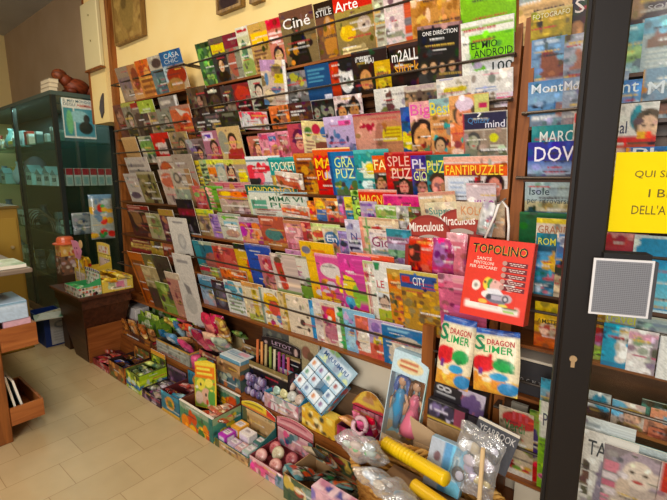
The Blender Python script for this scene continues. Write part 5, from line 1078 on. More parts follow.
fill(-3.53, -3.285, 1.265, 1.43, .035, 3, 2, .085, .085, ['b84a4a b:.3,.6,d8a098', 'a83a44 k:6,.16,d89088', 'c87068 e:.5,.5,.3,.3,e0c0b0', '8a3038 b:0,.3,c86a60', 'c06058 t:.1,.2,.9,.8,e0b8a8,3', 'a84038 k:5,.2,e0a890'], ['salmon banded', 'speckled crimson', 'coral centred', 'wine topped', 'brick lettered', 'spotted red'], 'packet in the low red box', 'packets in the low red box', -74, .02)
fill(-3.235, -3.01, 1.27, 1.43, .07, 3, 2, .085, .09, ['2a3a6a b:0,.3,4a5a9a', '3a2420 k:6,.16,7a4a30,5a5a70', '34304a e:.5,.5,.3,.3,6a78a8', '4a2a20 b:.4,.6,8a5a38', '2a2838 k:7,.14,5a6a98,7a4a40', '5a3424 t:.1,.2,.9,.8,a87a50,3'], ['navy topped', 'dark speckled', 'blue centred', 'brown banded', 'midnight dotted', 'chestnut lettered'], 'packet in the brown printed box', 'packets in the brown printed box', -66)
fill(-2.95, -2.785, 1.27, 1.43, .085, 2, 3, .08, .08, ['6a7a50 k:6,.16,a8b890,3a4a30', '8a9a68 e:.5,.5,.3,.3,d8d8c0', '4a5a3c b:.3,.6,b8c088', '90988a k:5,.18,c8c8b8,5a6a48', '5a6a48 b:0,.3,c8d088', '788a60 k:6,.14,d0d0b8'], ['moss speckled', 'sage centred', 'olive banded', 'grey green dotted', 'lime topped', 'fern spotted'], 'packet in the lime green box', 'packets in the lime green box', -68)
fill(-2.725, -2.51, 1.265, 1.42, .035, 3, 2, .08, .085, ['8a8078 k:7,.16,c8c0b8,4a4048', '5a4a5a b:.3,.6,a89aa8', 'a89a90 e:.5,.5,.3,.2,5a4a54', '4a3c48 k:6,.16,988a98', '787080 b:0,.3,b8b0b8', '3a3038 k:7,.14,8a7a88,b8a8a0'], ['stone speckled', 'plum banded', 'putty centred', 'dusk dotted', 'lilac topped', 'charcoal spotted'], 'packet in the low dark purple box', 'packets in the low dark purple box', -72)
fill(-2.46, -2.28, 1.275, 1.42, .085, 2, 2, .09, .1, ['8a3038 k:6,.16,c8706a,5a2028', '4a90b0 e:.5,.5,.3,.3,a8d0e0', 'b05048 b:.3,.6,e0b0a0', '6a2a30 k:6,.16,a85a54'], ['crimson speckled', 'light blue centred', 'coral banded', 'maroon dotted'], 'packet in the teal box', 'packets in the teal box', -64)
fh = thing('display_header', (-2.19, 1.34, .0), 'tall yellow card with cartoon fruit standing in the white rimmed box', 'display card')
pts = [(0, 0), (.20, 0), (.205, .13), (.2, .275), (.12, .29), (.02, .278), (-.005, .12)]
MB().prism([(x, 0, z) for x, z in pts], (0, .004, 0), 'e0c030').build('card', CARD, fh, True)
MB().panel((.004, -.0008, .275), (.19, 0, 0), (0, 0, -.27), 'e0b828 b:0,.08,e8d040 b:.1,.36,e07818 t:.1,.13,.95,.34,e8d848,2 b:.36,1,8aa838 e:.3,.5,.22,.13,e0d040 e:.7,.45,.2,.1,e8d850 e:.55,.75,.24,.18,d8a888 e:.2,.8,.2,.14,d8b8a0 e:.85,.75,.2,.2,5a9a40 e:.3,.5,.05,.04,443 e:.55,.72,.05,.04,443 K:.0,.4,1,1,8,.06,e8e0c0,c84a28,f0d848', .005).build('printed_face', CARD, fh, True)
fh.matrix_world = at_mat(-2.235, 1.345, .075, math.radians(3), math.radians(9), math.radians(-10))
for i in range(7):
    candy_packet(-2.06+.045*(i % 3), 1.27+.055*(i//3), .10+.012*(i % 2), [-20, 10, 25, -8, 14, -25, 5][i], .08, .1, .022, ['c8a080 b:.3,.6,c85a3a', 'd8b0a0 e:.5,.5,.3,.3,b84a40', 'c0b070 b:0,.3,a85a38', 'c87860 t:.1,.3,.9,.7,e8d0b0,2', 'd0c0a0 e:.4,.5,.3,.2,a86a40', 'b86a58 b:.4,.6,d8c8a0', 'd8c8b0 k:5,.12,c85a48'][i], ['orange banded', 'pink dotted', 'khaki topped', 'salmon striped', 'cream spotted', 'rust coloured', 'cream speckled'][i]+' sweet packet in the white rimmed fruit box', 'sweets in the white rimmed box', -75)
tray('toy_box', -1.90, -1.61, YF, 1.45, 0, .05, 'b89a70 b:0,.2,c8b088 c:0,.15,6a6a48', 'a88a60 K:0,0,1,1,8,.12,4a9a90,c8c040', 'shallow kraft box of small cubes with yellow red header', 'toy box', '2c6a66', hb=.155, group=GF, header=(.06, 'd8b828 b:0,.3,e0c838 t:.1,.3,.9,.6,6a5a20,1 c:.75,1,c83028 b:.75,1,c87030', .6), tx=[])
cubes = [(-1.885, 1.262, .064, .075, .05, 'b030b0', 'magenta cube carton nearest the floor tiles'), (-1.80, 1.26, .064, .055, .035, 'b8a0b8', 'pale lilac flat carton beside the magenta cube'), (-1.88, 1.345, .07, .08, .06, 'e0a030', 'orange and white cube carton at the back corner'), (-1.79, 1.335, .085, .06, .062, 'e0d8d4', 'white cube carton with grey print'), (-1.685, 1.345, .05, .06, .045, '3a6a64', 'dark teal cube carton'), (-1.735, 1.26, .05, .06, .032, 'c89a98', 'rose flat carton by the kraft box corner'), (-1.675, 1.26, .05, .07, .04, 'a8b8b0', 'pale aqua carton at the kraft box edge')]
for (x, y, w, d_, hh, c, l) in cubes:
    gen_box('cube_carton', x, x+w, y, y+d_, .0045, .0045+hh+.02, c+' r:.15,.15,.85,.6,dcd', c+' r:.2,.2,.8,.5,e8e0e0', l, 'small carton', 'cartons in the kraft box', .002, top=c+' r:.15,.2,.85,.7,e0d8dc t:.2,.3,.8,.6,766,2', cell=.006)
tray('toy_box', -1.595, -1.33, YF, 1.45, 0, .08, 'c89aa0 b:0,.2,d8b8b8 K:0,.1,1,1,16,.08,d86a90,8a9aa8,e0b0b8,5a7a80', 'c8a0a4 b:0,.12,e0d4d0 K:0,.2,1,1,12,.1,d890a0,8a9a98', 'pink box of round candy discs with wavy header', 'toy box', '7a2c34', hb=.15, group=GF, header=(.075, 'd08a90 b:0,.2,c06a74 t:.1,.25,.9,.5,8a3040,1 b:.7,1,b05a64 b:.55,.68,d8a8a8', .35))
def disc(x, y, z, r, col, ring, label, group, tilt=(0, 0), flat=.55):
    o = MB().ball((0, 0, 0), r, col, 16, 10, (1, 1, flat), lambda d, i, j: ring if (j in (2, 3) or (j < 2 and i % 4 == 0)) else col).build('candy_disc', PLAST)
    o.location = (x, y, z); o.rotation_euler = (tilt[0], tilt[1], 0)
    tag(o, label, 'candy disc', group); return o
for i, (x, y, z, c, k, l) in enumerate(((-1.565, 1.30, .06, 'c88a88', 'd8a8a0', 'salmon disc nearest the kraft box'), (-1.50, 1.36, .07, 'b8a888', 'c8c0a0', 'khaki disc at the middle'), (-1.445, 1.29, .065, 'b8746c', 'd09a90', 'terracotta disc at the front'), (-1.42, 1.38, .06, '8a3c44', 'a85a5c', 'wine red disc at the back'), (-1.38, 1.32, .05, '7a9088', '98b0a8', 'grey green disc by the side wall'), (-1.56, 1.395, .055, 'a84a50', 'c07070', 'crimson disc by the back corner'))):
    disc(x, y, z, .036, c, k, l+' of the pink box', 'discs in the pink box', (.9, .3))
tray('toy_box', -1.315, -.955, YF-.03, 1.45, 0, .13, '5a6a50 K:0,0,1,1,30,.06,c8b060,3a5a48,a85a48,8a9a90,d8c8a0', '6a5a4a K:0,0,1,1,20,.08,3a4a40,a89070', 'brown cardboard box of dark shiny toy bags', 'toy box', 'b08a60', hb=.16, group=GF)
DB = ['3a3a30 b:0,.2,5a8a90 K:.1,.1,.9,.9,14,.12,c85a38,4aa060,d8d8d0,2a2a28', '2c2e2a b:.8,1,4a8a98 K:.1,.1,.9,.9,14,.12,a84a30,3a7a50,88908a', '4a3428 b:0,.16,6a9aa0 K:.1,.1,.9,.9,12,.12,c86a40,3a3a34,a0b0a0', '34402f K:.1,.1,.9,.9,14,.12,4ab068,b85a3a,c8c8c0,222', '3c3630 b:0,.2,c8b8a0 K:.1,.1,.9,.9,12,.12,7a4a38,4a7a80', '2e3430 K:.1,.1,.9,.9,14,.12,c86048,60a878,d0d0c8']
for i in range(6):
    candy_packet(-1.295+.085*(i % 4)-.01*(i//4), [1.25, 1.27, 1.25, 1.27, 1.33, 1.335][i], .07+.01*i, [-18, 8, 20, -10, 5, -12][i], .12, .16, .03, DB[i],
        ['teal banded dark toy bag at the box front', 'dark toy bag with a blue foot at the box front', 'brown toy bag with pale aqua top', 'black toy bag with a bright green blob', 'dark toy bag with a cream top at the back', 'dark toy bag with coral and mint blobs at the back'][i]+', cardboard box', 'toy bags in the cardboard box', [-62, -66, -58, -64, -45, -42][i])
gen_box('pink_carton', -.99, -.79, 1.06, 1.12, 0, .33, 'c89aa4 e:.6,.12,.2,.1,4a4a8a K:0,0,1,.3,12,.1,d8a8b0,7a6aa8,b85a78', None, 'pink carton with dark violet star before the basket', 'carton', top='d0a0aa e:.5,.5,.25,.3,4a4a90 k:6,.1,b87890,e0c0c8')
# ------------------------------------------------------------------ rear row on the step
ZP = .2035
gen_box('white_carton', -3.62, -3.42, 1.56, 1.68, ZP, ZP+.20, 'c8c0bc b:.5,1,9a3038', 'c8c0bc b:.5,1,8a2c34', 'white carton with a red lower half beside the table', 'carton', GP)
tray('toy_box', -3.38, -3.09, 1.56, 1.69, ZP, .17, '6a8a3c K:0,.1,1,1,10,.1,a8b890,4a6a34,c8c8b0', '7a9a3c', 'lime green open carton behind the blue packets', 'toy box', '5a7a2c', hb=.25, group=GP)
for i in range(5):
    candy_packet(-3.36+.05*i, 1.585+.01*(i % 2), ZP+.06, [-10, 6, 12, -6, 8][i], .07, .15, .025, ['a8b860 b:0,.3,88a040', 'b8c070 e:.5,.5,.3,.3,d8d8b0', 'c8c8a8 b:.4,.7,8a9a50', '90a848 k:5,.15,c8d080', 'b0c060 b:.7,1,d8d8c0'][i], ['outermost green topped', 'pale lime', 'cream and olive', 'speckled green', 'white footed lime'][i]+' snack packet upright in the lime carton', 'snack packets in the lime carton', -8)
tray('toy_box', -3.50, -3.0, 1.475, 1.55, ZP, .05, '7a5030 K:0,0,1,1,18,.05,a87038,5a3a28', '7a5030', 'long brown tray of orange snack bags on step', 'toy box', '5a3a24', group=GP)
OB = ['b07840 K:.1,.1,.9,.9,8,.14,c89860,8a5a34,d8b890', 'a86a3c b:0,.2,c8a070 e:.5,.55,.3,.25,8a8070', 'b88048 e:.5,.5,.3,.3,d8c0a0', '98643c K:.1,.2,.9,.9,8,.14,6a7a60,c89058', 'b4703c b:.4,.6,d8b080', 'a87848 k:8,.14,c8a078,7a4a2c']
for i in range(6):
    candy_packet(-3.495+.08*i, 1.492+.012*(i % 2), ZP+.012, [-10, 8, -6, 12, -12, 5][i], .085, .13, .035, OB[i], ['light orange', 'tan topped', 'pale centred orange', 'olive flecked brown', 'cream banded orange', 'speckled brown'][i]+' snack bag in the long brown tray', 'snack bags in the brown tray', -14)
tray('toy_box', -2.93, -2.49, 1.475, 1.685, ZP, .10, '9a9a90 t:.05,.15,.95,.85,b8b8ac,3 b:0,.12,c8a048 K:0,.2,1,.9,14,.03,a8a8a0,888880', '8a8a80 b:0,.12,c8a048', 'grey fronted crate of blue and pink packets', 'toy box', '6a5a48', hb=.13, group=GP)
BP = [('3a7aa0 K:.1,.1,.9,.9,8,.14,6ab0d0,d8d8d0,2a5070', 'deep blue'), ('6aa0c0 e:.5,.4,.3,.3,d8e0e4', 'sky blue'), ('c8a070 k:7,.14,a06a40,e0d0a8', 'tan speckled'), ('d05a88 e:.5,.5,.3,.25,e8a0b8', 'hot pink'), ('7ab048 k:6,.14,a8d068,4a7a34', 'leaf green'), ('a8c0c8 b:0,.3,4a80a8', 'pale aqua'), ('c86a50 b:.4,.7,e0b8a0', 'coral banded'), ('8aa098 k:8,.14,c8b8a0,5a6a68', 'grey green')]
ordn = ['first', 'second', 'third', 'fourth', 'fifth', 'sixth', 'seventh', 'eighth', 'ninth', 'tenth']
for i in range(8):
    candy_packet(-2.915+.10*(i % 4), 1.50+.085*(i//4), ZP+.075+.05*(i//4), [-16, 10, 22, -8, 14, -20, 6, -12][i], .105, .13, .04, BP[i][0], BP[i][1]+' packet '+('at the front' if i < 4 else 'at the back')+' of the grey fronted crate', 'packets in the grey fronted crate', [-50, -40, -48, -38, -24, -28, -20, -26][i])
HP = [('c8b060 k:7,.14,e0d090,8a6a30', 'straw speckled'), ('d86a78 e:.5,.5,.3,.25,f0c0c0', 'rose centred'), ('5a98c0 b:.3,.6,d8e4e8', 'white banded blue'), ('b85038 k:6,.16,e0a070,7a2c20', 'brick speckled'), ('98b058 b:0,.3,d0d890', 'light topped green'), ('d8d0c8 r:.2,.2,.8,.6,b06070', 'white with a rose panel'), ('7a6098 e:.5,.5,.3,.3,c0b0d8', 'violet centred'), ('d89040 b:.4,.7,f0d0a0', 'cream banded orange'), ('a8c8c0 k:6,.16,5a8a88,e0e8e0', 'mint speckled'), ('c84068 b:0,.4,e090a8', 'pink topped crimson'), ('e0c8a0 e:.5,.4,.3,.3,a04838', 'cream with a brick spot'), ('688848 k:7,.14,a8b870,3a5028', 'leafy speckled')]
for i in range(12):
    candy_packet(-2.90+.062*i, 1.545+.035*(i % 3), .385+.022*(i % 3), [-30, 14, 40, -18, 25, -40, 8, 32, -12, 20, -26, 15][i], .085, .10, .03, HP[i][0], HP[i][1]+' small packet on the pile behind the grey fronted crate', 'small packets piled behind the crate', [-48, -62, -35, -55, -44, -66, -38, -58, -50, -40, -60, -46][i])
# heap of arch topped bags
tray('toy_box', -2.47, -2.19, 1.54, 1.69, ZP, .12, '8a5048 K:0,0,1,1,16,.08,c87a68,5a3a3a,c8a878', '8a5048', 'dull red box of arch topped bags on the step', 'toy box', '4a2c2c', group=GP)
AB = [('c86a78 b:0,.3,a03050 e:.5,.6,.3,.2,e0a0a8', 'pink bag'), ('d8b8a0 e:.5,.4,.3,.2,c04a68', 'cream bag with a rose spot'), ('a8b0a0 k:8,.14,c8a0a0,7a8a80', 'sage speckled bag'), ('d88a80 b:0,.4,c03a58', 'coral bag with crimson top'), ('c83868 b:.5,1,a82850', 'magenta bag'), ('b88a48 k:7,.14,d8c070,8a5a30', 'gold speckled bag')]
for i in range(6):
    candy_packet(-2.47+.085*(i % 3), 1.535+.055*(i//3), ZP+.13+.09*(i//3), [-14, 8, 16, -8, 10, -12][i], .125, .17, .05, AB[i][0], AB[i][1]+' in the dull red box on the step', 'arch topped bags in the dull red box', [-34, -28, -36, -16, -12, -18][i])
tray('toy_box', -3.07, -2.62, 1.692, 1.745, ZP, .25, '5a4a34 K:0,0,1,1,14,.05,8a7a50,3a3a2c', '5a4a34', 'tall narrow brown box of green and gold bags below narrow rack', 'toy box', '3a2c20', group=GP)
for i in range(6):
    candy_packet(-3.06+.072*i, 1.70+.006*(i % 2), ZP+.19, [-6, 5, -8, 6, -4, 7][i], .085, .14, .02, ['8a9a40 k:7,.14,b8b858,5a6a30', 'c8a040 e:.5,.5,.3,.25,e0d080', '98884a b:.3,.6,d0c080', 'b0783c k:6,.14,d8a868', 'a0a850 b:0,.3,d8d890', 'c89a50 k:7,.14,8a5a30'][i], ['mossy speckled', 'gold centred', 'khaki banded', 'copper dotted', 'lime topped', 'amber dotted'][i]+' bag in the tall narrow brown box', 'bags in the tall narrow brown box', -6)
for i, (x, z, c, s, l) in enumerate(((-2.42, .42, 'c8b0a8', 'c08a94 b:0,.25,d8c8c0 k:8,.1,a86070,d8b0a8', 'arched mauve header card with pale edge over the bag heap'), (-2.24, .40, 'd0c8b8', 'b09a6a b:0,.25,c8c0a8 k:8,.1,8a7a50,d0c090', 'arched olive header card with pale edge over the bag heap'))):
    t = thing('header_card', (x, 1.70, ZP), l, 'header card')
    pts = [(x-.08, ZP+.0006)]+[(x-.08+.16*k/10, .34+z-.40+.12*math.sin(math.pi*k/10)**.6) for k in range(11)]+[(x+.08, ZP+.0006)]
    MB().prism([(p[0], 1.695, p[1]) for p in pts], (0, .003, 0), s.split()[0]).build('card', CARD, t)
    rim = [(p[0], 1.6945, p[1]) for p in pts[1:-1]]
    MB().tube(rim, .004, 'dcd4c4', 6).build('pale_edge', CARD, t)
for i, (x, c, l) in enumerate(((-2.46, 'd05080', 'hot pink round pot in front of the tan printed box'), (-2.385, '7aa848', 'leaf green round pot in front of the tan printed box'), (-2.31, '4a80a8', 'blue round pot in front of the tan printed box'))):
    o = MB().lathe([(0, .0006), (.03, .0006), (.034, .07), (.03, .085), (0, .086)], (x, 1.505, ZP), c, 14).build('toy_pot', PLAST, None, smooth=True); tag(o, l, 'toy pot', 'round pots on the step')
tray('toy_box', -2.175, -1.945, 1.475, 1.68, ZP, .17, 'a08460 b:0,.3,c0a078 e:.5,.22,.4,.12,8a6a48 b:.5,1,5a7078 K:0,.5,1,1,12,.09,a8b0a0,b87a50,3a5a68', '5a6a64 b:0,.2,a88a64 K:0,.3,1,1,12,.1,3a5058,a86a48,7a8a80', 'tan printed box with a grey blue lower half', 'toy box', 'b08a5c', hb=.2, group=GP)
gen_box('comic_carton', -2.165, -1.96, 1.49, 1.60, ZP+.0035, ZP+.19, 'c8d0d0 b:0,.4,6a9ab0', None, 'white and blue flat packet lying in the tan printed box', 'packet', top='c8d0d4 t:.1,.2,.9,.7,6a90b0,3 r:.5,.1,.9,.4,d8a0b0')
# black box of coloured sticks
bs = tray('toy_box', -1.93, -1.60, 1.535, 1.645, ZP, .20, '2a2024 b:0,.14,8a7a50 b:.14,.2,c8b8a0 K:.0,.3,1,1,16,.07,3a2c30,8a3a50,6a5a54,1c1618 e:.7,.6,.12,.12,a83a58 e:.7,.6,.06,.06,d890a0', '2a2024 K:0,.2,1,1,10,.1,3a2c30,6a3a44', 'black box of coloured sticks with lettered header', 'toy box', '1c1618', hb=.26, group=GP, header=(.07, '221a1e b:0,.1,3a3034 K:.0,.5,1,1,5,.05,c8a8a0,4a3a40 t:.3,.75,.8,.9,8a7a80,1', .25), tx=[('LETOT', .28, .3, .78, .62, 'c8a8c0')])
SC = [('c86a3a', 'burnt orange'), ('d89050', 'light orange'), ('b8a070', 'khaki'), ('8a9a48', 'olive green'), ('c8c0a0', 'cream'), ('a83a70', 'magenta'), ('7a3a80', 'purple'), ('c85a5a', 'coral')]
for i, (c, l) in enumerate(SC):
    x = -1.895+.038*i
    s = MB().cyl((x, 1.56+.006*(i % 2), ZP+.03), (x-.05, 1.62, ZP+.30-.006*i), .0085, c, 8).build('candy_stick', PLAST, None, smooth=False)
    tag(s, l+' stick standing in the black lettered box', 'stick', 'sticks in the black box')
# bag of glitter balls in front of the black box
bg = thing('ball_bag', (-1.83, 1.50, ZP), 'clear bag of violet glitter balls before the black box', 'ball bag')
m = MB(); rr = random.Random(5)
for i in range(12): m.ball((-1.90+.048*(i % 4)+rr.uniform(-.008, .008), 1.497+.014*(i//4 % 2), ZP+.03+.045*(i//4)), .024, '7a6a98', 10, 7, (1, 1, 1), lambda d, a, b, q=i: ['8a80a8', '5a5080', 'b8a8c0', '6a4a70', '3a3a58'][(a*3+b*5+q) % 5])
m.build('glitter_balls', PLAST, bg)['kind'] = 'stuff'
o = pouch('p', .21, .19, .075, 'ccd').build('clear_sleeve', POLY, bg); o.location = (-1.935+1.83, .004, .001)
# pale blue box with round candies
tray('toy_box', -1.73, -1.46, 1.475, 1.60, ZP, .09, 'c8a8a8 K:0,0,1,1,16,.09,d8d0d0,b87a88,a8b0a8,e0c8c8', 'b8a8a8 K:0,0,1,1,10,.1,d8d0d0,a87a84', 'blue backed white box of round sweets on step', 'toy box', '3a90b8', hb=.19, group=GP)
for i in range(10):
    x = -1.70+.058*(i % 4)+.015*(i//4); y = 1.505+.033*(i//4); z = ZP+.05+.036*(i//4)
    disc(x, y, z, .031, ['9aa890', 'b8a890', 'c8c8a0', 'a89a8a', '88a090', 'b8b080', 'a8a8a0', 'c0a898', '90a898', 'b09a88'][i], ['c8d0b8', 'd8c8b0', 'e0e0b8', 'c8bca8', 'b0c8b8', 'd8d098', 'c8c8c0', 'd8c0b0', 'b8ccc0', 'd0b8a8'][i], ordn[i]+' round sweet from the outer end, blue backed box' if i < 4 else ['heaped sage', 'heaped mustard', 'heaped grey', 'heaped blush', 'topmost mint', 'topmost tan'][i-4]+' round sweet in the blue backed box', 'round sweets in the blue backed box', (1.0, .2*i % .7), .7)
# books leaning behind the boxes
def lean_book(name, xl, yt, xr, Y, zb, spec, label, tx=(), roll=0, lean=-.03):
    P = ony(xl, yt, Y); Q = ony(xr, yt, Y); H = P.z-zb
    b = booklet(name, Q.x-P.x, H, .012, spec, list(tx), at_mat(P.x, Y, zb+.0008, 0, 0, 0), .006); tag(b, label, 'book', 'books leaning behind the toy boxes'); return b
lean_book('picture_book', 288.5, 319, 318, 1.655, ZP, 'b8a884 b:0,.03,d8d0b0 t:.15,.1,.85,.2,4a7050,2 e:.6,.36,.15,.08,8a5a48 e:.75,.4,.12,.06,6a5038 b:.45,1,a89870', 'cream green picture book leaning behind the boxes')
lean_book('picture_book', 262, 309, 289, 1.672, ZP, '5a5a54 K:0,.1,1,.5,10,.12,7a7a6a,3a3c3a,8a6a50', 'dark grey picture book behind the lettered black box')
# tilted white and pale blue box of mini packs
tk = tray('toy_box', -.12, .12, -.095, .095, 0, .07, '9ac0d4 t:.1,.2,.9,.8,d8e4ec,2 K:0,0,1,1,10,.06,c86a70,e0e8ec,6a9ab8', '8ab4cc K:0,0,1,1,8,.08,c87a80,e0e8f0', 'pale blue tilted box of white mini packs', 'toy box', '5a90b0', group=GP)
MB().panel((-.12, .185, .0725), (.24, 0, 0), (0, -.085, -.004), '9ab8c8 K:0,0,1,.3,8,.06,8ab070,b8a080,c8d4d8 r:.08,.32,.92,.66,c8d8e4 K:0,.7,1,1,8,.06,c8d8a0,8a9ab0', .006).box(-.12, .12, .0965, .185, .0665, .0675, '88a8bc').build('header_card', CARD, tk, True)
ho = put_text('MUUUMUU', tk, -.09, 0, .09, .022, '4a6a98', .128, 'lettering', .02); ho.location = (-.09, .128, .0745); ho.rotation_euler = (math.radians(-90), 0, 0)
TK = at_mat(-1.50, 1.475, .43, math.radians(12), math.radians(30), math.radians(31)) @ Matrix.Translation((.12, .08, .09)) @ Matrix.Rotation(math.pi/2, 4, 'X')
tk.matrix_world = TK
for i in range(12):
    if i in (6,): continue
    cx, cy = -.086+.0575*(i % 4), -.058+.058*(i//4)
    t = bpy.data.objects.new('mini_pack', None); C.objects.link(t); t.matrix_world = TK @ Matrix.Translation((cx, cy, .0055))
    c = ['d8e4ec', 'c8dcec', 'e0e8ec', 'd0e4f0'][i % 4]
    MB().bbox(-.027, .027, -.027, .027, .0006, .08, .003, c).build('carton', CARD, t, True)
    m = MB().panel((-.025, .025, .0806), (.05, 0, 0), (0, -.05, 0), c+' e:.4,.45,.2,.24,%s r:.1,.8,.9,.95,%s' % (['a86a60', '6a7a9a', 'c88a60', '8a6a90', '6a9a80', '9a5a58'][i % 6], ['7ab0d0', '5a98c0', '98c0d8'][i % 3]), .007); m.build('printed_top', CARD, t, True)
    tag(t, 'white mini pack with ' + ['brown figure', 'navy figure', 'orange figure', 'violet figure', 'green figure', 'rust figure'][i % 6] + ' in the '+['row nearest the floor', 'middle row', 'row under the header'][i//4]+' of the tilted box', 'mini pack', 'mini packs in the tilted box')
sp = gen_box('brown_carton', -1.36, -1.10, 1.61, 1.69, ZP, ZP+.20, '6a5038', None, 'plain brown carton propping up the tilted blue box', 'carton')
# yellow dotted box, pink wafer box
gen_box('yellow_box', -1.435, -1.21, 1.472, 1.535, ZP, ZP+.11, 'd8a828 K:0,0,1,1,22,.06,e8d060,5a4a28,f0e0a0,c87a28 e:.62,.25,.07,.14,443', 'd8a020 K:0,0,1,1,10,.1,e8d060,c87828', 'yellow cartoon box at the edge of the step', 'toy box', GP, top='d8a828 k:8,.1,e8c850')
tray('toy_box', -1.195, -.985, 1.472, 1.60, ZP, .10, 'b04a6a b:.8,1,c8b0b0 K:0,0,1,.8,14,.08,d06a88,8a3050,e0a0b0', 'b04a68 K:0,0,1,1,10,.1,d06a88,8a3050', 'pink box of wafer packs with yellow flower header', 'toy box', '6a2c40', hb=.15, group=GP, header=(.10, 'c89a30 b:.7,1,c83a48 e:.5,.45,.4,.4,d8b848 e:.5,.45,.2,.2,b8885a K:0,0,1,.6,9,.08,d8b040,a8702c', .9))
for i, (c, l) in enumerate((('c8986a b:.3,.7,b07848', 'tan wafer pack lying across the pink box'), ('d03a80 b:0,.3,e070a0', 'hot pink wafer pack in the pink box'), ('c83048 e:.5,.5,.3,.2,e0a0a0', 'red wafer pack in the pink box'), ('e08aa8 k:5,.15,f0c0d0', 'pale pink wafer pack in the pink box'))):
    candy_packet([-1.185, -1.09, -1.05, -1.14][i], [1.478, 1.485, 1.53, 1.53][i], ZP+[.105, .07, .07, .07][i], [-8, 12, -10, 5][i], [.12, .07, .05, .05][i], [.1, .12, .12, .12][i], .03, c, l, 'wafer packs in the pink box', [-70, -30, -20, -25][i])
o = MB()
pts = [(.036*math.cos(t), 0, .036*math.sin(t)) for t in [2*math.pi*k/18 for k in range(19)]]
o.tube(pts, .011, 'd8b0bc', 8); o = o.build('toy_ring', PLAST, None, smooth=True); o.location = (-1.05, 1.458, .36); o.rotation_euler = (-.5, 0, 0); tag(o, 'pale pink ring toy lying over the pink box edge', 'toy ring')
# boxed dolls
P0 = ony(381.5, 446, 1.49)
db = thing('doll_box', (P0.x, 1.49, P0.z), 'tall windowed doll box with mermaid, pink dress doll and ball', 'doll box')
W, H = .17, .455
MB().box(0, W, .0465, .048, .0006, H, 'b8d0d8').panel((0, .046, H), (W, 0, 0), (0, 0, -H+.001), '9ac0d0 b:0,.16,b8d0d8 b:.5,1,a8c8d0 K:0,.2,1,.6,10,.12,c8dce0,7ab0c8,e0d0c0 b:.75,1,c8a880', .006).build('back_card', CARD, db, True)
m = MB(); m.box(0, .004, 0, .0575, .0006, H, 'c8dce4'); m.box(W-.004, W, 0, .0575, .0006, H, 'b8d8d8'); m.panel((W+.0006, 0, H), (0, .0575, 0), (0, 0, -H+.001), 'b8d8d4 K:0,0,1,1,14,.3,e0e8e4,6ab0a0,8ac0d0,a8d0a0 b:.6,.85,d8e8e4 b:.85,1,c8a060', .006); m.build('side_card', CARD, db, True)
m = MB(); m.box(.0045, W-.0045, 0, .0575, .0006, .012, 'd8b888'); m.panel((.0045, -.0005, .06), (W-.009, 0, 0), (0, 0, -.059), 'd8c0a0 b:.3,1,d8b070 K:0,0,1,1,6,.08,e8d0b0,b87a58', .006); m.box(.0045, W-.0045, 0, .003, .0122, .06, 'd8c0a0'); m.build('foot_card', CARD, db, True)
m = MB(); m.box(.0045, W-.0045, 0, .0575, H-.01, H, 'a8c8d8'); m.box(.0045, W-.0045, 0, .003, H-.1, H-.0102, 'b8d4e0'); m.panel((.0045, -.0006, H-.001), (W-.009, 0, 0), (0, 0, -.098), 'c0dae4 e:.5,.55,.38,.3,e0d0a0 t:.2,.35,.8,.8,c06a48,2 K:.6,0,1,.4,4,.08,6ab8c0,a8d0d8', .005); m.build('top_card', CARD, db, True)
# mermaid figure
m = MB(); m.smooth = True
def figure(m, x, z, s, dress, hair, tail=False):
    y = .022
    m.lathe([(.0, 0), (.05*s, .0), (.046*s, .03*s), (.03*s, .09*s), (.02*s, .125*s), (.026*s, .16*s), (.012*s, .185*s), (.0, .187*s)] if not tail else [(0, 0), (.014*s, .0), (.02*s, .05*s), (.032*s, .11*s), (.024*s, .14*s), (.027*s, .175*s), (.012*s, .2*s), (0, .201*s)], (x, y, z), dress, 14)
    t = .187*s if not tail else .2*s
    m.tube([(x, y, z+t-.005), (x, y, z+t+.02*s)], .008*s, 'd8a888', 8)
    m.ball((x, y, z+t+.04*s), .024*s, 'd8a888', 12, 9, (.9, .9, 1.1))
    m.ball((x, y+.006, z+t+.046*s), .027*s, hair, 12, 9, (1, .9, 1.05))
    m.tube([(x-.024*s, y+.006, z+t+.05*s), (x-.034*s, y+.006, z+t), (x-.03*s, y+.008, z+t-.06*s)], [.012*s, .014*s, .008*s], hair, 8)
    m.tube([(x+.024*s, y+.006, z+t+.05*s), (x+.034*s, y+.006, z+t), (x+.03*s, y+.008, z+t-.06*s)], [.012*s, .014*s, .008*s], hair, 8)
    for q in (-1, 1): m.tube([(x+q*.024*s, y-.002, z+t-.02*s), (x+q*.045*s, y-.006, z+t-.06*s), (x+q*.04*s, y-.012, z+t-.11*s)], [.008*s, .007*s, .005*s], 'd8a888', 8)
    return m
figure(m, .125, .105, .95, 'd8708a', '6a4030'); m.build('dressed_doll', PLAST, db, True)
m = MB(); figure(m, .055, .10, .92, '3a90c0', '4a6ab0', True)
m.smooth = True; m.build('mermaid_doll', PLAST, db, True)
m = MB(); m.prism([(.015, .02, .066), (.055, .02, .12), (.095, .02, .066), (.055, .02, .085)], (0, .008, 0), '5aa8c0'); m.build('tail_fin', PLAST, db, True)
MB().ball((.125, .024, .088), .018, 'e0a028', 14, 10).build('ball', PLAST, db, True)
MB().ball((.085, .022, .08), .014, '8a9a90', 12, 8, (1, .9, 1.2), lambda d, i, j: ['b87a58', '6a8a98', 'd8b090'][(i//3+j) % 3]).build('trinket_pet', PLAST, db, True)
MB().box(.0045, W-.0045, .0008, .0014, .062, H-.102, 'fff').build('clear_window', clear_mat('box_window', (.96, .97, .98), .08, .08), db, True)
db.matrix_world = at_mat(-.955, 1.475, .30, math.radians(3), math.radians(7), math.radians(5))
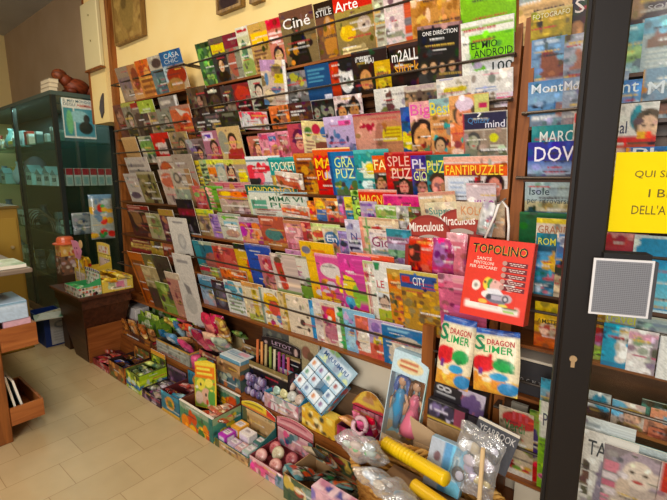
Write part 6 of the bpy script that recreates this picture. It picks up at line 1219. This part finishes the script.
gen_box('support_carton', -.955, -.80, 1.48, 1.60, ZP, .282, 'b89a70', None, 'tan carton that the doll box stands on', 'carton')
# beige carton flap behind the basket
fl = thing('kraft_carton', (-.72, 1.52, ZP), 'plain kraft carton with raised flap beside the doll box', 'carton')
MB().box(-.79, -.64, 1.49, 1.60, ZP+.0006, .38, 'c0a078').build('carton_body', PAPER, fl)
MB().hexa([(-.79,1.492,.3805),(-.64,1.492,.3805),(-.64,1.497,.3805),(-.79,1.497,.3805),(-.80,1.47,.50),(-.66,1.47,.46),(-.66,1.475,.46),(-.80,1.475,.50)], 'ccae88').build('raised_flap', PAPER, fl)
# black toy packs under the hanging bags
pkA = '2a262a b:0,.12,b0343c c:.58,1,4a3a5a K:.58,.12,1,1,14,.12,c8b8c8,6a5080,a86070,2a2228 r:.02,.2,.56,.44,2a262a e:.14,.36,.08,.11,d8d8dc e:.14,.36,.052,.065,2a262a e:.27,.36,.08,.11,d8d8dc e:.27,.36,.052,.065,2a262a t:.06,.56,.52,.68,c8c8cc,1'
t = gen_box('toy_pack', 0, .213, 0, .04, 0, .10, pkA, '3a3038', 'upper black toy pack with white loop mark beneath the slime bags', 'toy pack', 'black toy packs', .002, '2a262a', GLOSS, cell=.005); t.matrix_world = at_mat(-.731, 1.535, .577, math.radians(1.8), 0, math.radians(4.5)) @ Matrix.Translation((.1065, .02, 0))
t = gen_box('toy_pack', 0, .16, 0, .03, 0, .085, '26242a K:.1,.2,.7,.9,14,.12,b8b0c8,5a5070,7a6a98,3a3448 c:.72,1,8a3c50 b:.86,1,b89a38 t:.2,.4,.6,.6,d0c8d8,1', '3a3038', 'lower black toy pack with wine red end beneath the slime bags', 'toy pack', 'black toy packs', .002, '2a262a', GLOSS, cell=.005); t.matrix_world = at_mat(-.735, 1.495, .509, 0, 0, math.radians(2.1)) @ Matrix.Translation((.08, .015, .004))
bk = gen_box('stacked_carton', -.735, -.51, 1.497, 1.60, ZP, .505, '9a7a54', None, 'brown carton stacked under the black toy packs', 'carton')
gen_box('slim_carton', -.735, -.52, 1.532, 1.60, .5055, .562, '3a3034', None, 'dark slim carton supporting the upper black toy pack', 'carton')
# ------------------------------------------------------------------ hanging bags at the end of the wide rack
hk = thing('bag_hook', (-.54, 1.56, 1.42), 'small wire hook fixed to the end upright of the wide rack', 'hook')
MB().tube([(-.505, 1.58, 1.415), (-.505, 1.53, 1.405), (-.505, 1.485, 1.40), (-.505, 1.475, 1.415)], .004, 'a0a0a0', 6).build('wire', METAL, hk)
TL, TR, BL, BR = ony(470.7, 236.7, 1.47), ony(535, 243.5, 1.47), ony(454.5, 310, 1.415), ony(523.7, 328.5, 1.415)
rb = thing('gift_bag', (TL+TR)/2, 'big red paper carrier bag hanging on the rack end', 'carrier bag')
U = TR-TL; V = ((BL-TL)+(BR-TR))/2; W = U.length; H = V.length
# local frame of the printed front
ex = U.normalized(); ez = (-(V-V.dot(ex)*ex)).normalized(); ey = ez.cross(ex)
FRM = Matrix((ex.to_4d(), ey.to_4d(), ez.to_4d(), (0, 0, 0, 1))).transposed(); FRM[3][3] = 1
FRM.translation = TL-ez*H; 
for i in range(3): FRM[3][i] = 0
rb.matrix_world = FRM
RED = 'd8301a'
m = MB().panel((0, 0, H), (W, 0, 0), (0, 0, -H), RED+' K:0,0,1,1,10,.1,d43018,dc341e r:.07,.80,.9,.89,e8e0d8 t:.3,.82,.6,.86,b8b0a8,1 r:.66,.81,.88,.84,6a6a3a r:.68,.85,.84,.87,8ac050', .006, .04)
m.box(0, W, .0005, .002, 0, H, RED); m.build('front_panel', CARD, rb, True)
m = MB(); m.hexa([(W,.0005,0),(W+.002,.0005,0),(W+.002,.06,0),(W,.06,0),(W,.0005,H),(W+.002,.0005,H),(W+.002,.035,H),(W,.035,H)], 'c02a18'); m.build('side_gusset', CARD, rb, True); m = MB(); m.hexa([(-.002,.0005,0),(0,.0005,0),(0,.06,0),(-.002,.06,0),(-.002,.0005,H),(0,.0005,H),(0,.035,H),(-.002,.035,H)], 'c02a18'); m.build('side_gusset', CARD, rb, True)
MB().hexa([(0,.06,0),(W,.06,0),(W,.062,0),(0,.062,0),(0,.035,H),(W,.035,H),(W,.037,H),(0,.037,H)], 'b82818').build('back_panel', CARD, rb, True)
MB().box(0, W, .0025, .0595, 0, .002, 'b82818').build('bag_bottom', CARD, rb, True)
def T(s, u0, v0, u1, v1, c, y=-.0012, bold=.012, nm='lettering'): return put_text(s, rb, u0*W, H*(1-v1), u1*W, H*(1-v0), c, y, nm, bold)
T('TOPOLINO', .07, .07, .93, .19, 'e8c040', -.0010, .06, 'lettering_outline'); T('TOPOLINO', .07, .07, .93, .19, '141014', -.0018, .02)
for k, s in enumerate(('SANTE', 'PENTOLONI', 'PER GIOCARE!')):
    T(s, [.16, .12, .06][k], .235+.055*k, [.4, .44, .5][k], .275+.055*k, 'f0d8c8')
for k in range(5):
    y = .26+.075*k
    MB().box(W*.62, W*.95, -.0012, -.0004, H*(1-y-.055), H*(1-y), '6a1420').build('list_bar', CARD, rb, True)
    MB().cyl((W*.61, -.0004, H*(1-y-.022)), (W*.61, -.002, H*(1-y-.022)), .008, 'b88a80', 12).build('list_dot', CARD, rb, True)
    T('-----', .68, y+.012, .92, y+.022, 'e0c0b8', -.0018); T('----', .7, y+.034, .9, y+.043, 'e0c0b8', -.0018)
# kart drawing on the bag
m = MB()
m.panel((W*.14, -.0006, H*.54), (W*.7, 0, 0), (0, 0, -H*.36), RED+' p:8a8a98,.25,.35,.5,.25,.85,.75,.75,.95,.5,.85 e:.36,.3,.1,.22,e8c838 e:.43,.3,.08,.2,3a8a40 e:.5,.22,.05,.1,e8b0a0 e:.1,.4,.1,.17,e0dcd0 e:.1,.4,.05,.08,b8b0a8 e:.82,.25,.12,.2,dcd8d0 e:.82,.25,.06,.1,a8a0a0 e:.55,.35,.14,.2,d8a8a0 e:.45,.65,.2,.14,e0dcd8 e:.6,.75,.25,.16,6a6a7a e:.58,.72,.16,.08,b0a8b8 e:.8,.7,.12,.14,b8a8b0 e:.3,.9,.1,.07,e0b040 e:.75,.95,.1,.05,d8c850 b:0,.04,'+RED+' e:.42,.72,.06,.1,3a3a44 e:.78,.72,.07,.12,3a3a44 e:.78,.72,.035,.06,c8c0c8 e:.1,.4,.03,.05,8a8078 p:d8d8e0,.35,.45,.6,.42,.75,.6,.4,.62 e:.3,.25,.03,.05,543 e:.52,.2,.02,.03,432', .0035, .05)
m.build('kart_picture', CARD, rb, True)
WL = FRM.inverted()
ha = [WL @ Vector(p) for p in ((-.53, 1.472, 1.283), (-.50, 1.468, 1.36), (-.49, 1.468, 1.40), (-.478, 1.472, 1.412), (-.46, 1.47, 1.39), (-.452, 1.47, 1.33), (-.452, 1.472, 1.282))]
MB().tube([(p.x, p.y-.003, p.z) for p in ha], .0042, 'e8e0dc', 7).build('cord_handle', PAPER, rb, True, smooth=True)
# crumpled clear film ball at the hook
o = pouch('p', .055, .12, .04, 'd8d8d8 K:0,0,1,1,20,.12,ffffff,a8a8a8,c8c8c8,888').build('crumpled_film', FILM); place(o, -.575, 1.50, 1.29, 10, 0, 8); tag(o, 'crumpled silvery wrapping tucked beside the red bag cord', 'wrapping')
def slime(tl, tr, bl, Y0, Y1, label):
    a, b, c = ony(*tl, Y0), ony(*tr, Y0), ony(*bl, Y1)
    U = b-a; V = c-a; ex = U.normalized(); ez = (-(V-V.dot(ex)*ex)).normalized(); ey = ez.cross(ex); H = -V.dot(ez); W = U.length
    o = pouch('p', W, H, .035, 'e4d4b0 b:0,.1,2a58a8 K:0,.0,1,.12,9,.07,2a50a0,3a70b8,1c3c80 b:.1,.16,dcd0b0 e:.2,.28,.08,.1,e4d4b0 e:.25,.55,.26,.13,d02028 K:.05,.42,.45,.62,10,.05,d42430,b81824 r:.16,.62,.26,.72,6a3080 e:.68,.54,.22,.1,1e9a48 K:.5,.45,.92,.66,8,.05,22a04c,188040 b:.78,1,e0a030 K:0,.74,1,1,14,.09,e8c848,d88a28,e0b040 e:.6,.72,.2,.06,2a90c0 e:.8,.88,.22,.1,2a80b8 e:.35,.78,.1,.04,e4d4b0', cell=.005, busy=0).build('slime_bag', GLOSS)
    M = Matrix((ex.to_4d(), ey.to_4d(), ez.to_4d(), (0, 0, 0, 1))).transposed()
    for i in range(3): M[3][i] = 0
    M.translation = a-ez*H; M[3][3] = 1
    o.matrix_world = M; tag(o, label, 'toy bag', 'slime toy bags')
    def T(s, u0, v0, u1, v1, c, bold=.03): put_text(s, o, u0*W, H*(1-v1), u1*W, H*(1-v0), c, -.0205, 'lettering', bold)
    T('S', .05, .1, .27, .34, '1e7a50'); T('DRAGON', .32, .15, .92, .235, 'b02838', .02); T('LIMER', .25, .25, .9, .36, '1e9a50', .008)
    return o
slime((444, 314), (478, 322), (435, 381), 1.475, 1.43, 'rear cream slime bag with red and green dragons')
slime((476, 327), (521, 333), (465, 387), 1.435, 1.385, 'front cream slime bag with red and green dragons')
# ------------------------------------------------------------------ wicker basket with its contents
bt = thing('wicker_basket', (-.63, 1.285, 0), 'oval wicker basket of mixed toys beside the glass door', 'basket')
RX, RY, HB_ = .30, .155, .385
def oval(k, n, s, z): t = 2*math.pi*k/n; return Vector((-.63+RX*s*math.cos(t), 1.285+RY*s*math.sin(t), z))
m = MB(); n = 72; rows = 30; vs = []; cs = []
for j in range(rows+1):
    z = .0008+(HB_-.012)*j/rows; s = .80+.19*(j/rows)
    for k in range(n):
        w = .006*math.sin(k*math.pi/2+(j % 2)*math.pi); p = oval(k, n, s, z); d = (p-Vector((-.63, 1.285, z))).normalized(); vs.append(p+d*w)
        cs.append(hx('b8843c' if (k//2+j) % 2 else '8a5a24'))
m.add(vs, [(j*n+k, j*n+(k+1) % n, (j+1)*n+(k+1) % n, (j+1)*n+k) for j in range(rows) for k in range(n)], cs)
m.build('woven_side', PAPER, bt)
m = MB(); vs = [oval(k, n, .79, .0008) for k in range(n)]+[oval(k, n, .79, .006) for k in range(n)]
m.add(vs, [tuple(range(n-1, -1, -1)), tuple(range(n, 2*n))]+[(k, (k+1) % n, n+(k+1) % n, n+k) for k in range(n)], '8a5a28'); m.build('basket_floor', PAPER, bt)
m = MB()
for s in range(3):
    pts = []
    for k in range(145):
        t = 2*math.pi*k/144; c = oval(k, 144, 1.0, HB_); d = Vector((math.cos(t)*RY, math.sin(t)*RX, 0)).normalized(); a = t*22+s*2*math.pi/3
        pts.append(c+d*.011*math.cos(a)+Vector((0, 0, .011*math.sin(a))))
    m.tube(pts, .0085, ['c8964a', 'b07c34', 'd8aa60'][s], 6)
m.smooth = True; m.build('braided_rim', PAPER, bt)
pf = gen_box('filler_carton', -.80, -.46, 1.215, 1.355, .0065, .345, '8a6a48', None, 'plain brown carton filling the inside of the wicker basket', 'carton')
# yellow corrugated toy tube
A, B = ony(378+2, 443, 1.32), ony(440, 475, 1.20)
A = Vector((-.865, 1.335, .435)); B = Vector((-.50, 1.225, .475))
A = ony(385, 443, 1.34); B = ony(447, 480, 1.25)
m = MB(); d = (B-A); pts = []; rs = []
for k in range(61):
    t = k/60; pts.append(A+d*t); rs.append(.026+(.0028*math.sin(k*1.9) if t < .55 else 0))
rs[0] = .012; rs[-1] = .02
m.tube(pts, rs, 'e8c010', 14); yt_ = m.build('toy_tube', PLAST, None, smooth=True); tag(yt_, 'bright yellow ribbed plastic tube lying across the basket', 'toy tube')
A2 = ony(412, 484, 1.22); B2 = ony(452, 512, 1.18)
o = MB().tube([A2+(B2-A2)*(k/20) for k in range(21)], [.01]+[.024]*19+[.012], 'e0b418', 12).build('toy_tube', PLAST, None, smooth=True); tag(o, 'short yellow toy tube at the near rim of the basket', 'toy tube')
def clear_bag(P, W, H, D_, yaw, lean, roll, label, inside, seed):
    t = thing('clear_toy_bag', P, label, 'clear bag', 'clear bags in the basket')
    r = random.Random(seed); m = MB()
    for i, c in enumerate(inside*2):
        m.ball((W*(.15+.7*r.random()), (r.random()-.5)*D_*.3, H*(.15+.7*r.random())), .010+.010*r.random(), c, 10, 8, (1+.6*r.random(), .7, 1+.6*r.random()))
    k = m.build('small_toys', PLAST, t, True); k['kind'] = 'stuff'
    q = pouch('p', W, H, D_, 'ddd', cell=.006)
    q.v = [(x+.006*math.sin(70*z+9*x)*math.sin(60*x), y+.009*math.sin(55*x+40*z+seed)*math.sin(48*z-30*x), z+.005*math.sin(65*x)) for x, y, z in q.v]
    q.build('polythene', POLY, t, True)
    t.matrix_world = at_mat(P[0], P[1], P[2], math.radians(yaw), math.radians(lean), math.radians(roll))
p = ony(352, 460, 1.22); clear_bag((p.x-.015, 1.235, .405), .17, .17, .07, 10, -38, -6, 'clear bag with bright green and peach toys at the basket end', ['6ae070', '58d868', 'e8b8a0', 'e0e8e0', 'd8e8d8', 'f0d8c8', 'c8d8d8'], 4)
clear_bag((-.80, 1.20, .395), .20, .16, .06, -6, -55, 4, 'clear bag of pale blue toys along the basket rim', ['8ab0c8', 'c8d8e8', 'd8a8a8', 'e8e8e8', '6a98b8', 'e0d0b8', 'b8c8d8'], 8)
clear_bag((-.655, 1.17, .395), .2, .15, .05, -4, -60, 0, 'clear bag of white and tan toys in the basket middle', ['d8b890', 'e8e0d8', '88a8c0', 'c89868', 'dadada'], 15)
clear_bag((-.565, 1.345, .40), .16, .25, .06, -4, 4, 8, 'tall clear glossy bag standing at the basket back', ['e8e0f0', 'c8b8d8', 'f0f0f0', 'd8c8a8', '3a3a40', 'e0d0e0', 'e8d080'], 23)
P = ony(430, 438, 1.40)
lb = gen_box('pale_blue_box', 0, .137, 0, .04, 0, .18, 'a8c4d8 c:0,.5,b0b8c4 c:.4,.62,5a98c8 c:.62,1,78c8e8 e:.25,.35,.1,.1,7a5a60 r:.72,.2,.85,.7,d8eef4 r:.75,.25,.82,.6,6a9ab0', '8ad0ec', 'pale blue and grey toy box standing in the basket', 'toy box', None, .002, 'a8c8dc', cell=.005)
lb.matrix_world = at_mat(-.651, 1.335, .424, math.radians(6), math.radians(16), math.radians(4)) @ Matrix.Translation((.0685, .02, -.07))
yb = booklet('school_diary', .145, .18, .018, '55565c c:0,.03,44454a K:.1,.35,.7,.7,5,.1,6a6c74,8088a0', [('YEARBOOK', .08, .07, .95, .24, 'e0dcd8'), ('4', .12, .3, .22, .46, 'c8c8cc')], at_mat(-.535, 1.425, .465, math.radians(6), math.radians(-6), math.radians(13)), .005)
tag(yb, 'dark grey school diary standing in the basket', 'diary')
o = MB().cyl((-.43, 1.29, .36), (-.435, 1.31, .60), .0075, 'e0c090', 8).build('wooden_stick', PAPER); tag(o, 'pale wooden stick rising from the basket', 'stick')
gc = booklet('grey_card', .13, .13, .004, '9a948c c:0,.1,b8b0a8', [], at_mat(-.50, 1.165, .392, -30, -70, 10), .01); tag(gc, 'plain grey card lying on the near basket end', 'card')
# ------------------------------------------------------------------ glass entrance door
dd = 1.03
P0 = Vector((0, 0, 0)); r0 = ray(585, 250); P0 = Vector((r0[0]*dd, r0[1]*dd, 0))
dl = Vector((FH[0]*432-RV[0]*1230, FH[1]*432-RV[1]*1230, 0)).normalized()   # towards the free edge
dr = -dl; dn = Vector((dr.y, -dr.x, 0))        # dn points back to the camera side
if dn.dot(Vector((-P0.x, -P0.y, 0))) < 0: dn = -dn
DM = Matrix((dr.to_4d(), (-dn).to_4d(), (0, 0, 1, 0), (0, 0, 0, 1))).transposed()
for i in range(3): DM[3][i] = 0
DM[3][3] = 1; DM.translation = P0
door = bpy.data.objects.new('door_1', None); C.objects.link(door); door['kind'] = 'structure'; door.matrix_world = DM
SW = .037
DK = '1c1613'
DW = .86
MB().bbox(-SW, SW, -.024, .024, .012, 2.3, .004, DK).build('lock_stile', DARKM, door, True)
MB().box(-SW-.007, -SW-.0003, -.008, .014, .012, 2.3, '1c1816').build('edge_seal', DARKM, door, True)
MB().bbox(DW-2*SW, DW, -.024, .024, .012, 2.3, .004, DK).build('hinge_stile', DARKM, door, True)
MB().bbox(SW+.0003, DW-2*SW-.0003, -.024, .024, .012, .14, .004, DK).build('bottom_rail', DARKM, door, True)
MB().bbox(SW+.0003, DW-2*SW-.0003, -.024, .024, 2.22, 2.3, .004, DK).build('top_rail', DARKM, door, True)
MB().box(SW+.0005, DW-2*SW-.0005, -.004, .004, .141, 2.219).build('glass_pane', GLASS, door, True)
def on_door(x, y):   # photo point to door plane (local x, z)
    r = Vector(ray(x, y)); n = Vector((dn.x, dn.y, 0)); t = n.dot(P0+Vector((0, 0, 0)))/n.dot(Vector((r.x, r.y, 0))); q = r*t
    return (Vector((q.x, q.y, 0))-P0).dot(dr), HC+q.z
lx, lz = on_door(571, 357)
m = MB(); m.cyl((lx, -.0245, lz+.006), (lx, -.0275, lz+.006), .0085, 'c8a880', 16); m.box(lx-.0042, lx+.0042, -.0275, -.0245, lz-.016, lz, 'c8a880'); k = m.build('lock_cylinder', METAL, door, True); k['label'] = 'brass coloured lock cylinder'
x0, z1 = on_door(590, 254); x1, z0 = on_door(640, 312)
x0 = x0-.002; 
gpo = MB().box(x0, x1, -.052, -.049, z0, z1, 'e0dcdc').build('pull_plate', CARD, door, True); gpo['label'] = 'pale rimmed grey mesh plate'
m = MB(); e = .005
m.panel((x0+e, -.0525, z1-e), (x1-x0-2*e, 0, 0), (0, 0, -(z1-z0-2*e)), '68686c', .02, .02); 
nx_ = 26
for i in range(nx_): 
    xx = x0+e+(x1-x0-2*e)*(i+.5)/nx_; m.box(xx-.0011, xx+.0011, -.0537, -.0527, z0+e, z1-e, '808084')
for i in range(nx_+2):
    zz = z0+e+(z1-z0-2*e)*(i+.5)/(nx_+2); m.box(x0+e, x1-e, -.0545, -.0538, zz-.0008, zz+.0008, '8a8a90')
m.build('plate_mesh', CARD, gpo, True)
MB().box(x0+.02, x1-.005, -.048, -.0245 if x1 < SW else -.0045, z0+.02, z1+.012, '1e1c1c').build('plate_bracket', DARKM, gpo, True)
MB().box(x1+.0005, x1+.008, -.05, -.03, z0-.002, z1-.004, '4a4a4e').build('plate_shadow', DARKM, gpo, True)  # dark strip modelling the shadow along the plate's right side
# notice taped on the glass
x0, z1 = on_door(616.5, 152.5); xb, z0 = on_door(606.5, 231); x0 = (x0+xb)/2
nt = bpy.data.objects.new('paper_notice', None); C.objects.link(nt); nt.matrix_world = DM @ Matrix.Translation((x0, -.0062, z0)); tag(nt, 'bright yellow paper notice taped to the door glass', 'notice')
NW, NH = .297, z1-z0
MB().panel((0, 0, NH), (NW, 0, 0), (0, 0, -NH), 'f2d400', .02, .02).box(0, NW, .0002, .0008, 0, NH, 'f0d200').build('paper_sheet', PAPER, nt, True)
def nx2(px): return on_door(px, 190)[0]-x0
def nz2(py): return on_door(640, py)[1]-z0
put_text('QUI SI', nt, nx2(632), nz2(178.5), nx2(664.5), nz2(170.5), '6a5a14', -.0006, bold=.004)
put_text('I BI', nt, nx2(648), nz2(197), nx2(668), nz2(189), '6a5a14', -.0006, bold=.004)
put_text("DELL'A", nt, nx2(633), nz2(214), nx2(667.5), nz2(205), '6a5a14', -.0006, bold=.004)
# ------------------------------------------------------------------ light
def area(name, loc, rot, sx, sy, power, col):
    l = bpy.data.lights.new(name, 'AREA'); l.shape = 'RECTANGLE'; l.size = sx; l.size_y = sy; l.energy = power; l.color = col
    o = bpy.data.objects.new(name, l); C.objects.link(o); o.location = loc; o.rotation_euler = rot; return o
def look(loc, tgt): return (Vector(tgt)-Vector(loc)).to_track_quat('-Z', 'Y').to_euler()
LS = (.35, -2.3, 2.0)
area('shopfront_daylight', LS, look(LS, (-1.5, 1.6, 1.0)), 1.6, 1.9, 128, (1.0, .975, .94))
area('ceiling_lamp', (-1.3, .3, 3.25), (0, 0, 0), 1.3, .3, 34, (1.0, .88, .70))
area('ceiling_lamp', (-3.4, .4, 3.25), (0, 0, 0), 1.3, .3, 24, (1.0, .86, .64))
area('case_fill_light', (-5.6, 1.445, 2.17), (0, 0, 0), 2.3, .06, 11, (.75, 1.0, .96))  # added fill light without a fixture, brightens the fronts of the goods
w = bpy.data.worlds.new('world'); bpy.context.scene.world = w; w.use_nodes = True
w.node_tree.nodes['Background'].inputs[0].default_value = (1.0, .93, .82, 1); w.node_tree.nodes['Background'].inputs[1].default_value = .11
sc = bpy.context.scene
sc.view_settings.view_transform = 'Standard'; sc.view_settings.look = 'None'; sc.view_settings.gamma = 1; sc.view_settings.exposure = 0
sc.view_settings.use_curve_mapping = False
sc.cycles.use_denoising = True; sc.cycles.max_bounces = 8; sc.cycles.transparent_max_bounces = 16
